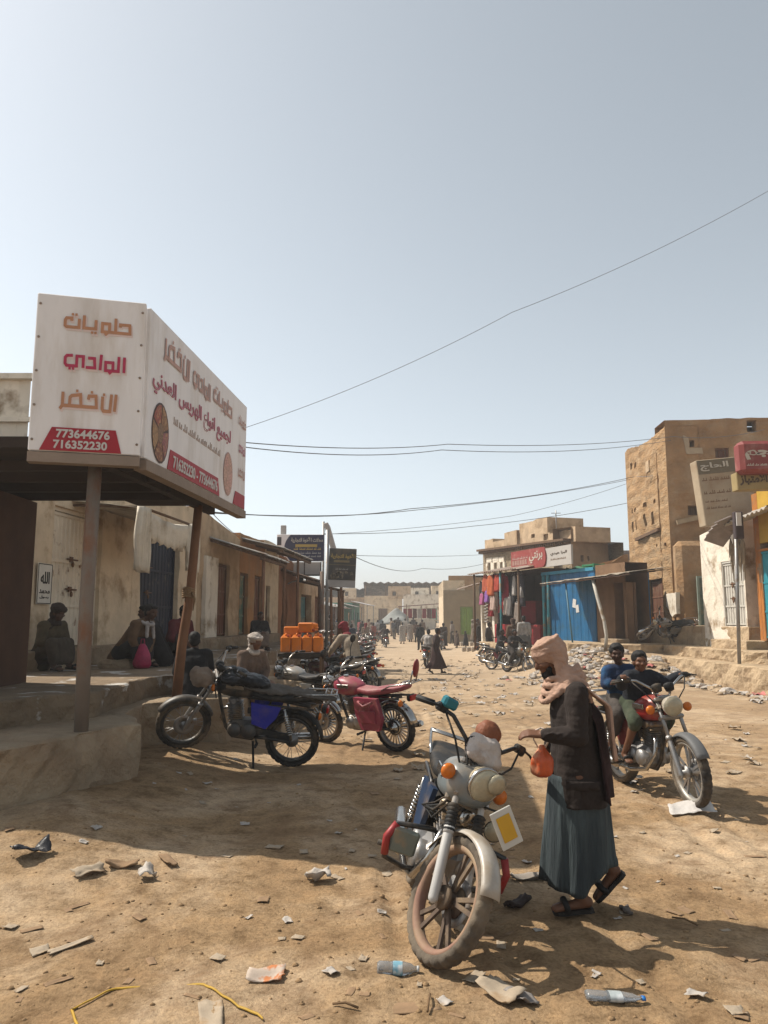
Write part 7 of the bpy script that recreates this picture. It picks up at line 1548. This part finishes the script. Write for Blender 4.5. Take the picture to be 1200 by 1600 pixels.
def place(o, px, py, rz, dz=0.):
    p = on(px, py); e = .08; nx = (gz(p.x + e, p.y) - gz(p.x - e, p.y)) / (2 * e); ny = (gz(p.x, p.y + e) - gz(p.x, p.y - e)) / (2 * e)
    N_ = Vector((-nx, -ny, 1)).normalized(); q = N_.to_track_quat('Z', 'Y'); o.rotation_euler = (q.to_matrix() @ Matrix.Rotation(rz, 3, 'Z')).to_euler(); o.location = p + V(0, 0, dz)
def solid(o, th):
    k = o.modifiers.new('t', 'SOLIDIFY'); k.thickness = th; return o
KINDS = []
for s_, (nm, lb, cat, w, h, amp, cu, mat, gp) in enumerate((('paper_scrap', 'small crumpled dusty paper scrap lying on the sandy street', 'paper', .12, .08, .012, .12, paperm, 'dusty paper scraps on the street'), ('paper_scrap', 'small crumpled dusty paper scrap lying on the sandy street', 'paper', .09, .07, .014, .18, paperm, 'dusty paper scraps on the street'),
        ('plastic_scrap', 'small dirty white plastic scrap lying on the sandy street', 'plastic', .1, .07, .018, .12, whitep, 'white plastic scraps on the street'), ('plastic_scrap', 'small dirty white plastic scrap lying on the sandy street', 'plastic', .07, .05, .012, .2, whitep, 'white plastic scraps on the street'),
        ('cardboard_scrap', 'small torn strip of brown cardboard lying flat on the sand', 'cardboard', .14, .05, .006, .05, card, 'torn cardboard strips on the street'), ('cardboard_scrap', 'small torn strip of brown cardboard lying flat on the sand', 'cardboard', .1, .07, .006, .1, card, 'torn cardboard strips on the street'))):
    o = solid(scrap_mesh(s_ * 3.7 + 1, w, h, amp, cu).build(nm, mat), .003); tag(o, lb, cat, gp); KINDS.append(o)
rn = random.Random(11); used = []
spots = [(275, 1207), (300, 1212), (328, 1225), (285, 1233), (172, 1255), (150, 1292), (20, 1296), (352, 1340), (430, 1322), (320, 1250), (520, 1282), (535, 1300), (480, 1330), (545, 1330), (610, 1362), (530, 1372), (585, 1345), (640, 1320), (50, 1448), (15, 1450), (60, 1480), (130, 1420), (215, 1440), (335, 1492), (300, 1560), (450, 1440), (470, 1470), (560, 1430), (600, 1470), (520, 1520), (545, 1555), (690, 1565), (720, 1590), (740, 1530), (860, 1300), (800, 1330), (820, 1350), (750, 1340), (960, 1310), (1000, 1300), (1060, 1330), (1120, 1300), (1180, 1340), (1150, 1210), (1100, 1180), (1130, 1195), (1170, 1165), (1075, 1415), (1050, 1425), (1140, 1420), (980, 1425), (1010, 1470), (1090, 1560), (1150, 1500), (660, 1140), (700, 1090), (730, 1075), (790, 1080), (760, 1100), (640, 1080), (700, 1130), (745, 1145), (850, 1010 + 60), (620, 1220), (590, 1240), (470, 1230), (420, 1260), (240, 1268), (380, 1290), (90, 1530), (480, 1590), (240, 1500), (410, 1410), (160, 1500), (900, 1340), (920, 1560), (1160, 1590), (840, 1460), (780, 1480), (720, 1450)]
sp = random.Random(77)
for i in range(125):
    y_ = 3.4 + 10.5 * sp.random() ** 1.3; x_ = sp.uniform(-.46, .46) * y_; z_ = CAMH; q_ = (Vector((x_, y_, gbase(x_, y_))) - Vector((0, 0, CAMH))); dz_ = q_.y * cos(PITCH) + q_.z * sin(PITCH)
    spots.append((600 + FPX * q_.x / dz_, 800 - FPX * (q_.z * cos(PITCH) - q_.y * sin(PITCH)) / dz_))
for i, (px, py) in enumerate(spots):
    k = rn.randrange(6); o = KINDS[k] if k not in used else KINDS[k].copy()
    if k in used: COL.objects.link(o)
    used.append(k); place(o, px + rn.uniform(-6, 6), py + rn.uniform(-4, 4), rn.uniform(0, 6.28), -.002); f = rn.uniform(.5, 1.0) * (.62 if i > 88 else 1); o.scale = (f, f * rn.uniform(.7, 1.2), f)
def one(nm, lb, cat, px, py, w, h, amp, cu, mat, rz, seed, th=.004): o = solid(scrap_mesh(seed, w, h, amp, cu).build(nm, mat), th); tag(o, lb, cat); place(o, px, py, rz); return o
one('paper_wrapper', 'cream and orange paper wrapper lying left of the foreground tyre', 'wrapper', 415, 1523, .17, .12, .02, .12, M('orange_print_paper', (.62, .5, .4), .7, .15, 9, .15, 30, col2=(.6, .22, .08), c2s=14, lo=.52, hi=.6), .4, 5.1)
one('plastic_bag', 'flattened white plastic bag below the front wheel of the boys motorcycle', 'bag', 1080, 1268, .36, .2, .07, .1, M('white_bag', (.68, .64, .6), .5, .1, 9, .3, 25), .2, 6.2)
one('plastic_cup', 'crumpled clear pale plastic wrapper alone on the sunlit sand', 'wrapper', 497, 1377, .16, .12, .08, .3, whitep, .4, 7.3)
one('cardboard_strip', 'long flat brown cardboard strip near the lower left edge', 'cardboard', 110, 1478, .24, .05, .006, .05, paperm, -.05, 8.4, .004)
one('cardboard_strip', 'grey brown cardboard strip lying right of the crumpled white paper', 'cardboard', 262, 1350, .22, .07, .015, .1, card, .2, 9.5, .008)
one('cardboard_strip', 'tan cardboard flap with lifted edge left of the grey strip', 'cardboard', 190, 1357, .2, .08, .03, .3, card, -.4, 10.6, .008)
one('paper_sheet', 'pale crumpled paper beside the lifted cardboard flap', 'paper', 138, 1368, .2, .1, .04, .2, paperm, .1, 11.7)
one('paper_sheet', 'small off-white crumpled ball of paper below the cardboard flap', 'paper', 228, 1376, .12, .1, .06, .4, whitep, .9, 12.8)
one('black_bag', 'crumpled black plastic bag with white scraps at the far left', 'bag', 48, 1338, .24, .12, .07, .3, M('black_plastic_bag', (.03, .03, .035), .4, .2, 8, .3, 25), .2, 13.9)
one('paper_heap', 'crumpled tan paper heap in the shadow below the foreground motorcycle', 'paper', 783, 1563, .2, .13, .035, .15, paperm, .3, 14.1)
one('paper_heap', 'grey flattened wrapper beside the crumpled tan paper heap', 'wrapper', 815, 1568, .12, .09, .03, .2, M('grey_wrapper', (.34, .3, .27), .6, .2), .9, 15.2)
one('cardboard_sheet', 'brown cardboard sheet at the bottom edge below the foreground tyre', 'cardboard', 640, 1575, .26, .1, .006, .0, card, -.25, 16.3, .004)
one('cloth_rag', 'light grey rag half buried in front of the walking man', 'rag', 830, 1380, .26, .12, .04, .1, M('grey_rag', (.36, .31, .26), .95, .2), .2, 17.4)
one('stone_flat', 'flat oval grey slipper sole lying right of the walking man', 'sole', 978, 1424, .12, .055, .02, .0, M('grey_sole', (.15, .12, .1), .9), .1, 18.5, .014)
one('slipper', 'lone dark slipper in the shade behind the foreground wheel', 'slipper', 808, 1420, .2, .07, .03, .3, M('dark_slipper', (.05, .03, .025), .8), .1, 19.6, .02)
one('paper_sheet', 'yellow stained crumpled paper left of the foreground mudguard', 'paper', 628, 1312, .16, .12, .07, .3, M('yellowish_paper', (.5, .38, .18), .8, .3, 9), .5, 20.7)
one('plastic_film', 'pale translucent film half buried at the bottom edge', 'film', 330, 1592, .3, .1, .015, .03, paperm, .1, 21.8)
def bottle(label, px, py, rz, L, flat, cap):
    t = thing('water_bottle', label, 'bottle', (0, 0, 0)); place(t, px, py, rz, .032 * flat); m = MB(); pr = [(0, 0), (.026, .002), (.032, .012), (.031, L * .3), (.029, L * .33), (.032, L * .36), (.032, L * .62), (.024, L * .8), (.013, L * .88), (.013, L * .97), (0, L * .97)]
    m.X = Matrix.Scale(flat, 4, (0, 0, 1)); m.lathe(pr, (-L / 2, 0, 0), (1, 0, 0), 24); m.build('bottle_body', clearp, t)
    m = MB(); m.X = Matrix.Scale(flat, 4, (0, 0, 1)); m.lathe([(.0325, L * .38), (.033, L * .4), (.033, L * .58), (.0325, L * .6)], (-L / 2, 0, 0), (1, 0, 0), 24); m.build('bottle_label', M('blue_label' if cap is None else 'faded_label', (.25, .5, .62) if cap is None else (.55, .6, .6), .4, .3, 14, col2=(.7, .72, .72), c2s=20), t)
    m = MB(); m.X = Matrix.Scale(flat, 4, (0, 0, 1)); m.cyl((L * .44, 0, 0), (L * .5, 0, 0), .015, n=14); m.build('bottle_cap', cap or M('white_cap', (.6, .6, .58), .5), t)
bottle('small clear water bottle with blue label lying by the foreground tyre', 622, 1522, radians(195), .2, .95, None)
bottle('flattened clear bottle with blue cap at the bottom right', 962, 1572, radians(-75), .26, .6, M('blue_cap', (.02, .2, .6), .4))
# yellow strap
P = [on(*q) + V(0, 0, .012) for q in ((122, 1606), (112, 1574), (150, 1556), (182, 1543), (250, 1536), (318, 1540), (345, 1556), (372, 1575), (402, 1586), (412, 1596))]
out = []
for a, b in zip(P, P[1:]):
    for i in range(8): q = a.lerp(b, i / 8); q.z = gz(q.x, q.y) + .008 - .02 * math.exp(-((q.x + 1.0) / .17) ** 2); out.append(q)
m = MB(); rows = [[q + V(0, -.009, .0), q + V(0, -.004, .005), q + V(0, .004, .005), q + V(0, .009, .0)] for q in out]; m.loft(rows, True, False, False); o = solid(m.build('packing_strap', M('yellow_strap', (.6, .36, .04), .6, .1)), .002); tag(o, 'yellow plastic packing strap half buried at the lower left', 'strap')
# sticks
for i, (a, b, lb) in enumerate((((672, 1560), (668, 1590), 'short dry twig standing up from the sand by the cardboard sheet'), ((520, 1572), (560, 1580), 'dry stalk lying flat left of the cardboard sheet'), ((1050, 1430), (1090, 1445), 'thin dry stalk on the sand right of the walking man'))):
    p = on(*a); q = on(*b); o = MB().tube([p + V(0, 0, .012), p.lerp(q, .5) + V(0, 0, .025), q + V(0, 0, .012)], .005, 6).build('twig', M('dry_twig', (.2, .12, .06), .95)); tag(o, lb, 'twig')
# pebbles and clods nobody could count, and the plastic trash along the right bank
def clod(m, p, r, rn):
    vs = []; n, k = 6, 4
    for i in range(k + 1):
        t_ = pi * i / k
        for j in range(n): a = 2 * pi * j / n; q = r * rn.uniform(.7, 1.15); vs.append(p + V(q * sin(t_) * cos(a), q * sin(t_) * sin(a) * .9, q * .6 * cos(t_)))
    m.add(vs, [(i * n + j, i * n + (j + 1) % n, (i + 1) * n + (j + 1) % n, (i + 1) * n + j) for i in range(k) for j in range(n)], True)
m = MB(); m.X = None; rn = random.Random(5)
for i in range(3600):
    y = 2.6 + 13 * rn.random() ** 1.8; x = rn.uniform(-.52, .52) * (y + 1.5)
    if nz(x * .8, y * .8, 4) + rn.random() * .8 < .25: continue
    clod(m, V(x, y, gz(x, y)), rn.choice((.005, .007, .009, .012, .016)) * rn.uniform(.7, 1.3), rn)
o = m.build('gravel', M('earth_clods', (.36, .23, .12), .95, .3, 30, .3, 60)); o['kind'] = 'stuff'
def trash(name, mat, n, fn, seed, sz):
    m = MB(); m.X = None; rn = random.Random(seed)
    for i in range(n):
        p = fn(rn); w = sz * rn.uniform(.5, 1.4); a = rn.uniform(0, 6.3); sd_ = rn.uniform(0, 99); rows = []
        for j in range(5): rows.append([(p.x + w * ((u - 2) / 4 * cos(a) - (j - 2) / 5 * sin(a)), p.y + w * ((u - 2) / 4 * sin(a) + (j - 2) / 5 * cos(a)), p.z + .005 + w * .3 * (.5 + nz(u * .9 + sd_, j * .9, sd_))) for u in range(5)])
        m.loft(rows, True, False, False)
    o = m.build(name, mat); o['kind'] = 'stuff'
def lumps(name, mat, n, fn, seed):
    m = MB(); m.X = None; rn = random.Random(seed)
    for i in range(n):
        p = fn(rn); r = rn.uniform(.05, .17); k = len(m.v); m.ball(p + V(0, 0, r * .25), (r * rn.uniform(.8, 1.5), r, r * rn.uniform(.4, .8)), None, 9, 7)
        for j in range(k, len(m.v)): q = Vector(m.v[j]); d = q - p; m.v[j] = tuple(p + d * (1 + .45 * nz(q.x * 11, q.y * 11, q.z * 14 + i)))
    m.sm = [False] * len(m.sm); o = m.build(name, mat); o['kind'] = 'stuff'
def bank(rn):
    if rn.random() < .8: x = rn.gauss(6.0, .75); y = rn.uniform(20.5, 26.5)
    else: y = rn.uniform(15.5, 24); x = 8.25 - abs(rn.gauss(0, .3))
    return V(x, y, gz(x, y))
trash('plastic_trash', whitep, 300, bank, 3, .2); trash('plastic_trash', M('pink_trash', (.55, .18, .16), .6, .3, 5), 26, bank, 8, .24); trash('plastic_trash', M('grey_trash', (.3, .27, .24), .7, .3, 5), 120, bank, 9, .18)
lumps('plastic_trash', whitep, 170, bank, 41); lumps('plastic_trash', M('earth_lumps', (.5, .37, .24), .95, .25, 6, .5, 20), 130, bank, 43)
trash('street_trash', paperm, 260, lambda rn: (lambda x, y: V(x, y, gz(x, y)))(rn.uniform(-.4, 5.5), 8 + 32 * rn.random()), 21, .14)
trash('street_trash', whitep, 90, lambda rn: (lambda x, y: V(x, y, gz(x, y)))(rn.uniform(1.5, 5.5), rn.uniform(8, 34)), 22, .16)
# ================================================================ dusty air over the street
m = MB(); m.X = None; m.box((0, 300, 5), (1900, 1700, 13)); hz = m.build('haze', None or M('letter_white', (0, 0, 0)))
hm = bpy.data.materials.new('haze'); hm.use_nodes = True; n_ = hm.node_tree; n_.nodes.remove(n_.nodes['Principled BSDF']); pv = n_.nodes.new('ShaderNodeVolumePrincipled'); pv.inputs['Density'].default_value = .0019; pv.inputs['Color'].default_value = (.95, .93, .9, 1); pv.inputs['Anisotropy'].default_value = .3
n_.links.new(pv.outputs[0], n_.nodes['Material Output'].inputs['Volume']); hz.data.materials.clear(); hz.data.materials.append(hm); hz['kind'] = 'stuff'
bpy.data.scenes.remove(TMP)
